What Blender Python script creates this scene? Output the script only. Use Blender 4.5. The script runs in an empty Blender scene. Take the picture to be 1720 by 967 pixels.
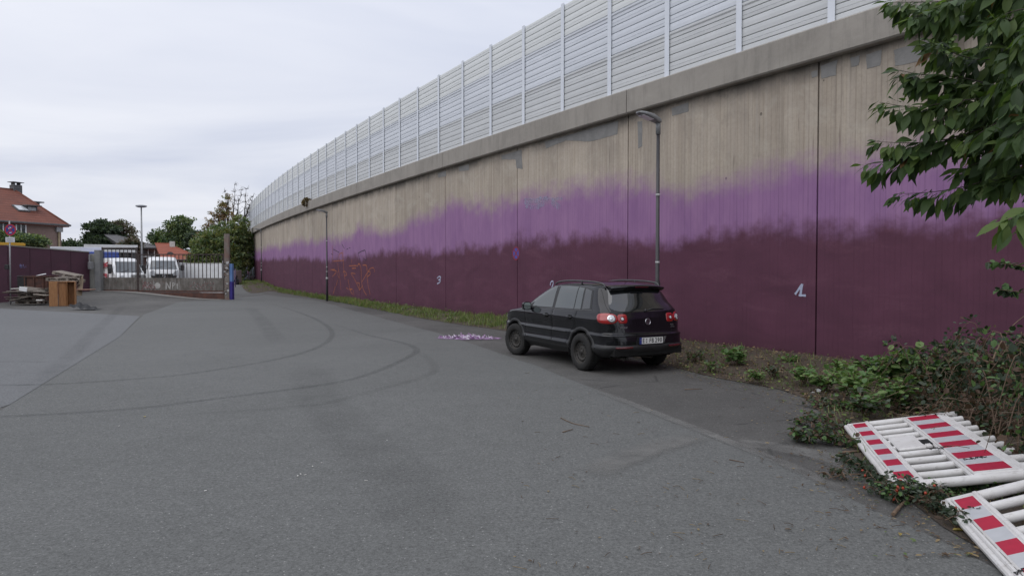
import bpy, bmesh, math, random
import numpy as np
from mathutils import Vector, Matrix
from mathutils.bvhtree import BVHTree
R = math.radians
rnd = random.Random(7)
SC = bpy.context.scene
COL = SC.collection

# ---------------------------------------------------------------- camera
F = 1147.0; CX, CY = 860.0, 483.5; HY = 453.0; EYE = 1.85
PITCH = math.atan((CY - HY) / F)
cd = bpy.data.cameras.new('camera'); cam = bpy.data.objects.new('camera', cd); COL.objects.link(cam)
cd.sensor_width = 36.0; cd.lens = 36.0 * F / 1720.0
cd.clip_start = 0.05; cd.clip_end = 3000
cam.location = (0, 0, EYE); cam.rotation_euler = (R(90) - PITCH, 0, 0)
SC.camera = cam

# ---------------------------------------------------------------- light
SUN_EL, SUN_AZ = R(52), R(235)      # azimuth measured clockwise from +Y
W = bpy.data.worlds.new('World'); SC.world = W; W.use_nodes = True
nt = W.node_tree; nt.nodes.clear()
def wn(t, **k):
    n = nt.nodes.new(t)
    for a, b in k.items(): setattr(n, a, b)
    return n
wl = nt.links.new
out = wn('ShaderNodeOutputWorld'); bg = wn('ShaderNodeBackground'); bg.inputs[1].default_value = 0.1
sky = wn('ShaderNodeTexSky', sky_type='NISHITA', sun_disc=False, sun_elevation=SUN_EL, sun_rotation=SUN_AZ)
sky.air_density = 1.0; sky.dust_density = 2.0
tc = wn('ShaderNodeTexCoord'); sep = wn('ShaderNodeSeparateXYZ'); wl(tc.outputs['Generated'], sep.inputs[0])
mx = wn('ShaderNodeMath', operation='MAXIMUM'); wl(sep.outputs[2], mx.inputs[0]); mx.inputs[1].default_value = 0.0
ad = wn('ShaderNodeMath', operation='ADD'); wl(mx.outputs[0], ad.inputs[0]); ad.inputs[1].default_value = 0.16
dx = wn('ShaderNodeMath', operation='DIVIDE'); wl(sep.outputs[0], dx.inputs[0]); wl(ad.outputs[0], dx.inputs[1])
dy = wn('ShaderNodeMath', operation='DIVIDE'); wl(sep.outputs[1], dy.inputs[0]); wl(ad.outputs[0], dy.inputs[1])
cb = wn('ShaderNodeCombineXYZ'); wl(dx.outputs[0], cb.inputs[0]); wl(dy.outputs[0], cb.inputs[1])
mp = wn('ShaderNodeMapping'); mp.inputs['Scale'].default_value = (0.55, 1.0, 1); mp.inputs['Rotation'].default_value = (0, 0, R(20)); mp.inputs['Location'].default_value = (1.3, 0.4, 0)
wl(cb.outputs[0], mp.inputs[0])
n1 = wn('ShaderNodeTexNoise'); n1.inputs['Scale'].default_value = 0.85; n1.inputs['Detail'].default_value = 6; n1.inputs['Roughness'].default_value = 0.5; n1.inputs['Distortion'].default_value = 0.5
wl(mp.outputs[0], n1.inputs['Vector'])
cr = wn('ShaderNodeValToRGB'); e = cr.color_ramp.elements
e[0].position = 0.33; e[0].color = (0.60, 0.645, 0.78, 1); e[1].position = 0.60; e[1].color = (0.85, 0.87, 0.945, 1)
wl(n1.outputs[0], cr.inputs[0])
gr = wn('ShaderNodeMapRange'); gr.inputs[1].default_value = 0; gr.inputs[2].default_value = 1; gr.inputs[3].default_value = 9.7; gr.inputs[4].default_value = 13.5
wl(mx.outputs[0], gr.inputs[0])
sc = wn('ShaderNodeVectorMath', operation='SCALE'); wl(cr.outputs[0], sc.inputs[0]); wl(gr.outputs[0], sc.inputs['Scale'])
mixw = wn('ShaderNodeMix', data_type='RGBA'); mixw.inputs[0].default_value = 0.93
wl(sky.outputs[0], mixw.inputs[6]); wl(sc.outputs[0], mixw.inputs[7])
wl(mixw.outputs[2], bg.inputs[0]); wl(bg.outputs[0], out.inputs[0])

sl = bpy.data.lights.new('sun', 'SUN'); sl.energy = 1.15; sl.angle = R(70); sl.color = (1.0, 0.965, 0.92)
so = bpy.data.objects.new('sun', sl); COL.objects.link(so)
sd = Vector((math.sin(SUN_AZ) * math.cos(SUN_EL), math.cos(SUN_AZ) * math.cos(SUN_EL), math.sin(SUN_EL)))
so.rotation_euler = sd.to_track_quat('Z', 'Y').to_euler(); so.location = (-10, -10, 30)
vs = SC.view_settings
vs.view_transform = 'Standard'; vs.look = 'None'; vs.exposure = 0.0; vs.gamma = 1.0; vs.use_curve_mapping = False

# ---------------------------------------------------------------- pixel -> place helpers
def ray(px, py):
    d = Vector(((px - CX) / F, (CY - py) / F, -1.0))
    d.rotate(Matrix.Rotation(R(90) - PITCH, 3, 'X'))
    return d                                  # camera space depth 1
def sstep(t):
    t = min(1.0, max(0.0, t)); return t * t * (3 - 2 * t)
def hgt(x, y):
    return 0.5 * sstep((-x - 18.0) / 7.0) * sstep((y - 37.0) / 6.0)
def at(px, py, dh=0.0):                        # place on the ground seen at a pixel
    d = ray(px, py); h = 0.0
    for _ in range(12):
        t = (EYE - h - dh) / -d.z
        p = Vector((0, 0, EYE)) + d * t
        h = hgt(p.x, p.y)
    return Vector((p.x, p.y, h + dh))
def atz(px, py, depth):                        # place at a given distance
    d = ray(px, py); return Vector((0, 0, EYE)) + d * (depth / d.y)
def proj(p):
    q = Vector(p) - Vector((0, 0, EYE)); q.rotate(Matrix.Rotation(-(R(90) - PITCH), 3, 'X'))
    if q.z > -0.05: return None
    return (CX + F * q.x / -q.z, CY - F * q.y / -q.z, -q.z)

# ---------------------------------------------------------------- object helpers
def tag(o, label=None, cat=None, group=None, kind=None):
    if label: o['label'] = label
    if cat: o['category'] = cat
    if group: o['group'] = group
    if kind: o['kind'] = kind
    return o
def empty(name, loc=(0, 0, 0), rz=0.0, label=None, cat=None, group=None, kind=None):
    o = bpy.data.objects.new(name, None); COL.objects.link(o); o.empty_display_size = 0.2
    o.location = loc; o.rotation_euler = (0, 0, rz)
    return tag(o, label, cat, group, kind)
def link(name, me, parent=None, loc=None, rot=None):
    o = bpy.data.objects.new(name, me); COL.objects.link(o)
    if parent: o.parent = parent
    if loc is not None: o.location = loc
    if rot is not None: o.rotation_euler = rot
    return o
def copy_tree(o, parent=None):
    c = o.copy(); COL.objects.link(c)
    if parent: c.parent = parent
    for ch in list(o.children): copy_tree(ch, c)
    return c

class MB:
    def __init__(s): s.v = []; s.f = []; s.m = []; s.uv = {}; s.sm = []
    def add(s, vs_, fs_, m=0, smooth=False, uvs=None):
        o = len(s.v); s.v += [tuple(p) for p in vs_]
        for f in fs_:
            if uvs is not None: s.uv[len(s.f)] = [uvs[i] for i in f]
            s.f.append([i + o for i in f]); s.m.append(m); s.sm.append(smooth)
    def box(s, c, d, rot=None, m=0, taper=1.0, ch=0.0):
        x, y, z = d[0] / 2, d[1] / 2, d[2] / 2
        M = rot if rot is not None else Matrix.Identity(3)
        c = Vector(c)
        if ch <= 0:
            P = [(-x, -y, -z), (x, -y, -z), (x, y, -z), (-x, y, -z), (-x * taper, -y * taper, z), (x * taper, -y * taper, z), (x * taper, y * taper, z), (-x * taper, y * taper, z)]
            s.add([c + M @ Vector(p) for p in P], [(3, 2, 1, 0), (4, 5, 6, 7), (0, 1, 5, 4), (1, 2, 6, 5), (2, 3, 7, 6), (3, 0, 4, 7)], m)
        else:
            P = []; 
            for sx in (-1, 1):
                for sy in (-1, 1):
                    for sz in (-1, 1):
                        P += [(sx * x, sy * (y - ch), sz * (z - ch)), (sx * (x - ch), sy * y, sz * (z - ch)), (sx * (x - ch), sy * (y - ch), sz * z)]
            b = bmesh.new(); vv = [b.verts.new(c + M @ Vector(p)) for p in P]
            r = bmesh.ops.convex_hull(b, input=vv)
            bmesh.ops.dissolve_limit(b, angle_limit=0.01, verts=b.verts, edges=b.edges)
            b.verts.index_update()
            s.add([v.co.copy() for v in b.verts], [[v.index for v in f.verts] for f in b.faces], m); b.free()
    def tube(s, pts, r, n=8, m=0, cap=True, smooth=True):
        pts = [Vector(p) for p in pts]; k = len(pts)
        rr = r if hasattr(r, '__len__') else [r] * k
        V = []; up = None
        for i, p in enumerate(pts):
            t = (pts[min(i + 1, k - 1)] - pts[max(i - 1, 0)])
            if t.length < 1e-9: t = Vector((0, 0, 1))
            t.normalize()
            if up is None:
                up = Vector((0, 0, 1)) if abs(t.z) < 0.9 else Vector((1, 0, 0))
            a = t.cross(up)
            if a.length < 1e-6: a = t.cross(Vector((0, 1, 0)))
            a.normalize(); b = a.cross(t).normalized(); up = b
            for j in range(n):
                w = 2 * math.pi * j / n
                V.append(p + (a * math.cos(w) + b * math.sin(w)) * rr[i])
        Fs = []
        for i in range(k - 1):
            for j in range(n):
                Fs.append((i * n + j, i * n + (j + 1) % n, (i + 1) * n + (j + 1) % n, (i + 1) * n + j))
        s.add(V, Fs, m, smooth)
        if cap:
            o = len(s.v) - len(V)
            s.f.append([o + j for j in range(n)][::-1]); s.m.append(m); s.sm.append(False)
            s.f.append([o + (k - 1) * n + j for j in range(n)]); s.m.append(m); s.sm.append(False)
    def lathe(s, prof, M, n=32, m=0, smooth=True):          # prof: (r, h) ; axis = local z of M (4x4)
        V = []
        for (r_, h_) in prof:
            for j in range(n):
                w = 2 * math.pi * j / n
                V.append(M @ Vector((r_ * math.cos(w), r_ * math.sin(w), h_)))
        Fs = []
        for i in range(len(prof) - 1):
            for j in range(n):
                Fs.append((i * n + j, i * n + (j + 1) % n, (i + 1) * n + (j + 1) % n, (i + 1) * n + j))
        s.add(V, Fs, m, smooth)
    def prism(s, poly, M, h0, h1, m=0):                      # poly in local xy, extruded along local z
        n = len(poly)
        V = [M @ Vector((a, b, h0)) for a, b in poly] + [M @ Vector((a, b, h1)) for a, b in poly]
        Fs = [list(range(n))[::-1], list(range(n, 2 * n))] + [(i, (i + 1) % n, n + (i + 1) % n, n + i) for i in range(n)]
        s.add(V, Fs, m)
    def grid(s, P, m=0, smooth=True, uv=None, flip=False):   # P: rows of points
        a, b = len(P), len(P[0])
        V = [p for row in P for p in row]
        U = [q for row in uv for q in row] if uv else None
        Fs = []
        for i in range(a - 1):
            for j in range(b - 1):
                q = (i * b + j, i * b + j + 1, (i + 1) * b + j + 1, (i + 1) * b + j)
                Fs.append(q[::-1] if flip else q)
        s.add(V, Fs, m, smooth, U)
    def mesh(s, name, mats):
        me = bpy.data.meshes.new(name); me.from_pydata(s.v, [], s.f)
        for q in (mats if isinstance(mats, (list, tuple)) else [mats]): me.materials.append(q)
        me.polygons.foreach_set('material_index', s.m); me.polygons.foreach_set('use_smooth', s.sm)
        if s.uv:
            ul = me.uv_layers.new(name='UVMap').data
            for p in me.polygons:
                u = s.uv.get(p.index)
                if u:
                    for k, li in enumerate(p.loop_indices): ul[li].uv = u[k]
        me.update(); return me
    def build(s, name, mats, parent=None, loc=None, rot=None):
        return link(name, s.mesh(name, mats), parent, loc, rot)

def rotm(rx=0, ry=0, rz=0):
    return (Matrix.Rotation(rz, 3, 'Z') @ Matrix.Rotation(ry, 3, 'Y') @ Matrix.Rotation(rx, 3, 'X'))
def frame_m(o, xa, ya, za):
    M = Matrix.Identity(4)
    for i, a in enumerate((xa, ya, za)):
        for k in range(3): M[k][i] = a[k]
    for k in range(3): M[k][3] = o[k]
    return M
def text_into(mb, txt, size, M, m=0, ext=0.001, align='CENTER', sx=1.0, bold=0.0):
    cu = bpy.data.curves.new('lettering', 'FONT'); cu.body = txt; cu.size = size; cu.extrude = ext; cu.align_x = align; cu.align_y = 'CENTER'; cu.resolution_u = 3; cu.offset = size * bold
    o = bpy.data.objects.new('lettering', cu)
    me = bpy.data.meshes.new_from_object(o)
    mb.add([M @ Vector((v.co.x * sx, v.co.y, v.co.z)) for v in me.vertices], [list(p.vertices) for p in me.polygons], m)
    bpy.data.objects.remove(o); bpy.data.curves.remove(cu); bpy.data.meshes.remove(me)

# ---------------------------------------------------------------- materials
class NT:
    def __init__(s, name):
        s.m = bpy.data.materials.new(name); s.m.use_nodes = True; s.t = s.m.node_tree; s.t.nodes.clear()
        s.o = s.n('ShaderNodeOutputMaterial'); s.b = s.n('ShaderNodeBsdfPrincipled'); s.l(s.b.outputs[0], s.o.inputs[0])
    def n(s, t, **k):
        q = s.t.nodes.new(t)
        for a, b in k.items(): setattr(q, a, b)
        return q
    def l(s, a, b): s.t.links.new(a, b)
    def put(s, sock, v):
        if isinstance(v, bpy.types.NodeSocket): s.l(v, sock)
        elif v is not None: sock.default_value = v
    def math(s, op, a, b=0.0, c=None, clamp=False):
        q = s.n('ShaderNodeMath', operation=op, use_clamp=clamp); s.put(q.inputs[0], a); s.put(q.inputs[1], b)
        if c is not None: s.put(q.inputs[2], c)
        return q.outputs[0]
    def noise(s, vec, scale, detail=4, rough=0.5, dist=0.0, out=0):
        q = s.n('ShaderNodeTexNoise'); s.put(q.inputs['Vector'], vec); q.inputs['Scale'].default_value = scale; q.inputs['Detail'].default_value = detail; q.inputs['Roughness'].default_value = rough; q.inputs['Distortion'].default_value = dist
        return q.outputs[out]
    def mapv(s, vec, scale=(1, 1, 1), loc=(0, 0, 0), rot=(0, 0, 0)):
        q = s.n('ShaderNodeMapping'); s.put(q.inputs[0], vec); q.inputs['Scale'].default_value = scale; q.inputs['Location'].default_value = loc; q.inputs['Rotation'].default_value = rot
        return q.outputs[0]
    def ramp(s, fac, stops, interp='LINEAR'):
        q = s.n('ShaderNodeValToRGB'); q.color_ramp.interpolation = interp; e_ = q.color_ramp.elements
        while len(e_) < len(stops): e_.new(0.5)
        for i, (p, c) in enumerate(stops):
            e_[i].position = p; e_[i].color = (c, c, c, 1) if not hasattr(c, '__len__') else (*c[:3], 1)
        s.put(q.inputs[0], fac); return q.outputs[0]
    def rng(s, v, a, b, c=0.0, d=1.0, smooth=False):
        q = s.n('ShaderNodeMapRange'); q.interpolation_type = 'SMOOTHSTEP' if smooth else 'LINEAR'
        s.put(q.inputs[0], v); s.put(q.inputs[1], a); s.put(q.inputs[2], b); s.put(q.inputs[3], c); s.put(q.inputs[4], d); return q.outputs[0]
    def mix(s, fac, a, b, mode='MIX'):
        q = s.n('ShaderNodeMix', data_type='RGBA', blend_type=mode); s.put(q.inputs[0], fac)
        s.put(q.inputs[6], (*a, 1) if isinstance(a, tuple) and len(a) == 3 else a); s.put(q.inputs[7], (*b, 1) if isinstance(b, tuple) and len(b) == 3 else b)
        return q.outputs[2]
    def bump(s, h, dist=0.01, strength=1.0):
        q = s.n('ShaderNodeBump'); q.inputs['Distance'].default_value = dist; q.inputs['Strength'].default_value = strength; s.put(q.inputs['Height'], h); s.l(q.outputs[0], s.b.inputs['Normal'])
    def col(s, c): s.put(s.b.inputs['Base Color'], (*c, 1) if isinstance(c, tuple) and len(c) == 3 else c)
    def rough(s, r_): s.put(s.b.inputs['Roughness'], r_)
    def tcs(s, k='Object'): return s.n('ShaderNodeTexCoord').outputs[k]
    def pos(s): return s.n('ShaderNodeNewGeometry').outputs['Position']
def lerp(a, b, t): return tuple(x + (y - x) * t for x, y in zip(a, b))

def pm(name, c1, c2=None, scale=6.0, rough=0.6, bump=0.0, metal=0.0, stretch=(1, 1, 1), spec=None, lo=0.35, hi=0.65, rand=0.0, coord='Object', coat=0.0, rvar=0.1):
    """general weathered material: two colours mixed by noise, optional variation per object"""
    t = NT(name); c2 = c2 or tuple(x * 0.8 for x in c1)
    v = t.mapv(t.tcs(coord), stretch) if coord != 'World' else t.mapv(t.pos(), stretch)
    if rand:
        oi = t.n('ShaderNodeObjectInfo'); a = t.n('ShaderNodeVectorMath', operation='ADD'); t.put(a.inputs[0], v)
        q = t.n('ShaderNodeVectorMath', operation='SCALE'); cx = t.n('ShaderNodeCombineXYZ')
        for i in range(3): t.l(oi.outputs['Random'], cx.inputs[i])
        t.l(cx.outputs[0], q.inputs[0]); q.inputs['Scale'].default_value = 37.0; t.l(q.outputs[0], a.inputs[1]); v = a.outputs[0]
    n_ = t.noise(v, scale, 6, 0.6)
    c = t.mix(t.rng(n_, lo, hi), c1, c2)
    if rand:
        k = t.rng(oi.outputs['Random'], 0, 1, 1 - rand, 1 + rand)
        q = t.n('ShaderNodeVectorMath', operation='SCALE'); t.l(c, q.inputs[0]); t.l(k, q.inputs['Scale']); c = q.outputs[0]
    t.col(c); t.rough(t.rng(n_, 0.2, 0.8, max(0.0, rough - rvar), min(1.0, rough + rvar)))
    t.b.inputs['Metallic'].default_value = metal
    if spec is not None: t.b.inputs['Specular IOR Level'].default_value = spec
    if coat: t.b.inputs['Coat Weight'].default_value = coat; t.b.inputs['Coat Roughness'].default_value = 0.03
    if bump: t.bump(t.noise(v, scale * 5, 4, 0.6), bump)
    return t.m
# ---------------------------------------------------------------- ground and road
def asphalt(name, ca, cb, blot, fine=1.0, cracks=0.0, rough=0.85):
    t = NT(name); p = t.pos()
    big = t.noise(p, 0.22, 5, 0.6, 0.6); mid = t.noise(p, 2.2, 5, 0.65)
    sp = t.noise(p, 34, 4, 0.8); sp2 = t.noise(p, 95, 2, 0.8); md2 = t.noise(p, 7, 5, 0.7)
    c = t.mix(t.rng(big, 0.3, 0.7), ca, cb)
    c = t.mix(t.rng(mid, 0.35, 0.75, 0, 0.35), c, blot)
    k = t.math('ADD', t.rng(sp, 0.3, 0.7, 0.62, 1.30), t.math('ADD', t.rng(sp2, 0.3, 0.7, -0.30, 0.30), t.rng(md2, 0.3, 0.7, -0.06, 0.10)))
    q = t.n('ShaderNodeVectorMath', operation='SCALE'); t.put(q.inputs[0], c); t.put(q.inputs['Scale'], k); c = q.outputs[0]
    vo = t.n('ShaderNodeTexVoronoi'); t.put(vo.inputs['Vector'], p); vo.inputs['Scale'].default_value = 30
    st = t.math('MULTIPLY', t.math('LESS_THAN', vo.outputs['Distance'], 0.17), t.math('GREATER_THAN', t.noise(p, 17, 1), 0.57))
    c = t.mix(t.math('MULTIPLY', st, 0.55), c, (0.40, 0.40, 0.385))
    if cracks:
        v2 = t.n('ShaderNodeTexVoronoi', feature='DISTANCE_TO_EDGE'); t.put(v2.inputs['Vector'], t.mapv(p, (1, 1, 0))); v2.inputs['Scale'].default_value = 0.33
        nz = t.noise(p, 1.5, 4, 0.6)
        ck = t.math('MULTIPLY', t.rng(v2.outputs['Distance'], 0.0, 0.012, cracks, 0), t.math('GREATER_THAN', nz, 0.52))
        c = t.mix(ck, c, (0.03, 0.03, 0.03))
    t.col(c); t.rough(rough); t.b.inputs['Specular IOR Level'].default_value = 0.25
    t.bump(t.math('ADD', sp, t.math('MULTIPLY', sp2, 0.6)), 0.004 * fine, 0.8)
    return t.m
M_road = asphalt('road_asphalt', (0.118, 0.121, 0.117), (0.142, 0.145, 0.141), (0.099, 0.102, 0.099))
M_old = asphalt('old_asphalt', (0.078, 0.076, 0.073), (0.138, 0.135, 0.128), (0.055, 0.054, 0.052), 2.6, 0.6)
M_pale = asphalt('pale_asphalt', (0.140, 0.144, 0.147), (0.156, 0.160, 0.163), (0.124, 0.128, 0.131))

g = MB()
xs = list(np.concatenate([np.linspace(-900, -70, 10), np.arange(-60, -14, 1.0), np.linspace(-14, 14, 8), np.linspace(40, 900, 8)]))
ys = list(np.concatenate([np.linspace(-200, 0, 5), np.linspace(6, 34, 6), np.arange(36, 50, 1.0), np.linspace(52, 140, 8), np.linspace(250, 1500, 6)]))
g.grid([[Vector((x, y, hgt(x, y))) for x in xs] for y in ys])
ground = g.build('ground', M_old); tag(ground, 'old dark weathered asphalt yard running to the horizon', 'ground', kind='structure')

def dens(pts, n):
    pts = [Vector(p) for p in pts]; L = [0]
    for a, b in zip(pts, pts[1:]): L.append(L[-1] + (b - a).length)
    o = []
    for i in range(n):
        s = L[-1] * i / (n - 1); k = max(j for j in range(len(L)) if L[j] <= s + 1e-9); k = min(k, len(pts) - 2)
        u = (s - L[k]) / max(1e-9, L[k + 1] - L[k]); o.append(pts[k].lerp(pts[k + 1], u))
    return o
def catmull(pts, n):
    pts = [Vector(p) for p in pts]; P = [2 * pts[0] - pts[1]] + pts + [2 * pts[-1] - pts[-2]]; o = []
    for i in range(1, len(P) - 2):
        for k in range(n):
            u = k / n; a, b, c, d = P[i - 1], P[i], P[i + 1], P[i + 2]
            o.append(0.5 * ((2 * b) + (c - a) * u + (2 * a - 5 * b + 4 * c - d) * u * u + (3 * b - a - 3 * c + d) * u ** 3))
    o.append(pts[-1]); return o
def sheet(name, left, right, dz, mat, rows=60, cols=14, wob=0.0):
    A = dens(left, rows); B = dens(right, rows); P = []
    for i, (a, b) in enumerate(zip(A, B)):
        row = []
        for j in range(cols + 1):
            q = a.lerp(b, j / cols)
            if wob and j == cols: q = q + (b - a).normalized() * rnd.uniform(-wob, wob)
            row.append(Vector((q.x, q.y, hgt(q.x, q.y) + dz)))
        P.append(row)
    m = MB(); m.grid(P, flip=True); return m.build(name, mat)
Rb = [at(*p) for p in ((405, 484), (440, 490), (520, 503), (600, 523), (680, 545), (750, 563), (860, 600), (1000, 653), (1130, 704), (1260, 755), (1330, 786), (1430, 836), (1560, 900), (1719, 968))]
Rb = [Vector((-30, 95, 0)), Vector((-24, 70, 0))] + Rb[1:] + [Vector((2.6, 3.0, 0)), Vector((1.5, -8, 0))]
Lb = [Vector((-38, 95, 0)), Vector((-31, 70, 0)), at(395, 489), at(300, 507), at(242, 528), at(201, 566), at(110, 622), at(0, 690), Vector((-9.2, 3.0, 0)), Vector((-14, -8, 0))]
Rb = catmull(Rb, 5)
road = sheet('road', Lb, Rb, 0.004, M_road, 170, 26, 0.035)
tag(road, 'smooth mid grey asphalt lane curving along the painted wall', 'road', kind='structure')
Lp = [Vector((-27, 34, 0)), at(0, 540), Vector((-25, 12, 0)), Vector((-25, 2, 0)), Vector((-24, -8, 0))]
Rp = [at(235, 531), at(201, 565.5), at(110, 621.5), at(0, 689.5), Vector((-9.25, 3.0, 0)), Vector((-14.1, -8, 0))]
pale = sheet('pale_pavement', Lp, Rp, 0.006, M_pale, 60, 12)
tag(pale, 'paler bluish grey strip of paving at the left of the road', 'pavement', kind='structure')

# tyre marks: thin soot film on the road
def film(name, col, amt, nscale=3.0):
    t = NT(name); uv = t.n('ShaderNodeUVMap').outputs[0]; sp = t.n('ShaderNodeSeparateXYZ'); t.l(uv, sp.inputs[0])
    a = t.math('ABSOLUTE', t.math('SUBTRACT', sp.outputs[0], 0.5)); a = t.rng(a, 0.18, 0.5, 1, 0, True)
    e_ = t.math('MULTIPLY', t.rng(sp.outputs[1], 0, 0.12, 0, 1, True), t.rng(sp.outputs[1], 0.8, 1.0, 1, 0, True))
    n_ = t.rng(t.noise(t.pos(), nscale, 5, 0.65), 0.3, 0.7, 0.2, 1.2)
    f = t.math('MULTIPLY', t.math('MULTIPLY', a, e_), t.math('MULTIPLY', n_, amt), clamp=True)
    t.col(col); t.rough(0.8); tr = t.n('ShaderNodeBsdfTransparent'); mx_ = t.n('ShaderNodeMixShader')
    t.put(mx_.inputs[0], f); t.l(tr.outputs[0], mx_.inputs[1]); t.l(t.b.outputs[0], mx_.inputs[2]); t.l(mx_.outputs[0], t.o.inputs[0]); return t.m
M_mark = film('tyre_rubber', (0.058, 0.058, 0.059), 0.23, 9.0); M_soot = film('faint_dirt', (0.065, 0.065, 0.065), 0.12, 1.6); M_dust = film('pale_dust', (0.20, 0.197, 0.187), 0.60, 2.5)
zk = [0.0085]
def mark(pts, w, mat, zoom=True):
    P = catmull([at(x * 0.5035, 480 + y * 0.5036) if zoom else at(x, y) for x, y in pts], 10); n = len(P); G = []; U = []
    zk[0] += 0.0006
    for i, p in enumerate(P):
        t_ = (P[min(i + 1, n - 1)] - P[max(0, i - 1)]); nrm = Vector((t_.y, -t_.x, 0)).normalized()
        G.append([Vector((q.x, q.y, hgt(q.x, q.y) + zk[0])) for q in (p + nrm * w * (k / 2 - 1) * 0.5 for k in range(5))])
        U.append([(k / 4, i / (n - 1)) for k in range(5)])
    m = MB(); m.grid(G, uv=U); return m.build('tyre_mark', mat, road)
mark([(-300, 338), (0, 333), (200, 328), (400, 315), (600, 298), (800, 268), (950, 240), (1050, 210), (1100, 180), (1105, 150), (1070, 120), (1000, 90), (920, 65), (840, 46)], 0.21, M_mark)
mark([(-300, 446), (0, 437), (250, 425), (500, 405), (700, 380), (900, 355), (1050, 335), (1200, 305), (1330, 255), (1390, 215), (1340, 190), (1230, 165), (1150, 140), (1040, 105)], 0.21, M_mark)
mark([(500, 440), (900, 412), (1100, 390), (1250, 350), (1400, 310), (1450, 280), (1425, 240), (1370, 205)], 0.24, M_soot)
mark([(830, 70), (870, 110), (940, 205)], 0.7, M_soot); mark([(1020, 250), (1060, 360), (1150, 470), (1280, 590), (1400, 720), (1600, 900)], 1.0, M_soot)
mark([(-60, 255), (60, 254), (180, 256)], 0.25, M_soot); mark([(420, 60), (330, 140), (240, 230), (60, 380)], 0.5, M_soot)
mark([(990, 652), (1130, 706), (1260, 757), (1340, 790), (1480, 858)], 0.22, M_dust, False); mark([(1230, 745), (1300, 752), (1400, 772), (1500, 815)], 0.5, M_dust, False)
mark([(980, 800), (1080, 760), (1180, 730)], 0.5, M_dust, False)

# ---------------------------------------------------------------- retaining wall
WA, WB, WC = 14.54, -0.668, 0.0013
zt = np.linspace(1.0, 135.0, 2681); xt = WA + WB * zt + WC * zt ** 2
st_ = np.concatenate([[0], np.cumsum(np.hypot(np.diff(xt), np.diff(zt)))])
S_MAX = float(st_[-1])
def wpt(s, d=0.0, z=0.0):                          # d: metres behind the face
    y = float(np.interp(s, st_, zt)); x = WA + WB * y + WC * y * y; tx = WB + 2 * WC * y; L = math.hypot(tx, 1)
    return Vector((x + d / L, y - d * tx / L, z))
def wnrm(s):
    y = float(np.interp(s, st_, zt)); tx = WB + 2 * WC * y; L = math.hypot(tx, 1)
    return Vector((-1 / L, tx / L, 0)), Vector((tx / L, 1 / L, 0))
_sg = np.arange(0.3, float(np.interp(104.0, zt, st_)), 0.02)
def s_at(px, d=0.0):                               # place along the wall seen in picture column px
    y = np.interp(_sg, st_, zt); x = WA + WB * y + WC * y * y; tx = WB + 2 * WC * y; L = np.hypot(tx, 1)
    return float(_sg[np.argmin(np.abs((x + d / L) / (y - d * tx / L) - (px - CX) / F))])
CAPZ, CAPT, BART = EYE + 4.0, EYE + 4.62, EYE + 7.82

t = NT('painted_concrete'); uv = t.n('ShaderNodeUVMap').outputs[0]; sp = t.n('ShaderNodeSeparateXYZ'); t.l(uv, sp.inputs[0]); U, V = sp.outputs[0], sp.outputs[1]
bo = t.mapv(uv, (9.5, 0.12, 1)); board = t.noise(bo, 1.0, 3, 0.6)
bv = t.n('ShaderNodeTexVoronoi', voronoi_dimensions='1D'); t.put(bv.inputs['W'], U); bv.inputs['Scale'].default_value = 10.5; bv.inputs['Randomness'].default_value = 0.25
bd = t.n('ShaderNodeSeparateColor'); t.l(bv.outputs['Color'], bd.inputs[0])
gap = t.rng(bv.outputs['Distance'], 0.38, 0.5, 0, 1)
blot = t.noise(uv, 0.55, 8, 0.68, 0.6); fine = t.noise(uv, 14, 5, 0.65)
con = t.mix(t.rng(blot, 0.3, 0.7), (0.500, 0.432, 0.350), (0.360, 0.308, 0.250))
con = t.mix(t.rng(board, 0.3, 0.75, 0, 0.55), con, (0.49, 0.44, 0.385))
con = t.mix(t.math('MULTIPLY', bd.outputs[0], 0.30), con, (0.285, 0.235, 0.190))
con = t.mix(t.rng(fine, 0.45, 0.8, 0, 0.35), con, (0.24, 0.21, 0.18))
con = t.mix(t.math('MULTIPLY', gap, 0.26), con, (0.20, 0.165, 0.13))
dash = t.rng(t.noise(t.mapv(uv, (13, 0.55, 1), (5, 8, 0)), 1.0, 4, 0.65), 0.63, 0.70, 0, 0.55); con = t.mix(dash, con, (0.15, 0.115, 0.095))
ldash = t.rng(t.noise(t.mapv(uv, (11, 0.35, 1), (55, 18, 0)), 1.0, 4, 0.65), 0.62, 0.72, 0, 0.4); con = t.mix(ldash, con, (0.52, 0.47, 0.40))
# rain streaks, below the coping
rs = t.noise(t.mapv(uv, (5.0, 0.10, 1)), 1.6, 5, 0.7); strk = t.rng(rs, 0.55, 0.72, 0, 1)
con = t.mix(t.math('MULTIPLY', strk, t.rng(V, 3.5, CAPZ, 0.3, 0.85)), con, (0.165, 0.138, 0.112))
dots = t.n('ShaderNodeTexVoronoi'); t.put(dots.inputs['Vector'], t.mapv(uv, (1, .8, 1))); dots.inputs['Scale'].default_value = 1.5; dt = t.math('MULTIPLY', t.math('LESS_THAN', dots.outputs['Distance'], 0.045), t.math('GREATER_THAN', t.noise(uv, 0.9, 1), 0.48)); con = t.mix(t.math('MULTIPLY', dt, .7), con, (0.07, 0.06, 0.05))
cl = t.rng(t.noise(t.mapv(uv, (1, 1.3, 1), (40, 9, 0)), .5, 7, .7, 1.0), .52, .68, 0, .6); con = t.mix(cl, con, (0.50, 0.455, 0.39))
wk = t.rng(t.noise(t.mapv(uv, (3.4, 0.06, 1), (9, 3, 0)), 1.3, 4, 0.6), 0.66, 0.73, 0, 0.5)
con = t.mix(wk, con, (0.48, 0.45, 0.41))
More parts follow.
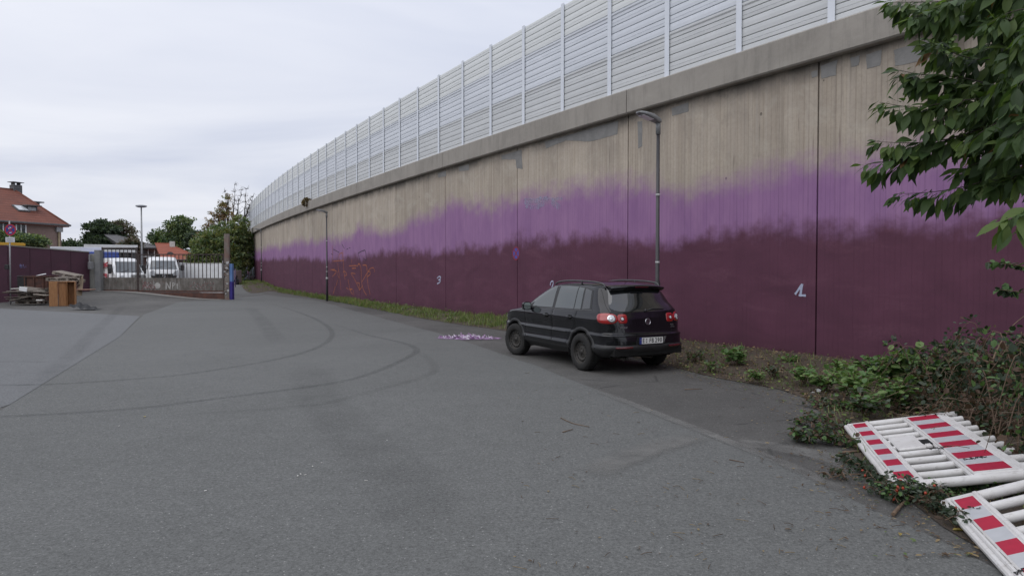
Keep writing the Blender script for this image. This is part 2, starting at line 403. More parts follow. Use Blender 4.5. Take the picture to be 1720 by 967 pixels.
soot = t.math('MULTIPLY', t.rng(V, CAPZ - 0.5, CAPZ - 0.05, 0, 1, True), t.rng(t.noise(uv, 1.3, 5, 0.6), 0.35, 0.6, 0.15, 0.85))
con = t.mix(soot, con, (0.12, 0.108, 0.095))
oi = t.n('ShaderNodeObjectInfo'); qv = t.n('ShaderNodeVectorMath', operation='SCALE'); t.l(con, qv.inputs[0]); t.l(t.rng(oi.outputs['Random'], 0, 1, .88, 1.08), qv.inputs['Scale']); con = qv.outputs[0]
damp = t.math('MULTIPLY', t.rng(t.noise(t.mapv(uv, (1, .45, 1), (70, 2, 0)), .8, 7, .7, .8), .50, .66, 0, 1), t.rng(V, 3.2, 5.6, .15, .75)); con = t.mix(t.math('MULTIPLY', damp, .55), con, (0.185, 0.165, 0.145))
# sprayed paint: two soft, uneven borders that rise and fall along the wall
Sa = [s_at(p) for p in (1700, 1550, 1372, 1250, 1066, 960, 878, 800, 755, 700, 669, 620, 605, 590, 550, 500, 440, 420)]
up_px = [(1700, 235), (1550, 262), (1372, 275), (1250, 305), (1066, 320), (960, 325), (878, 342), (800, 348), (755, 352), (700, 374), (669, 385), (620, 392), (605, 378), (590, 398), (550, 403), (500, 409), (440, 420), (420, 421)]
dn_px = [(1700, 372), (1550, 378), (1372, 388), (1250, 400), (1066, 405), (960, 397), (878, 405), (800, 418), (755, 417), (700, 428), (669, 424), (620, 430), (605, 432), (590, 428), (550, 438), (500, 433), (440, 437), (420, 438)]
def hts(l):
    o = []
    for (px, py), s in zip(l, Sa):
        y = wpt(s).y; o.append((s, atz(px, py, y).z))
    return sorted(o)
def curve_v(pts):
    a, b = pts[0][0], pts[-1][0]
    return t.math('MULTIPLY', t.ramp(t.rng(U, a, b), [((s - a) / (b - a), z / 6.0) for s, z in pts], 'B_SPLINE'), 6.0)
wob = t.math('ADD', t.rng(t.noise(t.mapv(uv, (1, 0.8, 1)), 0.42, 3, 0.55), 0.25, 0.75, -0.34, 0.34), t.math('ADD', t.rng(t.noise(uv, 2.6, 6, 0.65), 0.3, 0.7, -0.16, 0.16), t.rng(t.noise(t.mapv(uv, (7, 0.5, 1)), 1.6, 3, 0.6), 0.3, 0.7, -0.03, 0.03)))
wob2 = t.math('ADD', t.rng(t.noise(t.mapv(uv, (1, 0.9, 1), (17, 5, 0)), 0.6, 3, 0.55), 0.25, 0.75, -0.26, 0.26), t.math('ADD', t.rng(t.noise(t.mapv(uv, (1, 1, 1), (7, 9, 0)), 2.4, 6, 0.65), 0.3, 0.7, -0.15, 0.15), t.rng(t.noise(t.mapv(uv, (6, 0.5, 1), (3, 1, 0)), 1.4, 3, 0.6), 0.3, 0.7, -0.03, 0.03)))
uph = t.math('ADD', curve_v(hts(up_px)), wob); dnh = t.math('ADD', curve_v(hts(dn_px)), wob2)
fu = t.rng(t.math('SUBTRACT', V, uph), -0.40, 0.50, 1, 0, True)
fd = t.rng(t.math('SUBTRACT', V, dnh), -0.24, 0.30, 1, 0, True)
pv = t.noise(t.mapv(uv, (1.0, 0.35, 1)), 2.2, 6, 0.6)
pur = t.mix(t.rng(pv, 0.3, 0.7), (0.245, 0.124, 0.270), (0.320, 0.172, 0.325))
pur = t.mix(t.math('MULTIPLY', strk, 0.25), pur, (0.10, 0.05, 0.12)); pur = t.mix(t.math('MULTIPLY', gap, 0.2), pur, (0.12, 0.06, 0.15))
dk = t.noise(t.mapv(uv, (1.0, 1.6, 1), (4, 2, 0)), 0.9, 6, 0.62, 0.3)
dar = t.mix(t.rng(dk, 0.3, 0.7), (0.084, 0.031, 0.051), (0.114, 0.042, 0.069))
roll = t.rng(t.noise(t.mapv(uv, (0.7, 2.4, 1), (30, 0, 0)), 0.9, 5, 0.6, 0.4), 0.52, 0.68, 0, 1, True)
dar = t.mix(t.math('MULTIPLY', roll, t.rng(fine, 0.35, 0.65, 0.1, 0.55)), dar, (0.150, 0.062, 0.092))
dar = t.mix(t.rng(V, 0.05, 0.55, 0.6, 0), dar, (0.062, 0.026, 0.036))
c = t.mix(t.math('MULTIPLY', fu, 0.97), con, pur); c = t.mix(t.math('MULTIPLY', fd, 0.98), c, dar)
t.col(c); t.rough(t.mix(fu, (0.9, 0.9, 0.9), (0.72, 0.72, 0.72))); t.b.inputs['Specular IOR Level'].default_value = 0.22
t.bump(t.math('ADD', t.math('MULTIPLY', gap, -0.6), t.math('ADD', t.math('MULTIPLY', bd.outputs[0], 0.35), t.math('MULTIPLY', fine, 0.25))), 0.012, 0.55)
M_wall = t.m
t = NT('coping_concrete'); uv = t.n('ShaderNodeUVMap').outputs[0]
b1 = t.noise(uv, 0.9, 7, 0.65, 0.5); b2 = t.noise(t.mapv(uv, (3.5, 0.35, 1)), 1.5, 5, 0.7); b3 = t.noise(uv, 12, 5, 0.7)
c = t.mix(t.rng(b1, 0.3, 0.7), (0.345, 0.318, 0.282), (0.245, 0.226, 0.200)); c = t.mix(t.rng(b2, 0.5, 0.72, 0, 0.5), c, (0.150, 0.140, 0.126))
c = t.mix(t.rng(b3, 0.4, 0.8, 0, 0.4), c, (0.33, 0.31, 0.285)); t.col(c); t.rough(0.92); t.bump(b3, 0.006, 0.6); M_cope = t.m
M_dark = pm('joint_black', (0.012, 0.010, 0.012), rough=0.9)

s1372, s605 = s_at(1372), s_at(605); step = (s1372 - s605) / -5 if s605 < s1372 else (s605 - s1372) / 5
wall = empty('retaining_wall', wpt(s1372), 0, 'tall curved concrete retaining wall painted plum and violet in its lower half', 'wall')
wloc = wpt(s1372)
joints = [s1372 + step * k for k in range(-2, 40) if 0.2 < s1372 + step * k < S_MAX - 0.3]
edges = [0.05] + joints + [S_MAX - 0.05]
def strip(mb, s0, s1, prof, n, m=0, close=False):
    """sweep a (d,z) profile along the wall; uv = (s, z + d)"""
    Ss = [s0 + (s1 - s0) * i / n for i in range(n + 1)]; G = []; UU = []
    for s in Ss:
        G.append([wpt(s, d, z) - wloc for d, z in prof]); UU.append([(s, z + (d if abs(d) > 0.3 else 0)) for d, z in prof])
    mb.grid(G, m, False, UU)
    for r_, fl in ((G[0], 1), (G[-1], 0)):
        mb.add(r_, [list(range(len(r_)))[::-1] if fl else list(range(len(r_)))], m, False, UU[0])
for a, b in zip(edges, edges[1:]):
    m = MB(); g_ = 0.017
    strip(m, a + g_, b - g_, [(0.5, -0.3), (0.022, -0.3), (0.0, -0.28), (0.0, CAPZ + 0.02), (0.5, CAPZ + 0.02)][::-1], 5)
    m.build('wall_panel', M_wall, wall)
m = MB()
for j in joints: strip(m, j - 0.03, j + 0.03, [(0.3, -0.3), (0.045, -0.3), (0.045, CAPZ - 0.01), (0.3, CAPZ - 0.01)][::-1], 1)
m.build('joint_filler', M_dark, wall)
s1055 = s_at(1055, -0.12)
ce = [0.05] + [s for s in (s1055 + 2 * step * k for k in range(-3, 20)) if 0.3 < s < S_MAX - 0.5] + [S_MAX - 0.05]
for a, b in zip(ce, ce[1:]):
    m = MB(); strip(m, a + 0.012, b - 0.012, [(0.55, CAPZ), (-0.17, CAPZ), (-0.20, CAPZ + 0.03), (-0.20, CAPT - 0.03), (-0.17, CAPT), (0.55, CAPT)][::-1], 10)
    m.build('coping', M_cope, wall)
m = MB(); strip(m, 0.05, S_MAX - 0.05, [(0.5, CAPZ + 0.03), (-0.10, CAPZ + 0.03), (-0.10, CAPT - 0.03), (0.5, CAPT - 0.03)][::-1], 60); m.build('coping_core', M_cope, wall)
# repair mortar patches just under the coping
M_patch = pm('repair_mortar', (0.190, 0.188, 0.182), (0.245, 0.240, 0.232), 4.0, 0.9, 0.01, coord='World')
def on_wall(px, py, d=-0.004):
    s = s_at(px); y = wpt(s).y
    return s, atz(px, py, y).z
def wquad(poly, mat, name, d=-0.006, jag=0.0):
    pts = []
    P = [on_wall(*p) for p in poly]
    for (a, b) in zip(P, P[1:] + P[:1]):
        for k in range(5):
            u = k / 5; pts.append((a[0] + (b[0] - a[0]) * u + rnd.uniform(-jag, jag), a[1] + (b[1] - a[1]) * u + rnd.uniform(-jag, jag)))
    m = MB(); n = len(pts)
    m.add([wpt(s, d, min(z, CAPZ - 0.004)) - wloc for s, z in pts] + [wpt(s, 0.01, min(z, CAPZ - 0.004)) - wloc for s, z in pts], [list(range(n))] + [(i, n + i, n + (i + 1) % n, (i + 1) % n) for i in range(n)])
    return m.build(name, mat, wall)
for poly in ([(1375, 112), (1402, 100), (1400, 126), (1376, 133)], [(1424, 98), (1440, 93), (1438, 110), (1425, 113)], [(1450, 92), (1476, 84), (1474, 110), (1451, 116)], [(1497, 84), (1580, 60), (1578, 95), (1498, 111)],
             [(1126, 182), (1154, 172), (1154, 188), (1128, 195)], [(915, 238), (1038, 203), (1036, 226), (990, 238), (950, 236), (917, 250)], [(842, 261), (876, 252), (878, 284), (868, 283), (866, 268), (843, 268)],
             [(1070, 205), (1078, 203), (1078, 245), (1071, 250)], [(771, 281), (788, 276), (788, 286), (772, 288)], [(1359, 122), (1370, 118), (1369, 128), (1360, 131)], [(736, 291), (750, 287), (750, 296), (737, 298)]):
    wquad(poly, M_patch, 'mortar_patch', jag=0.008)
# paint marks on the wall: digits, round no-stopping mark, scribbles, pale smear
M_wpaint = pm('white_spray', (0.42, 0.46, 0.60), (0.33, 0.36, 0.48), 20, 0.7); M_opaint = pm('orange_spray', (0.35, 0.105, 0.045), (0.19, 0.060, 0.045), 9, 0.8, coord='World', lo=0.4, hi=0.7); M_kpaint = pm('black_spray', (0.022, 0.014, 0.03), (0.05, 0.025, 0.06), 9, 0.8)
M_bpaint = pm('blue_paint', (0.065, 0.075, 0.36), (0.055, 0.06, 0.30), 8, 0.7); M_rpaint = pm('red_paint', (0.25, 0.022, 0.05), (0.2, 0.02, 0.045), 8, 0.7)
def stroke(mb, pts, w, d=-0.004, zoomo=None, m=0):
    if zoomo: x0, y0, k = zoomo; pts = [(x0 + x / k, y0 + y / k) for x, y in pts]
    Q = [Vector((*on_wall(*p), 0)) for p in pts]; Q = catmull(Q, 4) if len(Q) > 2 else dens(Q, 4)
    n = len(Q); G = []
    for i, q in enumerate(Q):
        t_ = Q[min(i + 1, n - 1)] - Q[max(i - 1, 0)]; nn = Vector((-t_.y, t_.x, 0)).normalized() * w * 0.5 * rnd.uniform(0.75, 1.1)
        G.append([wpt(q.x + nn.x, d, q.y + nn.y) - wloc, wpt(q.x - nn.x, d, q.y - nn.y) - wloc])
    mb.grid(G, m, False)
m = MB(); z1 = (1120, 480, 4.3967); stroke(m, [(948, 62), (975, 25), (1000, -12)], 0.05, -0.004, z1); stroke(m, [(1005, -14), (997, 20), (990, 66)], 0.05, -0.0045, z1); stroke(m, [(975, 69), (1000, 70), (1026, 71)], 0.05, -0.005, z1); tag(m.build('painted_digit', M_wpaint, wall), 'chalky white digit 1')
m = MB(); z3 = (640, 220, 2.4167); stroke(m, [(228, 598), (236, 590), (243, 594), (239, 602), (233, 604)], 0.05, -0.004, z3); stroke(m, [(233, 604), (241, 606), (238, 614), (228, 620)], 0.05, -0.0045, z3); tag(m.build('painted_digit', M_wpaint, wall), 'chalky white digit 3')
m = MB(); stroke(m, [(924, 479), (925.5, 473.5), (928.5, 472), (929.5, 476), (927, 483), (923.5, 489)], 0.04); stroke(m, [(923.5, 489), (927, 489), (930, 488.5)], 0.04, -0.005); tag(m.build('painted_digit', M_wpaint, wall), 'chalky white digit 2 half behind the car')
sc_, zc_ = on_wall(867, 425.5)
def wdisc(mb, r0, r1, d, m, n=28, ks=1.0):
    G = []
    for i in range(n + 1):
        a = 2 * math.pi * i / n; G.append([wpt(sc_ + r0 * math.cos(a), d, zc_ + r0 * math.sin(a)) - wloc, wpt(sc_ + r1 * math.cos(a), d, zc_ + r1 * math.sin(a)) - wloc])
    mb.grid(G, m, False)
m = MB(); wdisc(m, 0.0, 0.175, -0.004, 0); wdisc(m, 0.182, 0.225, -0.005, 1)
for a in (0.785, 2.356):
    v = Vector((math.cos(a), math.sin(a))) * 0.17; nn = Vector((-v.y, v.x)).normalized() * 0.025
    m.add([wpt(sc_ + p.x, -0.006, zc_ + p.y) - wloc for p in (v + nn, v - nn, -v - nn, -v + nn)], [(0, 1, 2, 3)], 1)
m.build('painted_roundel', [M_bpaint, M_rpaint], wall)
zo = (530, 400, 8.0615); m = MB()
for pts in ([(245, 310), (310, 305), (385, 300)], [(205, 428), (260, 422)], [(225, 430), (285, 450), (230, 520)], [(375, 160), (378, 300), (385, 440), (400, 560)], [(320, 290), (325, 220), (365, 200), (370, 260)], [(375, 455), (400, 450), (425, 490), (395, 510)],
            [(490, 290), (492, 340)], [(455, 375), (530, 372), (560, 372)], [(495, 408), (550, 405)], [(480, 480), (520, 540), (570, 640), (600, 700)], [(565, 385), (590, 345), (615, 400), (620, 500), (622, 590), (650, 700), (690, 770)], [(630, 590), (660, 540), (700, 470), (745, 410), (790, 405), (800, 460)],
            [(700, 520), (740, 490), (735, 450), (700, 480), (710, 620), (740, 760)], [(270, 650), (235, 760)], [(415, 670), (445, 690)], [(455, 690), (500, 690)], [(480, 470), (540, 480)], [(230, 100), (235, 330)], [(300, 330), (330, 540), (345, 700)], [(440, 560), (470, 700), (500, 760)], [(560, 600), (600, 620), (590, 700), (640, 640)], [(510, 700), (520, 780)], [(640, 365), (690, 370), (700, 450)], [(300, 560), (280, 640)], [(320, 420), (300, 480), (320, 540)]):
    stroke(m, pts, rnd.uniform(0.05, 0.075), -0.004 - 0.0002 * rnd.random(), zo)
tag(m.build('graffiti', M_opaint, wall), 'scrawled orange spray graffiti', kind='stuff')
m = MB()
for pts in ([(245, 150), (290, 175), (325, 195)], [(580, 205), (620, 180), (672, 160)], [(672, 160), (690, 230), (690, 300), (650, 270)], [(580, 205), (600, 290)], [(360, 80), (395, 140)], [(425, 150), (445, 140)], [(455, 130), (475, 130)], [(215, 210), (235, 225)]):
    stroke(m, pts, 0.05, -0.0046, zo)
tag(m.build('graffiti', M_kpaint, wall), kind='stuff')
t = NT('pale_smear_paint'); f = t.rng(t.noise(t.mapv(t.pos(), (7, 7, 1.4)), 2.4, 6, 0.75), 0.40, 0.66, 0, 0.75); t.col((0.36, 0.36, 0.50)); t.rough(0.8)
tr = t.n('ShaderNodeBsdfTransparent'); mx_ = t.n('ShaderNodeMixShader'); t.put(mx_.inputs[0], f); t.l(tr.outputs[0], mx_.inputs[1]); t.l(t.b.outputs[0], mx_.inputs[2]); t.l(mx_.outputs[0], t.o.inputs[0]); M_smear = t.m
m = MB()
for pts, w in (([(880, 338), (905, 337), (920, 334)], 0.22), ([(882, 346), (900, 348), (915, 342)], 0.16), ([(905, 332), (925, 334), (945, 333)], 0.09), ([(926, 338), (935, 345), (940, 350)], 0.2)): stroke(m, pts, w, -0.0042 - w * 0.004)
m.build('paint_smear', M_smear, wall)

# ---------------------------------------------------------------- noise barrier on top of the wall
M_alu = [pm('grey_aluminium', (0.53, 0.545, 0.55), (0.58, 0.595, 0.60), 1.2, 0.5, coord='World', rvar=0.08, rand=.035), pm('blue_grey_aluminium', (0.60, 0.63, 0.675), (0.65, 0.68, 0.725), 1.2, 0.45, coord='World', rvar=0.08, rand=.035), pm('cream_aluminium', (0.66, 0.68, 0.675), (0.70, 0.72, 0.715), 1.2, 0.5, coord='World', rvar=0.08, rand=.035)]
M_post = pm('galvanised_post', (0.64, 0.67, 0.72), (0.69, 0.72, 0.77), 2, 0.4, metal=0.1, coord='World')
D_B = 0.10
p0, p1 = s_at(1392, D_B), s_at(646, D_B); bstep = (p1 - p0) / 11
barrier = empty('noise_barrier', wpt(p0, D_B, CAPT), 0, 'long pale slatted metal noise barrier standing on the wall coping', 'barrier')
bl = wpt(p0, D_B, CAPT)
NSL = 17; sh = (BART - CAPT) / NSL
posts = [p0 + bstep * k for k in range(-6, 70) if 0.3 < p0 + bstep * k < S_MAX - 0.3]
pmesh = MB(); pmesh.box((0, 0.0, (BART - CAPT) / 2 + 0.03), (0.15, 0.012, BART - CAPT + 0.06), m=0); pmesh.box((0, 0.10, (BART - CAPT) / 2 + 0.03), (0.012, 0.188, BART - CAPT + 0.06)); pmesh.box((0, 0.2, (BART - CAPT) / 2 + 0.03), (0.15, 0.012, BART - CAPT + 0.06)); pmesh.box((0, 0.06, 0.012), (0.26, 0.3, 0.024))
for q in (-0.1, 0.1): pmesh.tube([(q, -0.06, 0.02), (q, -0.06, 0.06)], 0.016, 6)
pmesh = pmesh.mesh('post', M_post)
for s in posts:
    n_, t_ = wnrm(s); link('post', pmesh, barrier, wpt(s, D_B - 0.03, CAPT) - bl, (0, 0, math.atan2(-n_.x, n_.y) + math.pi))
slat_items = []
far = MB()
for a, b in zip(posts, posts[1:]):
    A, B = wpt(a + 0.03, D_B), wpt(b - 0.03, D_B); L = (B - A).length; u = (B - A).normalized(); ang = math.atan2(u.y, u.x)
    for k in range(NSL):
        c = (A + B) / 2; slat_items.append((a, k, Vector((c.x, c.y, CAPT + 0.02 + sh * k)), L, ang))
def in_frame(p):
    q = proj(p); return q is not None and -40 < q[0] < 1500 and -30 < q[1] < 990
order = sorted([i for i in slat_items if in_frame(i[2])], key=lambda i: i[2].length); near = set((i[0], i[1]) for i in order[:296])
sm_cache = {}
def slat_geo(mb, L, M, k):
    dark = 0 if k < 6 else (1 if k < 12 else 2)
    seam = k % 6 == 5
    h = sh
    # bowed face with a narrow groove above; a ridge on every third slat
    prof = [(0.02, 0.004), (0.0, 0.014), (-0.004, h * 0.5), (0.0, h - 0.022), (0.006, h - 0.009), (0.02, h - 0.009), (0.02, h)]
    if k % 3 == 1: prof = [(0.02, 0.004), (0.0, 0.014), (-0.002, h * 0.40), (0.004, h * 0.43), (0.004, h * 0.46), (-0.002, h * 0.49), (0.0, h - 0.022), (0.006, h - 0.009), (0.02, h - 0.009), (0.02, h)]
    if seam: prof = [(0.02, 0.004), (0.0, 0.014), (0.0, h * 0.45), (-0.02, h * 0.62), (-0.02, h - 0.03), (0.0, h - 0.022), (0.006, h - 0.009), (0.02, h - 0.009), (0.02, h)]
    G = [[M @ Vector((-L / 2, d, z)) for d, z in prof] + [M @ Vector((-L / 2, 0.09, h)), M @ Vector((-L / 2, 0.09, 0.0))], [M @ Vector((L / 2, d, z)) for d, z in prof] + [M @ Vector((L / 2, 0.09, h)), M @ Vector((L / 2, 0.09, 0.0))]]
    mb.grid(G, dark, False, flip=True)
for (a, k, c, L, ang) in slat_items:
    if (a, k) in near:
        key = (k if k in (5, 11) else (k % 3, k // 6), round(L, 2))
        if key not in sm_cache:
            q = MB(); slat_geo(q, L, Matrix.Identity(4), k); sm_cache[key] = q.mesh('slat', M_alu)
        link('slat', sm_cache[key], barrier, c - bl, (0, 0, ang + math.pi))
    else:
        slat_geo(far, L, Matrix.Translation(c - bl) @ Matrix.Rotation(ang + math.pi, 4, 'Z'), k)
tag(far.build('slat', M_alu, barrier), kind='stuff')
# ---------------------------------------------------------------- the parked car
t = NT('black_car_paint'); n_ = t.noise(t.tcs(), 3.0, 5, 0.6); t.col(t.mix(t.rng(n_, 0.3, 0.7), (0.006, 0.006, 0.008), (0.010, 0.010, 0.012)))
t.rough(t.rng(n_, 0.3, 0.7, 0.03, 0.10)); t.b.inputs['Specular IOR Level'].default_value = 0.5; M_paint = t.m
M_plast = pm('black_trim_plastic', (0.014, 0.014, 0.015), (0.024, 0.024, 0.025), 8, 0.55, 0.002)
M_tyre = pm('tyre_black', (0.010, 0.010, 0.010), (0.022, 0.021, 0.020), 10, 0.85, 0.003)
M_rim = pm('black_steel_rim', (0.020, 0.019, 0.018), (0.045, 0.040, 0.034), 7, 0.6, 0.0)
t = NT('tinted_glass'); t.col((0.012, 0.014, 0.015)); t.rough(0.03); t.b.inputs['IOR'].default_value = 1.6; t.b.inputs['Specular IOR Level'].default_value = 0.9; M_glass = t.m
t = NT('side_glass'); t.col((0.035, 0.045, 0.046)); t.rough(0.03); t.b.inputs['IOR'].default_value = 1.6; t.b.inputs['Specular IOR Level'].default_value = 0.9; M_glass2 = t.m
M_void = pm('shadow_black', (0.004, 0.004, 0.004), rough=0.95)
M_chrome = pm('chrome', (0.62, 0.63, 0.65), (0.5, 0.5, 0.52), 5, 0.15, metal=1.0)
M_silver = pm('dull_silver', (0.30, 0.30, 0.31), (0.24, 0.24, 0.25), 5, 0.35, metal=0.6)
t = NT('red_lens'); t.col((0.33, 0.010, 0.010)); t.rough(0.12); t.b.inputs['Coat Weight'].default_value = 1; t.b.inputs['Subsurface Weight'].default_value = 0.0; M_red = t.m
M_dred = pm('dark_red_lens', (0.10, 0.008, 0.012), rough=0.15, coat=1.0); M_clear = pm('clear_lens', (0.72, 0.72, 0.74), (0.55, 0.55, 0.57), 40, 0.12, coat=1.0)
M_plate = pm('plate_white', (0.78, 0.78, 0.76), (0.70, 0.70, 0.68), 10, 0.4); M_eu = pm('plate_blue', (0.01, 0.03, 0.30), rough=0.4); M_ink = pm('ink_black', (0.01, 0.01, 0.01), rough=0.5)
M_rail = pm('roof_rail_grey', (0.055, 0.055, 0.058), (0.04, 0.04, 0.042), 6, 0.35)
M_mir = pm('mirror_glass', (0.55, 0.62, 0.58), (0.5, 0.58, 0.55), 5, 0.08, metal=0.9)
M_seam = pm('panel_gap_black', (0.002, 0.002, 0.002), rough=0.9)

# body rings from the sill up: z, rear x, front x, half width (origin under the rear axle, x forward)
RG = [(.30, -.70, 3.30, .755), (.345, -.81, 3.39, .820), (.40, -.87, 3.44, .864), (.46, -.915, 3.47, .896), (.53, -.92, 3.48, .869), (.60, -.915, 3.48, .868), (.665, -.905, 3.475, .880), (.685, -.90, 3.475, .888), (.735, -.862, 3.46, .860),
      (.80, -.850, 3.45, .870), (.88, -.838, 3.405, .884), (.94, -.828, 3.335, .893), (.965, -.824, 3.275, .894), (.985, -.821, 3.19, .888), (1.02, -.812, 2.95, .876), (1.06, -.802, 2.70, .866), (1.09, -.795, 2.53, .858), (1.11, -.79, 2.45, .850),
      (1.135, -.78, 2.37, .838), (1.20, -.742, 2.23, .813), (1.30, -.682, 2.05, .776), (1.40, -.620, 1.85, .737), (1.48, -.565, 1.67, .703), (1.535, -.540, 1.52, .672), (1.565, -.525, 1.41, .642), (1.59, -.49, 1.28, .595), (1.608, -.41, 1.12, .51), (1.622, -.26, .92, .37), (1.632, -.02, .66, .18), (1.635, .12, .44, .03)]
_z = np.array([r[0] for r in RG])
def ring_at(z):
    return [float(np.interp(z, _z, [r[i] for r in RG])) for i in (1, 2, 3)]
def outline(z, N=(26, 46, 26)):
    """half outline of a ring from the rear centre round the left side to the front centre"""
    xr, xf, w = ring_at(z); k = sstep((z - 1.53) / 0.09)
    ar = 0.42 * (1 - k) + k * (xf - xr) * 0.45; af = 0.75 * (1 - k) + k * (xf - xr) * 0.45
    kk = sstep((z - 1.08) / .2); nr, nf = 3.4 - .9 * kk - 0.3 * k, 2.7 - 0.5 * k
    if z > 1.10: nf = 3.2 - 1.0 * k; af = 0.55 * (1 - k) + k * (xf - xr) * 0.45
    P = []
    for i in range(N[0]):
        a = (i / N[0]) * math.pi / 2; P.append((xr + ar * (1 - math.cos(a) ** (2 / nr)), w * math.sin(a) ** (2 / nr)))
    x0, x1 = xr + ar, xf - af
    for i in range(N[1]):
        u = i / N[1]; P.append((x0 + (x1 - x0) * u, w * (1 + 0.010 * math.sin(math.pi * u) * (1 if z < 1.5 else 0))))
    for i in range(N[2] + 1):
        a = (1 - i / N[2]) * math.pi / 2; P.append((xf - af * (1 - math.cos(a) ** (2 / nf)), w * math.sin(a) ** (2 / nf)))
    return P
zs = []
for a, b in zip(_z, _z[1:]):
    k = max(1, int(math.ceil((b - a) / 0.022))); zs += [a + (b - a) * i / k for i in range(k)]
zs.append(_z[-1])
def roofdrop(x, z):
    return 0.0 if z < 1.45 else -0.012 * sstep((z - 1.45) / 0.12) * max(0.0, (0.35 - x) / 0.85) ** 1.6
half = [[(x, y, z + roofdrop(x, z)) for x, y in outline(z)] for z in zs]
full = [[Vector(p) for p in r[::-1]] + [Vector((p[0], -p[1], p[2])) for p in r[1:]] for r in half]
ARCH = [(0.0, .345), (2.604, .345)]; AR = .412
bv_v = [v for r in full for v in r]; nb = len(full[0])
def_faces = [(i * nb + j, i * nb + j + 1, (i + 1) * nb + j + 1, (i + 1) * nb + j) for i in range(len(full) - 1) for j in range(nb - 1)]
def_top = list(range((len(full) - 1) * nb, len(full) * nb))
bvh = BVHTree.FromPolygons([tuple(v) for v in bv_v], def_faces + [def_top])
def side(x, z, off=0.003, sg=1):
    h = bvh.ray_cast(Vector((x, 3.0 * sg, z)), Vector((0, -sg, 0)))
    if h[0] is None: return Vector((x, .5 * sg, z))
    return Vector((x, h[0].y + off * sg, z))
def rear(y, z, off=0.003):
    h = bvh.ray_cast(Vector((-3, y, z)), Vector((1, 0, 0)))
    if h[0] is None: return Vector((-.5, y, z))
    return Vector((h[0].x - off, y, z))
def coons(bot, top, n, k, fn):
    """patch between a lower and an upper curve (2-D points), projected on the body by fn"""
    A = dens([(*p, 0) for p in bot], n + 1); B = dens([(*p, 0) for p in top], n + 1)
    return [[fn(*(A[i].lerp(B[i], j / k)).to_2d()) for i in range(n + 1)] for j in range(k + 1)]

_rl, _rl2 = at(985.5, 621.5), at(872, 596)
fw = Vector((-.462, .887, 0)).normalized(); lf = Vector((-fw.y, fw.x, 0))
car = empty('parked_car', _rl - lf * 0.80 - Vector((.045, 0, 0)), math.atan2(fw.y, fw.x), 'glossy black compact SUV parked beside the painted wall, seen from behind', 'car')
mb = MB()
G = [[v.copy() for v in r] for r in full]
F_ = []
for f in def_faces:
    c = sum((bv_v[i] for i in f), Vector()) / 4
    if abs(c.y) > .45 and any((c.x - ax) ** 2 + (c.z - az) ** 2 < AR ** 2 for ax, az in ARCH): continue
    F_.append(f)
mb.add(bv_v, F_ + [def_top], 0, True)
body = mb.build('body', M_paint, car)
# underside, wheel wells
m = MB(); m.box((1.28, 0, .33), (3.95, 1.45, .05)); m.box((-.62, 0, .40), (.5, 1.5, .12)); m.box((1.3, 0, .5), (1.6, 1.5, .3))
for ax, az in ARCH:
    for sg in (1, -1):
        V = []
        for i in range(25):
            a = -0.25 + (math.pi + .5) * i / 24; x, z = ax + math.cos(a) * (AR + .02), az + math.sin(a) * (AR + .02)
            V.append([Vector((x, sg * .50, z)), Vector((x, sg * .875, z))])
        m.grid(V); m.add([v[0] for v in V], [list(range(25))])
m.build('underbody', M_void, car)
# arch trims
for ax, az in ARCH:
    for sg in (1, -1):
        m = MB(); Gd = []
        for i in range(41):
            a = R(0) + R(180) * i / 40; row = []
            for (r_, o_) in ((.392, -.09), (.396, .002), (.404, .012), (.430, .013), (.455, .008), (.462, -.004)):
                x, z = ax + math.cos(a) * r_, az + math.sin(a) * r_
                rr = max(r_, .43); sx, sz = ax + math.cos(a) * rr, az + math.sin(a) * rr
                b_ = side(sx, max(sz, .34), 0, sg); y = b_.y if abs(b_.y) > .7 else sg * .80
                row.append(Vector((x, y + sg * o_, z)))
            Gd.append(row)
        m.grid(Gd, flip=sg < 0); m.build('wheel_arch_trim', M_plast, car)
# sills and bumper lower half, following the outline
def band(name, z0, z1, u0, u1, off, mat, sides=(1, -1), k=5, lip=0.02):
    m = MB()
    for sg in sides:
        rows = []
        zz = [z0 + (z1 - z0) * i / k for i in range(k + 1)]
        for i, z in enumerate(zz):
            P = outline(z); q = []
            n0, n1 = int(u0 * (len(P) - 1)), int(u1 * (len(P) - 1))
            for j in range(n0, n1 + 1):
                a = Vector((*P[max(j - 1, 0)], 0)); b = Vector((*P[min(j + 1, len(P) - 1)], 0)); t_ = (b - a).normalized(); nn = Vector((-t_.y, t_.x, 0))
                if j == 0: nn = Vector((-1, 0, 0))
                if nn.y < -0.2 or (nn.x > 0 and P[j][0] < 0.2): nn = -nn
                o_ = off if 0 < i < k else -0.004
                q.append(Vector((P[j][0] + nn.x * o_, sg * (P[j][1] + nn.y * o_), z)))
            rows.append(q)
        m.grid(rows, flip=sg < 0)
    return m.build(name, mat, car)
def xband(name, z0, z1, x0, x1, off, mat, sg, k=4, n=24):
    m = MB(); rows = []
    for i in range(k + 1):
        z = z0 + (z1 - z0) * i / k; rows.append([side(x0 + (x1 - x0) * j / n, max(z, .302), off if 0 < i < k else -.003, sg) + Vector((0, 0, z - max(z, .302))) for j in range(n + 1)])
    m.grid(rows, flip=sg > 0); return m.build(name, mat, car)
for sg in (1, -1):
    xband('sill', .27, .425, .45, 2.16, .012, M_plast, sg)
    xband('side_moulding', .655, .700, .49, 2.13, .012, M_paint, sg)
P0 = outline(.45); L0 = len(P0) - 1
uR = max(j for j in range(len(P0)) if P0[j][0] < -.42) / L0
band('rear_bumper', .29, .535, 0, uR, .016, M_plast, k=8)
m = MB(); 
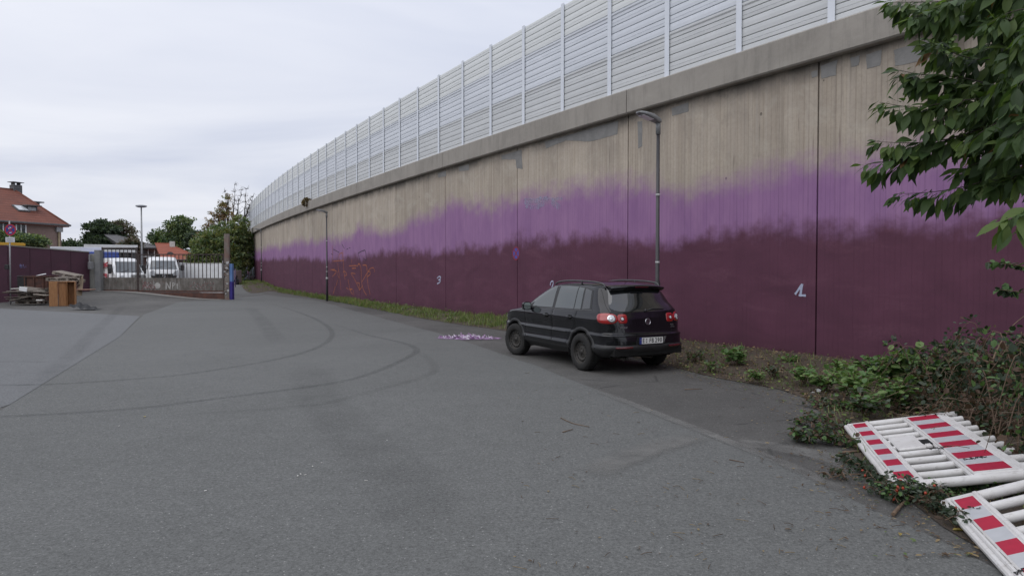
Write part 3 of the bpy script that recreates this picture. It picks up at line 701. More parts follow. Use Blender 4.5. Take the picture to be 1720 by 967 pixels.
for sg in (1, -1): m.grid([[rear(sg * (.40 + .32 * i / 10), z, o) for i in range(11)] for z, o in ((.468, .014), (.472, .026), (.502, .026), (.506, .014))], flip=sg > 0)
m.build('bumper_reflector', M_dred, car)
# step between tailgate and bumper: shelf
band('bumper_shelf', .675, .72, 0, uR * .93, .012, M_paint, k=4)
# front lower grille band, headlights (mostly hidden)
uF = min(j for j in range(len(P0)) if P0[j][0] > 3.03) / L0
band('front_bumper', .29, .50, uF, 1, .012, M_plast, k=4)
m = MB()
for sg in (1, -1): m.grid(coons([(3.02, .80), (3.33, .77)], [(2.98, .93), (3.29, .90)], 8, 4, lambda x, z, s=sg: side(x, z, .006, s)), flip=sg > 0)
m.build('headlight', M_clear, car)
# side glazing
DL = {'front_window': ([(2.00, 1.105), (1.05, 1.115)], [(1.98, 1.125), (1.76, 1.33), (1.56, 1.455), (1.38, 1.515), (1.12, 1.533)]),
      'rear_window': ([(.955, 1.115), (.29, 1.122)], [(1.00, 1.532), (.70, 1.540), (.42, 1.532), (.36, 1.529)])}
DL2 = {'rear_window': ([(.262, 1.123), (.055, 1.127)], [(.332, 1.527), (.145, 1.510)]), 'quarter_window': ([(.005, 1.128), (-.23, 1.150)], [(.090, 1.504), (-.12, 1.468)])}
for sg in (1, -1):
    fn = lambda x, z, s=sg: side(x, z, .0055, s); fb = lambda x, z, s=sg: side(x, z, .003, s)
    m = MB(); m.grid(coons([(2.08, 1.088), (1.0, 1.098), (.0, 1.108), (-.29, 1.135)], [(2.06, 1.105), (1.79, 1.362), (1.57, 1.490), (1.38, 1.540), (.8, 1.556), (.35, 1.546), (.0, 1.508), (-.165, 1.478)], 60, 10, fb), flip=sg > 0)
    m.build('window_surround', M_plast, car)
    for D_ in (DL, DL2):
        for nm, (bt, tp) in D_.items():
            m = MB(); m.grid(coons(bt, tp, 16, 10, fn), flip=sg > 0); m.build(nm, M_glass2 if nm != 'quarter_window' else M_glass, car)
    # bright waist line
    m = MB(); m.grid(coons([(2.05, 1.082), (1.0, 1.090), (.0, 1.100), (-.32, 1.125)], [(2.05, 1.092), (1.0, 1.100), (.0, 1.110), (-.30, 1.137)], 40, 1, lambda x, z, s=sg: side(x, z, .007, s)), flip=sg > 0); m.build('waist_trim', M_rail, car)
    # doors: thin skins standing proud so that the gaps read
    for nm, bt, tp in (('front_door', [(2.07, .44), (1.04, .44)], [(2.12, 1.08), (1.00, 1.088)]), ('rear_door', [(1.03, .44), (.47, .44)], [(.99, 1.088), (.16, 1.098)])):
        m = MB()
        if nm == 'rear_door':
            bt = [(1.03, .44), (.50, .44)]
            A = dens([(1.03, .44, 0), (.50, .44, 0)], 25)
            rows = []
            for j in range(31):
                u = j / 30; z = .44 + (1.093 - .44) * u
                xe = .50 if z < .47 else (math.sqrt(max(0, .49 ** 2 - (z - .345) ** 2)) if z < .79 else max(.16, .212 - (z - .79) * .17)); xe = max(xe, .16)
                xs_ = 1.03 - .04 * u
                rows.append([side(xs_ + (xe - xs_) * i / 24, z, .004 if (0 < j < 30 and 0 < i < 24) else -.002, sg) for i in range(25)])
        else:
            rows = []
            for j in range(31):
                u = j / 30; z = .44 + (1.09 - .44) * u; x0 = 2.07 + .06 * u; x1 = 1.043 - .04 * u
                rows.append([side(x0 + (x1 - x0) * i / 30, z, .004 if (0 < j < 30 and 0 < i < 30) else -.002, sg) for i in range(31)])
        m.grid(rows, flip=sg > 0); dr = m.build(nm, M_paint, car)
        hx, hz = (1.20, .955) if nm == 'front_door' else (.345, .965)
        m = MB(); c = side(hx, hz, .0, sg); m.lathe([(0, .001), (.035, .001), (.055, .006), (.058, .0)], Matrix.Translation(c + Vector((0, sg * .006, 0))) @ Matrix.Rotation(R(-90) * sg, 4, 'X') @ Matrix.Diagonal((1.2, .8, 1, 1)), 20); 
        m.build('handle_recess', M_void, dr)
        m = MB(); p = [side(hx + dx_, hz + .004, o_, sg) for dx_, o_ in ((.095, .006), (.085, .030), (.04, .042), (-.04, .042), (-.085, .030), (-.095, .006))]; m.tube(p, [.010, .014, .015, .015, .014, .010], 8); m.build('handle', M_paint, dr)
    # mirror
    m = MB(); c = Vector((1.88, sg * .985, 1.105))
    P = []
    for (dx_, k) in ((.10, .35), (.085, .7), (.05, .92), (0, 1.0), (-.035, 1.0)):
        P.append([c + Vector((dx_, math.copysign(abs(math.cos(a)) ** .6, math.cos(a)) * .092 * k, math.copysign(abs(math.sin(a)) ** .6, math.sin(a)) * .085 * k)) for a in [2 * math.pi * i / 24 for i in range(25)]])
    m.grid(P); m.add(P[0], [list(range(24))]); m.add(P[-1], [list(range(24))[::-1]])
    m.tube([c + Vector((.02, -sg * .08, -.05)), Vector((1.93, sg * .84, 1.085))], [.03, .04], 8)
    mr = m.build('mirror', M_paint, car)
    m = MB(); m.add([c + Vector((-.039, math.copysign(abs(math.cos(a)) ** .6, math.cos(a)) * .078, math.copysign(abs(math.sin(a)) ** .6, math.sin(a)) * .07)) for a in [2 * math.pi * i / 24 for i in range(24)]], [list(range(24))[::-1]]); m.build('mirror_glass', M_mir, mr)
    m = MB(); m.grid(coons([(2.02, 1.10), (1.86, 1.105)], [(2.00, 1.115), (1.83, 1.20)], 6, 4, lambda x, z, s=sg: side(x, z, .009, s)), flip=sg > 0); m.build('mirror_sail', M_plast, car)
    # roof rail
    pts = [(-.40, .60, 1.515), (-.33, .605, 1.590), (-.10, .612, 1.622), (.3, .618, 1.638), (.8, .612, 1.638), (1.18, .60, 1.610), (1.34, .595, 1.560)]
    m = MB(); m.tube(catmull([(x, sg * (y + .012), z) for x, y, z in pts], 6), [.012] + [.017] * 35 + [.012], 8); m.tube([(.35, sg * .62, 1.56), (.35, sg * .63, 1.65)], .016, 6); m.build('roof_rail', M_rail, car)
# rear glass, tailgate
frn = lambda y, z: rear(y, z, .004); frg = lambda y, z: rear(y, z, .007)
gb = [(.70, 1.175), (.66, 1.135), (.55, 1.115), (.3, 1.105), (0, 1.10), (-.3, 1.105), (-.55, 1.115), (-.66, 1.135), (-.70, 1.175)]
gt = [(.61, 1.42), (.59, 1.490), (.55, 1.512), (.3, 1.520), (0, 1.522), (-.3, 1.520), (-.55, 1.512), (-.59, 1.490), (-.61, 1.42)]
m = MB(); m.grid(coons(gb, gt, 40, 14, frg)); m.build('rear_window', M_glass, car)
def seam(mb_, pts, fn, w=.006):
    P = [fn(*p) for p in dens([(*q, 0) for q in pts], 24 if len(pts) < 5 else 60) for p in [p.to_2d()]]
    mb_.tube(P, w * .5, 5, cap=False)
m = MB(); f0 = lambda y, z: rear(y, z, .0005)
for s in (1, -1): seam(m, [(s * .655, 1.50), (s * .735, 1.18), (s * .735, 1.10), (s * .60, .93), (s * .57, .80), (s * .53, .725)], f0)
seam(m, [(-.53, .725), (.53, .725)], f0)
for sg in (1, -1):
    fs = lambda x, z, s=sg: side(x, z, .0015, s)
    seam(m, [(2.09, .44), (2.135, 1.08)], fs); seam(m, [(1.036, .44), (.996, 1.09)], fs)
    seam(m, [(.152, 1.10), (.205, .80), (.30, .735)], fs); seam(m, [(-.40, .735), (-.60, .735), (-.75, .72)], fs); seam(m, [(2.95, .60), (3.2, .72)], fs)
m.build('panel_gap', M_seam, car)
# roof spoiler
m = MB(); rows = []
for (xx, zz, wd) in ((-.22, 1.620, .50), (-.36, 1.606, .555), (-.50, 1.588, .59), (-.640, 1.566, .60), (-.658, 1.554, .60), (-.650, 1.532, .595), (-.60, 1.500, .59), (-.50, 1.500, .57)):
    rows.append([Vector((xx + .10 * abs(2 * i / 20 - 1) ** 3, wd * (2 * i / 20 - 1), zz - .034 * abs(2 * i / 20 - 1) ** 2.5)) for i in range(21)])
m.grid(rows, flip=True); m.add([r[0] for r in rows], [list(range(8))]); m.add([r[-1] for r in rows], [list(range(8))[::-1]]); m.build('roof_spoiler', M_paint, car)
m = MB(); m.box((-.657, 0, 1.538), (.008, .30, .014)); m.build('brake_light', M_dred, car)
# tail lights
def corner_patch(sg, u0, u1, z0, z1, off, mat, name, parent, sup=3.0, n=22):
    """rounded patch wrapped round the rear corner: u runs along the body outline"""
    m = MB(); rows = []
    for j in range(n + 1):
        row = []
        for i in range(n + 1):
            a, b = 2 * i / n - 1, 2 * j / n - 1
            # square to superellipse
            rr = max(abs(a), abs(b)); ang = math.atan2(b, a)
            rad = rr / ((abs(math.cos(ang)) ** sup + abs(math.sin(ang)) ** sup) ** (1 / sup)) if rr else 0
            u = (u0 + u1) / 2 + (u1 - u0) / 2 * rad * math.cos(ang); z = (z0 + z1) / 2 + (z1 - z0) / 2 * rad * math.sin(ang)
            row.append(onout(sg, u, z, off * (1 - max(0.0, rr) ** 6) - .002))
        rows.append(row)
    m.grid(rows, flip=sg < 0); return m.build(name, mat, parent)
def onout(sg, s, z, off):
    """point s metres along the outline from the rear centre"""
    P = outline(z, (40, 46, 26)); acc = 0
    for j in range(len(P) - 1):
        dx_, dy_ = P[j + 1][0] - P[j][0], P[j + 1][1] - P[j][1]; L = math.hypot(dx_, dy_)
        if acc + L >= s:
            u = (s - acc) / L; nn = Vector((-dy_, dx_)).normalized()
            return Vector((P[j][0] + dx_ * u + nn.x * off, sg * (P[j][1] + dy_ * u + nn.y * off), z))
        acc += L
    return Vector((0, 0, z))
for sg in (1, -1):
    tl = corner_patch(sg, .615, 1.030, .900, 1.090, .016, M_red, 'tail_light', car, 2.6)
    corner_patch(sg, .650, .825, .915, 1.072, .022, M_chrome, 'lens_ring', tl, 2.0, 12); corner_patch(sg, .668, .808, .930, 1.058, .026, M_clear, 'lens', tl, 2.0, 12)
    corner_patch(sg, .708, .770, .962, 1.022, .032, M_chrome, 'bulb', tl, 2.0, 8)
    t2 = corner_patch(sg, .435, .622, .905, 1.072, .012, M_red, 'tail_light', car, 4.0)
    corner_patch(sg, .485, .590, .935, 1.040, .018, M_dred, 'lens_ring', t2, 2.0, 12); corner_patch(sg, .505, .570, .955, 1.020, .023, M_clear, 'lens', t2, 2.0, 10)
# number plate, badge, lettering
def rframe(y, z, off):
    o = rear(y, z, off); a = rear(y, z + .02, off) - rear(y, z - .02, off); a.normalize(); yy = Vector((0, -1, 0)); nn = yy.cross(a).normalized(); return frame_m(o, yy, nn.cross(yy).normalized() if True else a, nn)
PM = frame_m(rear(0, .60, .016), Vector((0, -1, 0)), Vector((-.03, 0, 1)).normalized(), Vector((-1, 0, -.03)).normalized())
m = MB(); rd = [(.30, .538), (.345, .60), (.34, .66)]
m.grid(coons([(.335, .537), (-.335, .537)], [(.30, .668), (-.30, .668)], 12, 4, lambda y, z: rear(y, z, .004))); m.build('plate_recess', M_void, car)
m = MB(); m.prism([(.285, -.055), (.335, .06), (.295, .06), (.268, -.055)], PM, -.012, .004); m.build('recess_glint', M_silver, car)  # bright reflection along the recess edge, modelled as a silver wedge
m = MB(); m.box((0, 0, 0), (.534, .126, .012), ch=.003); pl = MB(); pl.add([PM @ Vector(v) for v in m.v], m.f, 2)
pl.prism([(-.258, -.055), (.258, -.055), (.258, .055), (-.258, .055)], PM, .004, .0085, 0); pl.prism([(-.26, -.056), (-.216, -.056), (-.216, .056), (-.26, .056)], PM, .005, .0095, 1)
plate = pl.build('number_plate', [M_plate, M_eu, M_plast], car)
m = MB(); T_ = lambda x: PM @ Matrix.Translation((x, -.002, .0095))
for ch, x in (('E', -.178), ('F', -.030), ('B', .025), ('2', .100), ('9', .155), ('0', .210)): text_into(m, ch, .112, T_(x), 0, .0006, sx=.80, bold=.018)
text_into(m, 'D', .03, PM @ Matrix.Translation((-.238, -.035, .0105)), 1, .0004)
for k in range(8): a = 2 * math.pi * k / 8; m.box(PM @ Vector((-.238 + .012 * math.cos(a), .018 + .012 * math.sin(a), .0105)), (.002, .004, .004), m=2)
for yy, mi in ((.022, 1), (-.024, 1)): m.lathe([(0, .0), (.0165, 0)], PM @ Matrix.Translation((-.112, yy, .0105)), 14, mi, False)
m.build('lettering', [M_ink, M_silver, pm('star_yellow', (.6, .5, .05))], plate)
BM = rframe(0, .925, .004); m = MB()
m.lathe([(.046, 0), (.048, .008), (.056, .010), (.060, .004), (.060, -.004)], BM, 28); m.lathe([(0, .001), (.050, .001)], BM, 28, 1, False)
def bar2(mb_, a, b, w, M, z0, z1, mi=0):
    a, b = Vector((*a, 0)), Vector((*b, 0)); d = (b - a).normalized(); n = Vector((-d.y, d.x, 0)) * w / 2
    mb_.prism([(p.x, p.y) for p in (a - n, b - n, b + n, a + n)], M, z0, z1, mi)
for pts in ([(-.020, .044), (0, .006), (.020, .044)], [(-.040, .026), (-.017, -.040), (0, -.002), (.017, -.040), (.040, .026)]):
    for a, b in zip(pts, pts[1:]): bar2(m, a, b, .010, BM, .001, .008)
m.build('badge', [M_chrome, M_seam], car)
m = MB(); text_into(m, 'TIGUAN', .046, rframe(.50, .835, .004), 0, .002, sx=1.4, bold=.02); text_into(m, 'TDI', .040, rframe(-.56, .855, .004), 0, .002, sx=1.2); text_into(m, '4MOTION', .022, rframe(-.56, .815, .004), 0, .002, sx=1.2); m.build('lettering', M_silver, car)
# wiper, exhaust, tow loop, aerial
m = MB(); m.tube([rear(.02, 1.125, .02), rear(-.12, 1.150, .03), rear(-.40, 1.140, .022)], [.012, .009, .006], 6); m.lathe([(0, .03), (.025, .028), (.03, 0)], rframe(.02, 1.12, .004), 12); m.build('rear_wiper', M_plast, car)
m = MB()
for y in (.42, .50): m.tube([(-.45, y, .30), (-.74, y, .285), (-.80, y, .275)], .030, 10)
m.tube([(-.3, .46, .30), (-.45, .46, .30)], .08, 10); m.build('exhaust_pipe', M_rim, car)
m = MB(); m.tube([(.0, .7, .33), (-.05, -.7, .33)], .05, 8); m.box((-.35, -.1, .30), (.5, .08, .06)); m.tube([(-.55, .3, .33), (-.62, -.25, .25), (-.45, -.5, .33)], .02, 6); m.build('rear_axle', M_rim, car)
# wheels
def wheel(x, sg, steer=0.0, caps=True):
    w = empty('wheel', (x, sg * .79, .345)); w.parent = car; w.rotation_euler = (0, 0, steer + (0 if sg > 0 else math.pi))
    A = Matrix.Rotation(R(-90), 4, 'X')           # local z -> +y (outside)
    if wheel.t is None:
        m = MB(); m.lathe([(.205, .085), (.215, .108), (.245, .115), (.30, .112), (.325, .100), (.340, .075), (.3455, .04), (.3455, -.04), (.340, -.08), (.32, -.105), (.24, -.11), (.20, -.09)], A, 48)
        for k in range(64):
            a = 2 * math.pi * k / 64
            m.box((math.cos(a) * .343, .055 if k % 2 else .02, math.sin(a) * .343), (.008, .07, .022), rotm(0, -a, 0))
        wheel.t = m.mesh('tyre', M_tyre)
        m = MB(); m.lathe([(.222, .098), (.216, .108), (.206, .104), (.200, .085), (.192, .060), (.180, .058), (.168, .070), (.150, .072), (.128, .060), (.112, .052), (.095, .062), (.075, .066), (.045, .060), (.040, .072), (.036, .080), (0, .082)], A, 48)
        m.lathe([(.20, .10), (.195, -.09)], A, 32)
        for k in range(5):
            a = 2 * math.pi * k / 5; m.tube([(math.cos(a) * .057, .06, math.sin(a) * .057), (math.cos(a) * .057, .078, math.sin(a) * .057)], .011, 6)
        wheel.r = m.mesh('rim', M_rim)
        m = MB()
        for k in range(15):
            a = 2 * math.pi * k / 15; m.lathe([(0, .0050), (.017, .0045), (.0175, 0)], A @ Matrix.Translation((math.cos(a) * .158, -math.sin(a) * .158, .0705)) @ Matrix.Rotation(-a, 4, 'Z') @ Matrix.Diagonal((.75, 1.25, 1, 1)), 10)
        wheel.h = m.mesh('vent_hole', M_void)
        m = MB()
        for a in (R(-50), R(-115)): m.box((math.cos(a) * .208, .110, math.sin(a) * .208), (.010, .006, .035), rotm(0, -a, 0))
        wheel.w = m.mesh('balance_weight', M_chrome)
    link('tyre', wheel.t, w); rm = link('rim', wheel.r, w); link('vent_hole', wheel.h, rm)
    if caps: link('balance_weight', wheel.w, rm)
wheel.t = None
wheel(0, 1, 0, False); wheel(0, -1, 0, False); wheel(2.604, 1, R(13)); wheel(2.604, -1, R(13))

# ---------------------------------------------------------------- wall lamps (street lamps in front of the wall)
M_pole = pm('painted_steel_pole', (0.040, 0.038, 0.042), (0.060, 0.058, 0.062), 5, 0.5, coord='Object'); M_head = pm('lamp_head_grey', (0.24, 0.245, 0.25), (0.19, 0.195, 0.2), 5, 0.4); M_stick = pm('worn_sticker', (0.6, 0.6, 0.58), (0.3, 0.3, 0.32), 30, 0.6)
lamps = [(1104, 15.6), (549.5, 40.3), (439.5, 67.0), (412.0, 92.0), (397, 114.0)]
lab = ['dark steel lamp post standing right behind the parked black car', 'dark steel lamp post left of the orange graffiti on the wall', 'dark steel lamp post near the far end of the painted wall', 'distant wall lamp whose arm pokes out past the far end of the wall', 'farthest small lamp in front of the dark trees']
for i, (px, z) in enumerate(lamps):
    base = atz(px, 500, z); base.z = hgt(base.x, base.y)
    n_ = Vector((-.80, -.60, 0)) if i else Vector((-.86, -.50, 0)); n_.normalize(); x_ = Vector((-n_.y, n_.x, 0)); H = 5.22
    L = empty('street_lamp', base, math.atan2(n_.y, n_.x), lab[i], 'street lamp', 'lamps along the painted wall')
    m = MB(); m.tube([(0, 0, -.1), (0, 0, 1.55), (0, 0, 1.62), (0, 0, H - .15)], [.066, .066, .046, .038], 14); m.tube([(0, 0, 1.0), (0, 0, 1.02)], .08, 12); m.build('pole', M_pole, L)
    m = MB(); m.tube([(0, 0, H - .30), (0, 0, H + .02)], .055, 12); m.build('lamp_socket', M_head, L)
    m = MB(); prof = []
    for (u, wv, z0, z1) in ((-.06, .05, H - .03, H + .04), (.02, .085, H - .05, H + .075), (.20, .13, H + .01, H + .125), (.42, .14, H + .065, H + .15), (.56, .11, H + .095, H + .155), (.62, .05, H + .115, H + .145)):
        prof.append([Vector((u, -wv, z0 + .02)), Vector((u, -wv * .8, z0)), Vector((u, wv * .8, z0)), Vector((u, wv, z0 + .02)), Vector((u, wv * .75, z1)), Vector((u, -wv * .75, z1)), Vector((u, -wv, z0 + .02))])
    m.grid(prof, flip=True); m.add(prof[0][:6], [list(range(6))]); m.add(prof[-1][:6], [list(range(6))[::-1]]); hd = m.build('lamp_head', M_head, L)
    m = MB(); m.box((.36, 0, H + .042), (.30, .18, .02), rotm(0, R(-13), 0)); m.build('lamp_glass', M_clear, hd)
    m = MB()
    for hz, sz in ((2.02, .05), (3.55, .05)) + (((1.35, .12), (1.75, .05)) if i else ()):
        m.tube([(0, 0, hz - sz / 2), (0, 0, hz + sz / 2)], (.0505) if hz > 1.6 else .072, 12)
    m.build('sticker', M_stick, L)
# ================================================================= left side: plum boundary wall, sign, pile
M_plum = pm('plum_wall_paint', (0.072, 0.030, 0.046), (0.092, 0.037, 0.058), 1.6, 0.8, 0.004, coord='World')
M_gconc = pm('grey_concrete', (0.20, 0.195, 0.18), (0.27, 0.26, 0.24), 3, 0.9, 0.006, coord='World')
M_woodg = pm('weathered_wood', (0.30, 0.265, 0.225), (0.17, 0.145, 0.12), 7, 0.85, 0.004, stretch=(1, 6, 6), rand=0.35)
M_woodd = pm('dark_wood', (0.10, 0.078, 0.062), (0.06, 0.048, 0.040), 7, 0.85, 0.004, rand=0.3)
M_woodo = pm('orange_pine', (0.37, 0.185, 0.075), (0.27, 0.125, 0.05), 5, 0.6, 0.002, stretch=(5, 5, 0.6), rand=0.12)
M_rust = pm('rust', (0.115, 0.050, 0.035), (0.065, 0.035, 0.030), 4, 0.85, 0.004, coord='World'); M_rustbar = pm('rusty_bar', (0.075, 0.055, 0.050), (0.045, 0.036, 0.034), 8, 0.8, coord='World')
M_white = pm('white_paint', (0.78, 0.79, 0.80), (0.70, 0.71, 0.72), 3, 0.45, coord='World'); M_offw = pm('dirty_white', (0.62, 0.61, 0.58), (0.48, 0.47, 0.44), 3, 0.7, coord='World')
M_black = pm('matt_black', (0.018, 0.018, 0.020), (0.03, 0.03, 0.032), 8, 0.7); M_steel = pm('galvanised_steel', (0.34, 0.345, 0.35), (0.25, 0.255, 0.26), 8, 0.5, metal=0.4)
M_blue = pm('blue_vehicle_paint', (0.045, 0.085, 0.34), (0.04, 0.07, 0.28), 2, 0.4); M_yel = pm('yellow_paint', (0.62, 0.36, 0.035), (0.52, 0.29, 0.03), 2, 0.5)
M_signb = pm('sign_blue', (0.030, 0.045, 0.25), (0.025, 0.04, 0.21), 3, 0.4); M_signr = pm('sign_red', (0.42, 0.022, 0.045), (0.36, 0.02, 0.04), 3, 0.4); M_signw = pm('sign_white', (0.60, 0.61, 0.64), (0.5, 0.51, 0.54), 6, 0.5)
M_lav = pm('lavender_spray', (0.20, 0.19, 0.33), (0.13, 0.11, 0.22), 10, 0.8)

def up(p, z): return Vector((p.x, p.y, z))
W0, W1, W2 = atz(-120, 500, 35.5), atz(14, 500, 38.2), atz(151, 480, 43.0)
lw = empty('boundary_wall', up(W1, 0), 0, 'low plum painted boundary wall behind the pile of pallets', 'wall')
def wall_run(A, B, za, zb, n, root, o, mat, th=0.22, name='wall_panel', cap=None):
    d = (B - A); d.z = 0; L = d.length; u = d.normalized(); nn = Vector((u.y, -u.x, 0))
    for i in range(n):
        a, b = A + u * (L * i / n + .012), A + u * (L * (i + 1) / n - .012); z0, z1 = za + (zb - za) * i / n, za + (zb - za) * (i + 1) / n
        P = [Vector((p.x, p.y, z)) - o for p, z in ((a, -.3), (b, -.3), (b, z1), (a, z0))]; Q = [p - nn * th for p in P]
        m = MB(); m.add(P + Q, [(0, 1, 2, 3), (7, 6, 5, 4), (0, 4, 5, 1), (1, 5, 6, 2), (2, 6, 7, 3), (3, 7, 4, 0)]); m.build(name, mat, root)
        if cap:
            m = MB(); c = (a + b) / 2; m.box(Vector((c.x, c.y, (z0 + z1) / 2 + .03)) - nn * th / 2 - o, (L / n - .03, th + .06, .06), rotm(0, -math.atan2(z1 - z0, L / n), math.atan2(u.y, u.x))); m.build('wall_cap', cap, root)
    return u, nn
lo = up(W1, 0)
wall_run(W0, W1, 3.25, 3.22, 2, lw, lo, M_plum, cap=None); wall_run(Vector((-33, 6, 0)), W0, 3.3, 3.25, 9, lw, lo, M_plum, cap=None); uL, nL = wall_run(W1, W2, 3.18, 2.93, 4, lw, lo, M_plum, cap=M_gconc)  # second run is added out of view, something dark for the car to mirror
m = MB()
for pts in ([(33, 444), (33, 450)], [(33, 444), (37, 446), (33, 447), (37, 449), (33, 450)], [(38, 444), (39, 450), (42, 448)], [(42, 445), (43, 450), (46, 444)]):
    for a, b in zip(pts, pts[1:]):
        k = lambda p: (lambda q: q)(atz(p[0], p[1], 38.2 + (p[0] - 14) / 137 * 4.8))
        A, B = k(a), k(b); m.tube([A + nL * .03 - lo, B + nL * .03 - lo], .035, 4)
tag(m.build('graffiti', M_lav, lw), kind='stuff')
m = MB(); c = atz(150.5, 446, 42.7); m.box(c - lo + nL * .10, (.28, .2, .46), rotm(0, 0, math.atan2(uL.y, uL.x)), ch=.02); m.box(c - lo + nL * .02 + Vector((0, 0, .45)), (.08, .08, .5)); m.build('switch_box', M_steel, lw)

# round sign
sp_ = atz(17.5, 486, 36.3); sp_.z = hgt(sp_.x, sp_.y)
sg_ = empty('traffic_sign', sp_, 0, 'blue and red round no stopping sign on a pale post', 'sign')
m = MB(); Hs = atz(17.5, 371, 36.3).z - sp_.z; m.tube([(0, 0, -.1), (.02, 0, Hs)], .035, 10); m.build('post', M_steel, sg_)
dz_ = atz(21, 386, 36.2).z - sp_.z; SF = frame_m(Vector((.10, -.06, dz_)), Vector((1, 0, 0)), Vector((0, 0, 1)), Vector((0, -1, 0)))
m = MB(); m.lathe([(0, -.012), (.30, -.012), (.30, .004), (.235, .004)], SF, 32, 1, False); m.lathe([(0, .003), (.245, .003)], SF, 32, 0, False); bar2(m, (-.17, .17), (.17, -.17), .05, SF, .0, .006, 1); bar2(m, (-.17, -.17), (.17, .17), .05, SF, .0, .0055, 1)
bar2(m, (-.07, .11), (.05, .12), .06, SF, .0, .009, 2); bar2(m, (-.10, .06), (-.02, .10), .05, SF, .0, .009, 2); bar2(m, (-.05, -.15), (.07, -.14), .05, SF, .0, .009, 2); m.build('sign_disc', [M_signb, M_signr, M_signw], sg_)
dz2 = atz(20.5, 402.5, 36.2).z - sp_.z; m = MB(); m.box((.08, -.06, dz2), (.50, .012, .27), ch=.004); PF = frame_m(Vector((.08, -.067, dz2)), Vector((1, 0, 0)), Vector((0, 0, 1)), Vector((0, -1, 0)))
for zz in (.04, -.05): bar2(m, (-.16, zz), (.16, zz), .03, PF, 0, .003, 1)
m.build('sub_plate', [M_signw, M_steel], sg_)
m = MB(); m.box((-.14, -.02, 2.0), (.2, .14, .26), ch=.02); m.build('litter_holder', M_black, sg_)

# pallets and planks
def pallet_mesh():
    out = {}
    m = MB(); m.box((0, 0, 0), (1.2, .10, .022)); out['deck'] = m.mesh('plank', M_woodg)
    m = MB(); m.box((0, 0, 0), (.10, .8, .022)); out['cross'] = m.mesh('stringer', M_woodg)
    m = MB(); m.box((0, 0, 0), (.14, .10, .085)); out['blk'] = m.mesh('block', M_woodg); return out
PMs = pallet_mesh()
def pallet(base, rz, rx, ry, label):
    o = empty('pallet', base, rz, label, 'pallet', 'pallets in the pile by the plum wall'); o.rotation_euler = (rx, ry, rz)
    for y in (-.35, -.19, 0, .19, .35): link('plank', PMs['deck'], o, (0, y, .133))
    for x in (-.53, 0, .53): link('stringer', PMs['cross'], o, (x, 0, .11))
    for x in (-.53, 0, .53):
        for y in (-.35, 0, .35): link('block', PMs['blk'], o, (x, y, .055))
    for y in (-.35, 0, .35): link('plank', PMs['deck'], o, (0, y, .0))
    return o
def pile_at(px, py, z): return atz(px, py, z)
pb = at(50, 512)
def rel(px, py, dz=0.0): 
    return atz(px, py, pb.y + dz)
pallet(rel(54, 509.5), R(4), 0, 0, 'lowest pallet of the left stack standing on the asphalt')
pallet(rel(50, 503.5), R(-3), R(0), R(-1), 'second pallet from the bottom of the left stack')
pallet(rel(58, 497), R(6), 0, R(1), 'third pallet from the bottom of the left stack')
pallet(rel(55, 489.5), R(10), R(7), R(8), 'tilted grey pallet on top of the left stack')
pallet(rel(114, 463, .5), R(5), R(3), R(12), 'pallet tipped on edge at the top of the right stack')
pallet(rel(104, 471.5, .5), R(0), 0, R(2), 'pallet lying flat right above the orange wooden crate')
pallet(rel(117, 472, 1.0), R(-4), R(6), R(10), 'pallet underneath the tipped one in the right stack')
def plank(px0, py0, px1, py1, w, th, mat, label, dz=0.0, dz2=0.0):
    A, B = rel(px0, py0, dz), rel(px1, py1, dz2); c = (A + B) / 2; d = B - A
    m = MB(); m.box((0, 0, 0), (d.length, w, th), ch=th * .2); o = m.build('plank', mat, None, c, (0, -math.atan2(d.z, math.hypot(d.x, d.y)), math.atan2(d.y, d.x)))
    return tag(o, label, 'plank', 'loose planks of the pile')
plank(6, 491, 34, 492, .3, .05, M_woodd, 'dark plank poking out left at the top of the lower stack', -.4, -.3); plank(16, 505, 48, 498, .1, .04, M_woodg, 'pale plank leaning diagonally across the front of the stack', -.7, -.7)
plank(14, 489, 80, 490, .35, .04, M_woodg, 'long pale board lying across the middle of the stack', -.5, -.4); plank(10, 499, 70, 497.5, .3, .04, M_woodd, 'long dark board sticking out left low in the stack', -.6, -.5)
plank(60, 494, 82, 496, .4, .05, M_woodg, 'short pale board at the right end of the stack', -.5, -.5); plank(20, 485, 36, 484, .25, .05, M_offw, 'light board end beside the white square board', -.45, -.4)
plank(128, 486.5, 157, 486, .55, .05, pm('reddish_board', (.33, .19, .14), (.25, .14, .10), 6, .7), 'reddish board lying flat at the right end of the pile', .4, .5); plank(62, 504, 73, 504, .18, .07, M_offw, 'white plank end low at the front of the stack', -.65, -.65)
plank(24, 494, 60, 493, .3, .04, M_woodd, 'dark board in the middle of the left stack', -.45, -.4); plank(12, 502, 44, 503, .25, .05, M_woodg, 'grey board near the bottom left of the stack', -.55, -.5); plank(40, 487, 84, 484.5, .2, .05, M_woodd, 'dark beam crossing behind the white square board', .1, .2); plank(88, 470, 128, 472, .3, .05, M_woodg, 'pale board on top of the orange crate', .3, .3); plank(118, 477, 135, 479, .4, .08, M_woodd, 'dark plank between the pallets and the orange crate', .6, .6)
plank(79, 484, 90, 492, .2, .04, M_woodd, 'dark plank leaning behind the orange crate', .2, .2)
m = MB(); m.box((0, 0, 0), (.40, .05, .22), rotm(0, R(8), 0), ch=.008); tag(m.build('white_board', M_white, None, rel(39, 485.5, -.75)), 'white square board leaning on the front of the left stack', 'board')
m = MB(); m.prism([(-.25, -.12), (.28, -.04), (.2, .06), (-.1, .02)], Matrix.Identity(4), 0, .012); tag(m.build('paper_sheet', M_white, None, rel(70, 461, .9), (R(20), R(-8), 0)), 'crumpled white sheet lying on top of the brown panel', 'sheet')
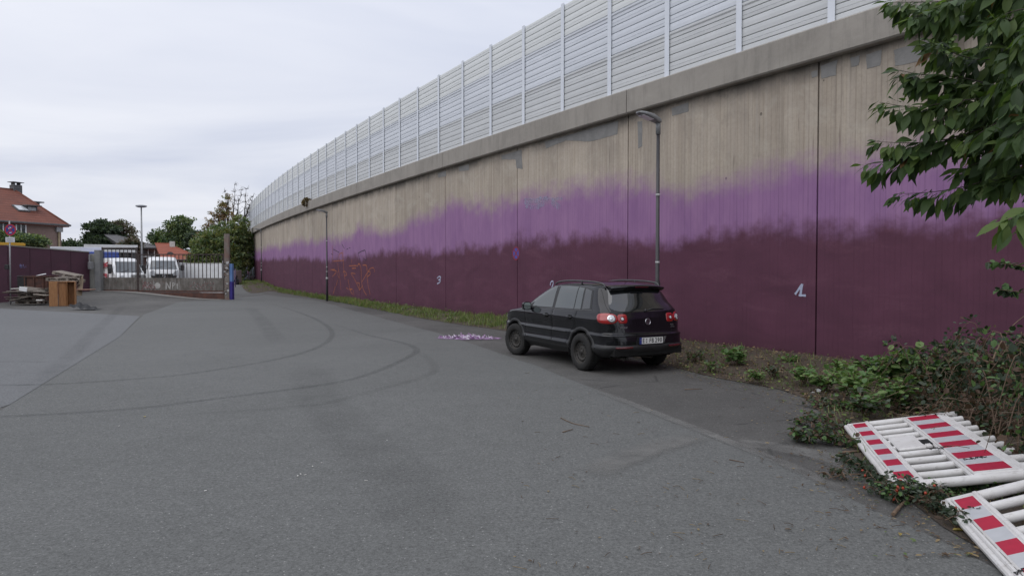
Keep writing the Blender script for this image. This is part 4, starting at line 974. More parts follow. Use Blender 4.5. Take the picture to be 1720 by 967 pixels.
# brown rusty panel box, black bin
bx_ = rel(67, 500, 1.5); bx_.z = hgt(bx_.x, bx_.y); Hb = atz(67, 463, bx_.y).z - bx_.z
o = empty('skip', bx_, 0, 'rusty brown steel skip standing behind the pallets', 'skip'); m = MB(); m.box((0, 0, Hb / 2), (1.35, .8, Hb), taper=1.04); m.build('skip_body', M_rust, o)
m = MB(); m.box((0, -.43, Hb - .04), (1.42, .07, .08)); m.box((0, .43, Hb - .04), (1.42, .07, .08)); m.build('rim', M_rust, o)
m = MB()
for x in (-.5, 0, .5): m.box((x, -.435, Hb / 2 - .05), (.06, .06, Hb - .1))
m.build('rib', M_rust, o)
bb = rel(42, 500, 1.3); bb.z = hgt(bb.x, bb.y); Hb = atz(42, 463, bb.y).z - bb.z
o = empty('bin', bb, R(6), 'black plastic bin left of the rusty brown skip', 'bin'); m = MB(); m.box((0, 0, Hb / 2 - .04), (.42, .5, Hb - .08), taper=1.08, ch=0); m.build('bin_body', M_black, o); m = MB(); m.box((0, 0, Hb - .03), (.48, .56, .07), ch=.02); m.build('lid', M_black, o)
# orange wooden crate: an open cupboard standing on end
cb_ = at(107, 514); H = 1.26; o = empty('wooden_crate', cb_, R(27), 'orange pine crate like an open cupboard standing before the pallets', 'crate')
def cpart(name, c, d, mat=M_woodo, rot=None):
    m = MB(); m.box((0, 0, 0), d, ch=.006); q = m.build(name, mat, o, c); 
    if rot: q.rotation_euler = rot
    return q
cpart('side_panel', (-.42, -.02, H / 2), (.36, .04, H)); cpart('side_panel', (-.60, .30, H / 2), (.03, .6, H)); cpart('back_panel', (-.06, .10, H / 2), (.34, .03, H), rot=(0, 0, R(6))); cpart('back_panel', (.26, .45, H / 2), (.52, .03, H))
cpart('divider', (.16, .16, H / 2), (.03, .55, H)); cpart('side_panel', (.50, .2, H / 2), (.035, .55, H)); cpart('shelf', (.33, .2, H - .02), (.36, .5, .035)); cpart('shelf', (.33, .2, .03), (.36, .5, .035)); cpart('top_panel', (-.2, .28, H - .02), (.78, .56, .03))
# black tarpaulin
tb = at(138, 503); m = MB(); rows = []
for i in range(13):
    row = []
    for j in range(9):
        x, y = -.55 + 1.15 * i / 12, -.2 + .9 * j / 8; h_ = .30 * max(0, 1 - i / 11.0) ** 1.2 * (.6 + .4 * j / 8) + .05 * math.sin(i * 1.7 + j) * (1 if i < 10 else .3) + .03
        row.append(Vector((x + .05 * math.sin(j * 2.1), y, max(.012, h_))))
    rows.append(row)
m.grid(rows, flip=True); tag(m.build('tarpaulin', pm('black_sheet', (.008, .008, .009), (.016, .016, .017), 6, .75), None, tb), 'crumpled black sheet on the ground right of the orange crate', 'tarpaulin')
pr_ = rel(136, 483, .6); m = MB(); m.prism([(-.16, -.7), (.16, -.7), (.12, .15), (.02, .42), (-.1, .2)], frame_m(Vector((0, 0, 0)), Vector((1, 0, 0)), Vector((0, .3, 1)).normalized(), Vector((0, -1, .3)).normalized()), -.01, .01); tag(m.build('board', pm('tan_board', (.30, .24, .17), (.22, .17, .12), 5, .7), None, pr_ + Vector((0, 0, .25))), 'tan board leaning upright right of the tipped pallet', 'board')

# ================================================================= gate, posts
GZ = 43.2
GL, GM, GR = atz(172, 480, GZ), atz(232, 480, GZ), atz(377, 480, GZ - .6)
zA = lambda py, z=GZ: atz(300, py, z).z
def gate_leaf(A, B, ztop, zb0, zb1, nb, label):
    A, B = up(A, 0), up(B, 0); d = B - A; L = d.length; ang = math.atan2(d.y, d.x)
    g0 = empty('gate', A, ang, label, 'gate', 'leaves of the rusty sliding gate')
    m = MB(); m.box((L / 2, 0, ztop), (L, .06, .06)); m.build('top_rail', M_rustbar, g0)
    bm_ = MB(); bm_.box((0, 0, 0), (.034, .034, ztop - zb1)); me = bm_.mesh('bar', M_rustbar)
    for i in range(nb): link('bar', me, g0, (L * (i + .5) / nb, 0, (ztop + zb1) / 2))
    m = MB(); m.box((.03, 0, (ztop + zb0) / 2), (.07, .07, ztop - zb0 + .1)); m.build('gate_stile', M_rustbar, g0); m = MB(); m.box((L - .03, 0, (ztop + zb0) / 2), (.07, .07, ztop - zb0 + .1)); m.build('gate_stile', M_rustbar, g0)
    t = NT('stained_panel'); p = t.pos(); n_ = t.noise(p, 2.2, 7, .7, .6); n2 = t.noise(t.mapv(p, (3, 3, .5)), 2, 5, .7)
    c = t.mix(t.rng(n_, .35, .65), (.17, .158, .142), (.085, .074, .064)); c = t.mix(t.rng(n2, .5, .7, 0, .6), c, (.30, .285, .27)); c = t.mix(t.rng(t.noise(p, 5, 5, .7), .58, .72, 0, .5), c, (.25, .11, .09)); t.col(c); t.rough(.85)
    m = MB(); m.box((L / 2, -.01, (zb0 + zb1) / 2), (L - .14, .05, zb1 - zb0)); pn = m.build('lower_panel', t.m, g0)
    m = MB(); m.box((L / 2, 0, zb0 - .05), (L, .12, .10)); m.build('bottom_rail', M_rust, g0)
    return g0, L, pn
gl1, L1, _ = gate_leaf(GL, GM, 3.22, zA(486.5), zA(466), 9, 'narrow left leaf of the rusty barred gate with taller bars')
gl2, L2, pn2 = gate_leaf(GM + (GR - GM).normalized() * .03, GR, zA(427.5), zA(487.5), zA(466.5), 22, 'wide rusty barred gate leaf with graffiti on its lower panel')
# painted marks on the gate panel
m = MB(); ps = 1147 / GZ; PX = lambda px: (px - 232) / ps
zc = zA(479.5); GF = frame_m(Vector((0, -.04, 0)), Vector((1, 0, 0)), Vector((0, 0, 1)), Vector((0, -1, 0)))
m.lathe([(0, .004), (.20, .004)], GF @ Matrix.Translation((PX(266.5), zc, 0)), 22)
x = PX(282); 
for a, b in (((0, -.22), (0, .22)), ((0, .22), (.26, -.22)), ((.26, -.22), (.28, .24)), ((.42, -.2), (.44, .18)), ((.44, .18), (.62, .12)), ((.62, .12), (.44, -.02)), ((.74, -.2), (.74, .12)), ((.70, .05), (.76, .14))): bar2(m, (x + a[0], zc + a[1]), (x + b[0], zc + b[1]), .07, GF, 0, .006)
m.build('painted_letters', pm('worn_white', (.46, .45, .43), (.30, .29, .28), 5, .8), pn2).location = (0, 0, 0)
m = MB(); rr = random.Random(3)
for k in range(130):
    x0 = rr.uniform(PX(240) if k % 3 else PX(322), PX(262) if k % 3 else PX(368)); z0 = zc + rr.uniform(-.2, .2); bar2(m, (x0, z0), (x0 + rr.uniform(-.12, .12), z0 + rr.uniform(-.16, .16)), .028, GF, 0, .004 + .0001 * k, k % 2)
m.build('graffiti', [pm('faded_white_spray', (.38, .37, .36), (.24, .23, .22), 6, .8), pm('pink_spray', (.30, .14, .14), (.2, .1, .1), 9, .8)], pn2)['kind'] = 'stuff'
# rusty skirting under the gate and a pale kerb
m = MB(); A, B = up(GL, 0), up(GR, 0); d = B - A
m.add([Vector((A.x + d.x * u_, A.y + d.y * u_ + yo, z_)) - A for u_, yo, z_ in ((.05, -.06, hgt(A.x, A.y) - .1), (1, -.06, -.1), (1, -.06, zA(488.5) - .1), (.05, -.06, zA(488) - .1), (.05, .04, hgt(A.x, A.y) - .1), (1, .04, -.1), (1, .04, zA(488.5) - .1), (.05, .04, zA(488) - .1))], [(0, 1, 2, 3), (7, 6, 5, 4), (3, 2, 6, 7), (1, 5, 6, 2), (0, 3, 7, 4)])
tag(m.build('gate_track', M_rust, None, A), 'rust brown steel track wall under the gate', 'gate track')
m = MB(); Gk = []
for i in range(31):
    p = A.lerp(B, i / 30); Gk.append([Vector((p.x, p.y - .75, hgt(p.x, p.y - .75) + .012)) - A, Vector((p.x, p.y - .1, hgt(p.x, p.y) + .02)) - A])
m.grid(Gk, flip=False); tag(m.build('kerb_strip', M_gconc, None, A), 'pale concrete strip along the foot of the gate', kind='structure')
# left gate post and grey end wall
def post(px, ztop, z, w, d, mat, name, label, cat, ch=.02, tap=1.0):
    b = atz(px, 480, z); b.z = hgt(b.x, b.y); m = MB(); m.box((0, 0, (ztop - b.z) / 2 - .1), (w, d, ztop - b.z + .2), ch=ch); return tag(m.build(name, mat, None, b), label, cat)
post(166.5, zA(420), GZ - .2, .36, .36, pm('post_concrete', (.17, .175, .18), (.23, .23, .225), 2.5, .9, .01), 'gate_post', 'grey concrete gate post at the left end of the gate', 'post')
post(157.5, zA(426.5), GZ, .42, .2, pm('grey_board', (.23, .23, .21), (.30, .30, .27), 3, .85, stretch=(4, 4, .5)), 'fence_panel', 'narrow grey fence panel between the plum wall and the gate post', 'fence panel')
o = empty('wooden_post', up(atz(382.3, 500, 42.3), 0), R(4), 'tall weathered post covered in stickers right of the gate', 'post')
Hp = atz(382, 393, 42.3).z; m = MB(); m.box((0, 0, Hp / 2 - .1), (.29, .24, Hp + .2), ch=.02)
t = NT('weathered_post'); p = t.mapv(t.tcs(), (5, 5, .8)); n_ = t.noise(p, 1.5, 6, .7); sepz = t.n('ShaderNodeSeparateXYZ'); t.l(t.tcs(), sepz.inputs[0])
c = t.mix(t.rng(n_, .35, .65), (.24, .20, .175), (.14, .115, .10)); c = t.mix(t.rng(t.noise(t.tcs(), 1.3, 3), .52, .6, 0, .6), c, (.20, .11, .085)); t.col(c); t.rough(.85); m.build('post_shaft', t.m, o)
m = MB(); rr = random.Random(5)
for k in range(42):
    z_ = rr.uniform(.25, 2.35); x_ = rr.uniform(-.12, .12); PFx = frame_m(Vector((x_, -.122 - .0004 * k, z_)), Vector((1, 0, 0)), Vector((0, 0, 1)), Vector((0, -1, 0))); bar2(m, (-.05, rr.uniform(-.05, .05)), (.05, rr.uniform(-.05, .05)), rr.uniform(.03, .09), PFx, 0, .003, k % 3)
m.lathe([(0, .01), (.085, .01)], frame_m(Vector((.06, -.145, 2.28)), Vector((1, 0, 0)), Vector((0, 0, 1)), Vector((0, -1, 0))), 16, 0); m.build('sticker', [M_stick, M_black, M_gconc], o)
b = up(atz(388.3, 500, 42.4), 0); o = empty('blue_pillar', b, R(3), 'two tone blue pillar right beside the tall weathered post', 'pillar'); zt1, zm = atz(388, 443, 42.4).z, atz(388, 473, 42.4).z
m = MB(); m.box((0, 0, (zt1 + zm) / 2), (.25, .3, zt1 - zm), ch=.015); m.build('upper_half', pm('sky_blue', (.14, .26, .52), (.11, .21, .44), 3, .7), o); m = MB(); m.box((0, 0, zm / 2 - .05), (.28, .33, zm + .09), ch=.015); m.build('lower_half', pm('violet_blue', (.035, .025, .22), (.03, .02, .17), 3, .7), o)
b = up(atz(376.6, 470, 43.4), 0); o = empty('white_post', b, 0, 'slim white post between the gate and the weathered post', 'post'); m = MB(); m.box((0, 0, 1.1), (.15, .12, zA(440) + .3)); m.build('post_shaft', M_white, o); m = MB(); m.box((-.02, -.02, .55), (.2, .14, .2), ch=.02); m.build('latch', M_rustbar, o)

# ================================================================= behind the gate
def ground_root(name, px, z, rz, label, cat, group=None):
    b = atz(px, 470, z); return empty(name, up(b, hgt(b.x, b.y)), rz, label, cat, group)
# white hoarding of corrugated boards
A, B = atz(311, 470, 48.0), atz(381, 470, 46.8); hh = atz(340, 442.5, 47.4).z; o = empty('hoarding', up(A, 0), math.atan2(B.y - A.y, B.x - A.x), 'white board hoarding behind the right half of the gate', 'hoarding'); L = (up(B, 0) - up(A, 0)).length
for k in range(9):
    m = MB(); m.box((L * (k + .5) / 9, 0, hh / 2 + .05), (L / 9 - .012, .06, hh - .1), ch=.006); m.build('panel', M_white, o)
m = MB(); m.box((L / 2, .08, hh / 2), (L, .06, hh - .3)); m.box((L / 2, .0, hh + .015), (L, .09, .03)); m.build('hoarding_frame', M_offw, o)
post(308.5, atz(308, 441, 49.5).z, 49.5, .42, .5, pm('pale_grey_metal', (.45, .46, .47), (.36, .37, .38), 3, .5), 'metal_cabinet', 'pale grey cabinet between the white van and the hoarding', 'cabinet')
A, B = atz(389.5, 470, 62), atz(404, 470, 66); hh = atz(392, 454, 62).z; o = empty('low_wall', up(A, 0), math.atan2(B.y - A.y, B.x - A.x), 'low grey wall behind the seated person', 'wall'); L = (up(B, 0) - up(A, 0)).length; m = MB(); m.box((L / 2, 0, hh / 2), (L, .2, hh), ch=.02); m.build('wall_slab', pm('pale_render', (.40, .38, .34), (.33, .31, .28), 2, .9), o); m = MB(); m.box((.25, -.12, hh / 2), (.42, .05, hh - .04)); m.build('white_panel', M_white, o)

# vans: swept side profile with a shaped nose
M_wsc = pm('windscreen_grey', (.10, .115, .125), (.075, .085, .095), 1.5, .08, spec=.9); M_grille = pm('grille_black', (.015, .015, .016), (.03, .03, .03), 20, .5); M_lampc = pm('lamp_clear', (.5, .52, .55), (.35, .36, .38), 9, .15)
M_dgrey = pm('bumper_grey', (.07, .07, .072), (.05, .05, .052), 6, .6); M_redl = pm('red_lettering', (.42, .05, .07), (.34, .04, .06), 4, .5)
def van(px, z, rz, label, H=2.3, W_=1.95, L=5.2, red=False, grey_nose=False, glass_lo=1.05, kz=1.0):
    v = ground_root('van', px, z, rz, label, 'van', 'white vans parked behind the gate')
    # local: nose at -y, body back to +L ; profile (y,z)
    prof = [(0.02, .32), (-.02, .55 * kz), (.0, .78 * kz), (.06, .98 * kz), (.45, glass_lo + .07), (1.05, H - .30), (1.28, H - .10), (1.7, H), (L - .15, H), (L, H - .12), (L, .35)]
    m = MB(); n = len(prof); wid = [.90, .96, .97, .965, .95, .86, .82, .83, .83, .85, .97]; G = []
    for (y, zz), k in zip(prof, wid):
        row = []
        for i in range(13):
            a = -1 + 2 * i / 12; e_ = abs(a) ** 4
            row.append(Vector((a * W_ / 2 * k, y + (.22 * e_ if y < 1.3 else (0 if y < L - .3 else -.06 * e_)), zz - (.05 * e_ if H - .2 < zz else 0))))
        G.append(row)
    m.grid(G); 
    for sd_ in (0, -1):
        pts = [r[sd_] for r in G]; m.add(pts, [list(range(n)) if sd_ == 0 else list(range(n))[::-1]])
    bd_ = m.build('body', M_white, v)
    def front(name, poly, mat, off=.02):       # poly: (x, z) on the nose surface
        zsn = [p[1] for p in prof[:8]]; ysn = [p[0] for p in prof[:8]]
        m = MB(); P = []
        top = [q for q in poly if True]
        xs_ = sorted(set(q[0] for q in poly)); poly = [(q[0], q[1] * (kz if q[1] < 1.04 else 1)) for q in poly]; z0, z1 = min(q[1] for q in poly), max(q[1] for q in poly)
        rows = []
        for j in range(7):
            zz = z0 + (z1 - z0) * j / 6; xx = sorted([a[0] + (b[0] - a[0]) * ((zz - a[1]) / (b[1] - a[1])) for a, b in zip(poly, poly[1:] + poly[:1]) if (a[1] - zz) * (b[1] - zz) <= 0 and a[1] != b[1]])
            if len(xx) < 2: continue
            x0, x1 = xx[0], xx[-1]; y = float(np.interp(zz, zsn, ysn)); k = float(np.interp(zz, zsn, wid[:8])) * W_ / 2
            rows.append([Vector((x0 + (x1 - x0) * i / 10, y + .22 * (abs(x0 + (x1 - x0) * i / 10) / k) ** 4 - off, zz + off * .3)) for i in range(11)])
        m.grid(rows, flip=False); return m.build(name, mat, v)
    front('windscreen', [(-.84, glass_lo + .04), (.84, glass_lo + .04), (.70, H - .27), (-.70, H - .27)], M_wsc, .035)
    front('grille', [(-.72, .56), (.72, .56), (.80, .80), (-.80, .80)], M_grille); front('bumper', [(-.88, .34), (.88, .34), (.9, .54), (-.9, .54)], M_offw if not grey_nose else M_dgrey, .05)
    if grey_nose: front('bonnet_trim', [(-.1, .60), (.95, .60), (.93, 1.0), (-.1, 1.0)], pm('grey_bonnet', (.22, .22, .215), (.18, .18, .178), 3, .5), .045)
    for s in (-1, 1):
        front('headlight', [(s * .66 - .14, .72), (s * .66 + .14, .72), (s * .72 + .14, .98), (s * .72 - .10, .90)], M_lampc, .03)
        m = MB(); m.box((s * (W_ / 2 + .16), .75, glass_lo + .16), (.22, .14, .40), ch=.04); m.box((s * (W_ / 2 + .02), .75, glass_lo + .1), (.14, .06, .05)); m.build('mirror', M_black, v)
        m = MB(); m.box((s * W_ / 2 * .955, 1.25, glass_lo + .33), (.02, .9, .55), rotm(0, R(s * 5), 0)); m.build('side_window', M_wsc, v)
        for y in (.95, L - 1.0):
            w_ = empty('wheel', (s * (W_ / 2 - .10), y, .33)); w_.parent = v; w_.rotation_euler = (0, 0, R(90 if s < 0 else -90)); m = MB(); A_ = Matrix.Rotation(R(90), 4, 'X') @ Matrix.Identity(4)
            Mx = Matrix.Rotation(R(-90), 4, 'X'); m.lathe([(.20, .11), (.31, .11), (.335, .07), (.335, -.08), (.2, -.1)], Mx, 20); m.build('tyre', M_tyre, w_); m = MB(); m.lathe([(.2, .10), (.15, .08), (.05, .09), (0, .09)], Mx, 16); m.build('rim', M_silver, w_)
    y0 = -.045; m = MB(); EM = frame_m(Vector((0, y0, .69 * kz)), Vector((1, 0, 0)), Vector((0, 0, 1)), Vector((0, -1, 0)))
    m.lathe([(.075, 0), (.08, .02), (.10, .02), (.105, 0)], EM, 20); m.lathe([(0, .004), (.08, .004)], EM, 20, 1)
    for pts in ([(-.035, .07), (0, .01), (.035, .07)], [(-.07, .04), (-.03, -.06), (0, 0), (.03, -.06), (.07, .04)]):
        for a, b2 in zip(pts, pts[1:]): bar2(m, a, b2, .02, EM, .002, .016)
    m.build('badge', [M_chrome, M_grille], v)
    m = MB(); m.tube([(-.6, .38, glass_lo + .08), (-.05, .50, glass_lo + .22)], .012, 4); m.tube([(.1, .38, glass_lo + .08), (.6, .50, glass_lo + .2)], .012, 4); m.build('wiper', M_black, v)
    if red:
        m = MB(); SFm = lambda y, zz: frame_m(Vector((-W_ / 2 * .975, y, zz)), Vector((0, -1, 0)), Vector((.08, 0, 1)).normalized(), Vector((-1, 0, 0.08)).normalized())
        rr2 = random.Random(2)
        for y_, zz, sz_ in ((2.6, 1.62, .5), (2.6, .85, .45)):
            for k in range(7): bar2(m, (rr2.uniform(-1.3, 1.3), rr2.uniform(-.25, .25)), (rr2.uniform(-1.3, 1.3), rr2.uniform(-.25, .25)), .12, SFm(y_, zz), .06, .068 + .0005 * k)
        m.build('lettering', M_redl, v)
    return v
van(275.5, 45.2, R(30), 'white van facing the gate with wide grey windscreen and black grille', H=2.32, W_=1.98, glass_lo=1.42, kz=1.46)
van(223, 47.0, R(50), 'white van with red marks on its side left of the other van', H=2.18, W_=2.05, red=True, grey_nose=True, glass_lo=1.12)
# blue lorry
v = ground_root('lorry', 168, 54, R(34), 'blue lorry with pale side windows behind the left gate post', 'lorry'); m = MB(); m.box((0, 2, 1.65), (2.5, 6, 2.2), ch=.06); m.build('body', M_blue, v); hz_ = atz(180, 429, 54).z - v.location.z
m = MB(); m.box((0, 2, hz_ - .12), (2.55, 6.05, .22), ch=.04); m.build('roof', M_blue, v)
for k in range(5): m = MB(); m.box((-.95 + k * .47, -1.015, hz_ - .62), (.40, .04, .60), ch=.008); m.build('window', M_offw, v)
m = MB(); m.box((0, -1.02, hz_ - 1.06), (2.45, .04, .10)); m.box((.7, -1.03, .5), (.9, .05, .55)); m.build('grille', M_black, v)
for x in (-.95, .95): m = MB(); m.lathe([(0, .0), (.48, .0), (.48, .3), (0, .3)], Matrix.Translation((x * 1.15 - .15, .2, .48)) @ Matrix.Rotation(R(90), 4, 'Y'), 18); m.build('wheel', M_tyre, v)
m = MB(); m.box((.0, -1.05, .95), (2.3, .06, .35)); m.build('bumper', M_blue, v)
# ---------------------------------------------------------------- buildings
M_tile = None
def tile_mat(name, a, b, ang=0):
    t = NT(name); p = t.tcs(); s_ = t.n('ShaderNodeSeparateXYZ'); t.l(p, s_.inputs[0])
    wz = t.math('FRACT', t.math('MULTIPLY', s_.outputs[2], 4.2)); wx = t.math('FRACT', t.math('MULTIPLY', t.math('ADD', s_.outputs[0], s_.outputs[1]), 3.3)); n_ = t.noise(p, 1.2, 6, .65)
    c = t.mix(t.rng(n_, .3, .7), a, b); c = t.mix(t.rng(wz, .78, 1, 0, .75), c, tuple(x * .3 for x in a)); t.col(c); t.rough(.8); t.bump(t.math('ADD', t.math('MULTIPLY', wz, -.5), t.math('ABSOLUTE', t.math('SUBTRACT', wx, .5))), .06, .7); return t.m
M_tile = tile_mat('red_tiles', (.185, .058, .034), (.13, .042, .027)); M_tileo = tile_mat('orange_tiles', (.31, .085, .048), (.235, .066, .038)); M_slate = tile_mat('grey_tiles', (.085, .085, .09), (.12, .115, .115))
def brick_mat(name, a, b, mo):
    t = NT(name); p = t.tcs(); q = t.n('ShaderNodeTexBrick'); s_ = t.n('ShaderNodeSeparateXYZ'); cbx = t.n('ShaderNodeCombineXYZ'); t.l(p, s_.inputs[0]); t.l(t.math('ADD', s_.outputs[0], s_.outputs[1]), cbx.inputs[0]); t.l(s_.outputs[2], cbx.inputs[1]); t.l(cbx.outputs[0], q.inputs[0])
    q.inputs['Color1'].default_value = (*a, 1); q.inputs['Color2'].default_value = (*b, 1); q.inputs['Mortar'].default_value = (*mo, 1); q.inputs['Scale'].default_value = 4.5; q.inputs['Mortar Size'].default_value = .012
    c = t.mix(t.rng(t.noise(p, .8, 5, .6), .3, .7, 0, .4), q.outputs[0], tuple(x * .7 for x in a)); t.col(c); t.rough(.9); return t.m
M_brick = brick_mat('brown_brick', (.215, .145, .125), (.18, .122, .105), (.24, .205, .18)); M_brickd = brick_mat('dark_brick', (.11, .055, .045), (.085, .045, .038), (.12, .10, .09)); M_wglass = pm('window_glass', (.05, .06, .065), (.03, .035, .04), 2, .08, spec=.8)
def window_part(root, c, w, h, parent_fr=None, ax='x', mat=M_white):
    """frame ring with mullion and a pane behind; on a wall facing -y"""
    m = MB(); f = .09
    for cx_, cz_, ww, hh_ in ((0, h / 2 - f / 2, w, f), (0, -h / 2 + f / 2, w, f), (-w / 2 + f / 2, 0, f, h - 2 * f), (w / 2 - f / 2, 0, f, h - 2 * f), (0, 0, .07, h - 2 * f)): m.box((cx_, 0, cz_), (ww, .10, hh_))
    m.box((0, -.06, -h / 2 - .03), (w + .16, .16, .05)); fr = m.build('window', mat, root, c); m = MB(); m.box((0, .03, 0), (w - .1, .02, h - .1)); m.build('pane', M_wglass, fr); return fr
def hip_house(name, label, x0, x1, y0, y1, ze, ridge, zr, wmat, rmat, ov=.5, z0=-.3, cat='house', rz=0.0):
    o_ = Vector((x1, y0, 0)); r0 = empty(name, o_, rz, label, cat)
    m = MB(); P = [(x0, y0), (x1, y0), (x1, y1), (x0, y1)]
    m.add([Vector((x, y, z)) - o_ for z in (z0, ze) for x, y in P], [(0, 1, 5, 4), (1, 2, 6, 5), (2, 3, 7, 6), (3, 0, 4, 7), (4, 5, 6, 7)]); m.build('wall', wmat, r0)
    E = [(x0 - ov, y0 - ov), (x1 + ov, y0 - ov), (x1 + ov, y1 + ov), (x0 - ov, y1 + ov)]; (ra, rb) = ridge; V = [Vector((x, y, ze - .12)) - o_ for x, y in E] + [Vector((ra[0], ra[1], zr)) - o_, Vector((rb[0], rb[1], zr)) - o_] + [Vector((x, y, ze - .30)) - o_ for x, y in E]
    m = MB(); m.add(V, [(0, 1, 5, 4), (1, 2, 5), (2, 3, 4, 5), (3, 0, 4), (0, 6, 7, 1), (1, 7, 8, 2), (2, 8, 9, 3), (3, 9, 6, 0), (6, 9, 8, 7)]); rf = m.build('roof', rmat, r0)
    m = MB(); m.tube([Vector((x, y, ze - .14)) - o_ for x, y in ((x0 - ov, y0 - ov - .06), (x1 + ov + .06, y0 - ov - .06), (x1 + ov + .06, y1 + ov))], .09, 8); m.build('gutter', M_slate, rf)
    m = MB(); m.tube([V[5], V[1]], .09, 6); m.tube([V[5], V[2]], .09, 6); m.tube([V[4], V[5]], .09, 6); m.build('ridge_tiles', rmat, rf)
    return r0, rf, o_
X = lambda px, z: (px - 860) / 1147 * z
ZZ = lambda py, z: EYE + (453 - py) / 1147 * z
TH = R(70); pc = Vector((X(104, 62), 62, 0)); zeh = ZZ(376, 62); zrh = ZZ(320, 63.4)
hs, rf, _o = hip_house('house', 'brown brick house with red tiled hip roof beyond the plum wall', -17, 0, 0, 10, zeh, ((-15, 5), (-.7, 5)), zrh, M_brick, M_tile, .45)
hs.location = pc; hs.rotation_euler = (0, 0, TH); MH = Matrix.Translation(pc) @ Matrix.Rotation(TH, 4, 'Z'); MHi = MH.inverted()
def hloc(px, py, pt, nn):                 # point of a house plane (house coordinates) seen at a pixel
    o_ = MHi @ Vector((0, 0, EYE)); d = MHi.to_3x3() @ ray(px, py); return o_ + d * (nn.dot(pt - o_) / nn.dot(d))
rise = zrh - zeh + .12; sl_ = Vector((0, 5.45, rise)).normalized(); nr_ = Vector((0, -sl_.z, sl_.y))
wallpt = lambda px, py: hloc(px, py, Vector((0, -.03, 0)), Vector((0, 1, 0)))
roofpt = lambda px, py: hloc(px, py, Vector((0, -.45, zeh - .12)), nr_)
for px, py, w, h in ((5, 381, 1.3, 1.3), (35, 384, .9, 1.2)): window_part(hs, wallpt(px, py), w, h)
m = MB(); q = wallpt(98, 400); m.tube([Vector((q.x, -.1, 0)), Vector((q.x, -.1, zeh - .2))], .08, 8); m.build('downpipe', pm('pipe_ochre', (.30, .24, .14), (.25, .2, .12), 5, .6), hs); m = MB(); m.box(wallpt(98, 383) + Vector((0, -.1, 0)), (.6, .2, .7)); m.build('wall_box', M_steel, hs)
def roofbox(px, py, w, h):
    p = roofpt(px, py); Mf = frame_m(p, Vector((1, 0, 0)), sl_, nr_); m = MB(); m.prism([(-w / 2, -h / 2), (w / 2, -h / 2), (w / 2, h / 2), (-w / 2, h / 2)], Mf, -.05, .12); sk = m.build('skylight', M_slate, rf)
    m = MB(); w -= .2; h -= .2; m.prism([(-w / 2, -h / 2), (w / 2, -h / 2), (w / 2, h / 2), (-w / 2, h / 2)], Mf, .10, .13); m.build('pane', pm('sky_pane', (.55, .58, .6), (.48, .5, .53), 2, .1), hs)
roofbox(35, 351, 1.05, 1.0)
p = roofpt(52, 352); m = MB(); m.box(p + Vector((0, .55, .05)), (1.0, 1.3, .5)); m.box(p + Vector((0, .4, .34)), (1.3, 1.8, .08)); m.build('dormer', M_slate, rf); m = MB(); m.box(p + Vector((0, -.12, .05)), (.7, .06, .32)); m.build('pane', pm('dormer_pane', (.4, .43, .45), (.35, .37, .4), 2, .1), hs)
m = MB(); m.box((.1, 4.6, zeh + rise * .50), (1.6, 1.3, .9)); m.box((.15, 4.6, zeh + rise * .50 + .5), (2.1, 1.7, .10)); m.build('dormer', M_slate, rf)
cx_ = hloc(28, 318, Vector((0, 5, 0)), Vector((0, 1, 0))).x
m = MB(); m.box((cx_, 5.1, zrh + .05), (.75, .6, .8)); m.build('chimney', M_slate, rf); m = MB(); m.box((cx_, 5.1, zrh + .70), (1.0, .8, .05)); m.box((cx_ - .25, 5.1, zrh + .55), (.1, .4, .26)); m.box((cx_ + .25, 5.1, zrh + .55), (.1, .4, .26)); m.build('chimney_cowl', M_slate, rf)

hs2, rf2, o2 = hip_house('house', 'dark brick house with grey hip roof behind the lamp mast', X(222, 92), X(266, 92), 92, 103, ZZ(415, 92), ((X(226, 97), 97), (X(242, 97), 97)), ZZ(397, 97), M_brickd, M_slate, rz=R(33))
window_part(hs2, Vector((X(251, 91.95), 91.97, ZZ(424, 92))) - o2, 1.6, 1.2)
hs3, rf3, o3 = hip_house('house', 'low house with bright orange red hip roof behind the vans', X(286, 84), X(336, 84), 84, 95, ZZ(435, 84), ((X(303, 89), 89), (X(322, 89), 89)), ZZ(410, 89), pm('beige_render', (.32, .29, .24), (.27, .245, .2), 2, .9), M_tileo, rz=R(28))
m = MB(); m.tube([Vector((X(302, 85.5), 85.4, ZZ(429, 85.5))) - o3, Vector((X(302, 85.5), 88, ZZ(429, 85.5))) - o3], .42, 14); dm = m.build('round_dormer', M_slate, rf3); m = MB(); m.box(Vector((X(302, 85.3), 85.38, ZZ(430, 85.3))) - o3, (.45, .06, .3)); m.build('pane', M_wglass, rf3)
m = MB(); m.box(Vector((X(322, 88), 88, ZZ(411, 88))) - o3, (.6, .5, .7)); m.build('chimney', M_offw, rf3); m = MB(); m.box(Vector((X(310, 83.9), 83.9, ZZ(436, 84))) - o3, (4.6, .1, .16)); m.build('fascia', M_white, hs3)
window_part(hs3, Vector((X(320, 83.95), 83.97, ZZ(443, 84))) - o3, 1.4, 1.0)
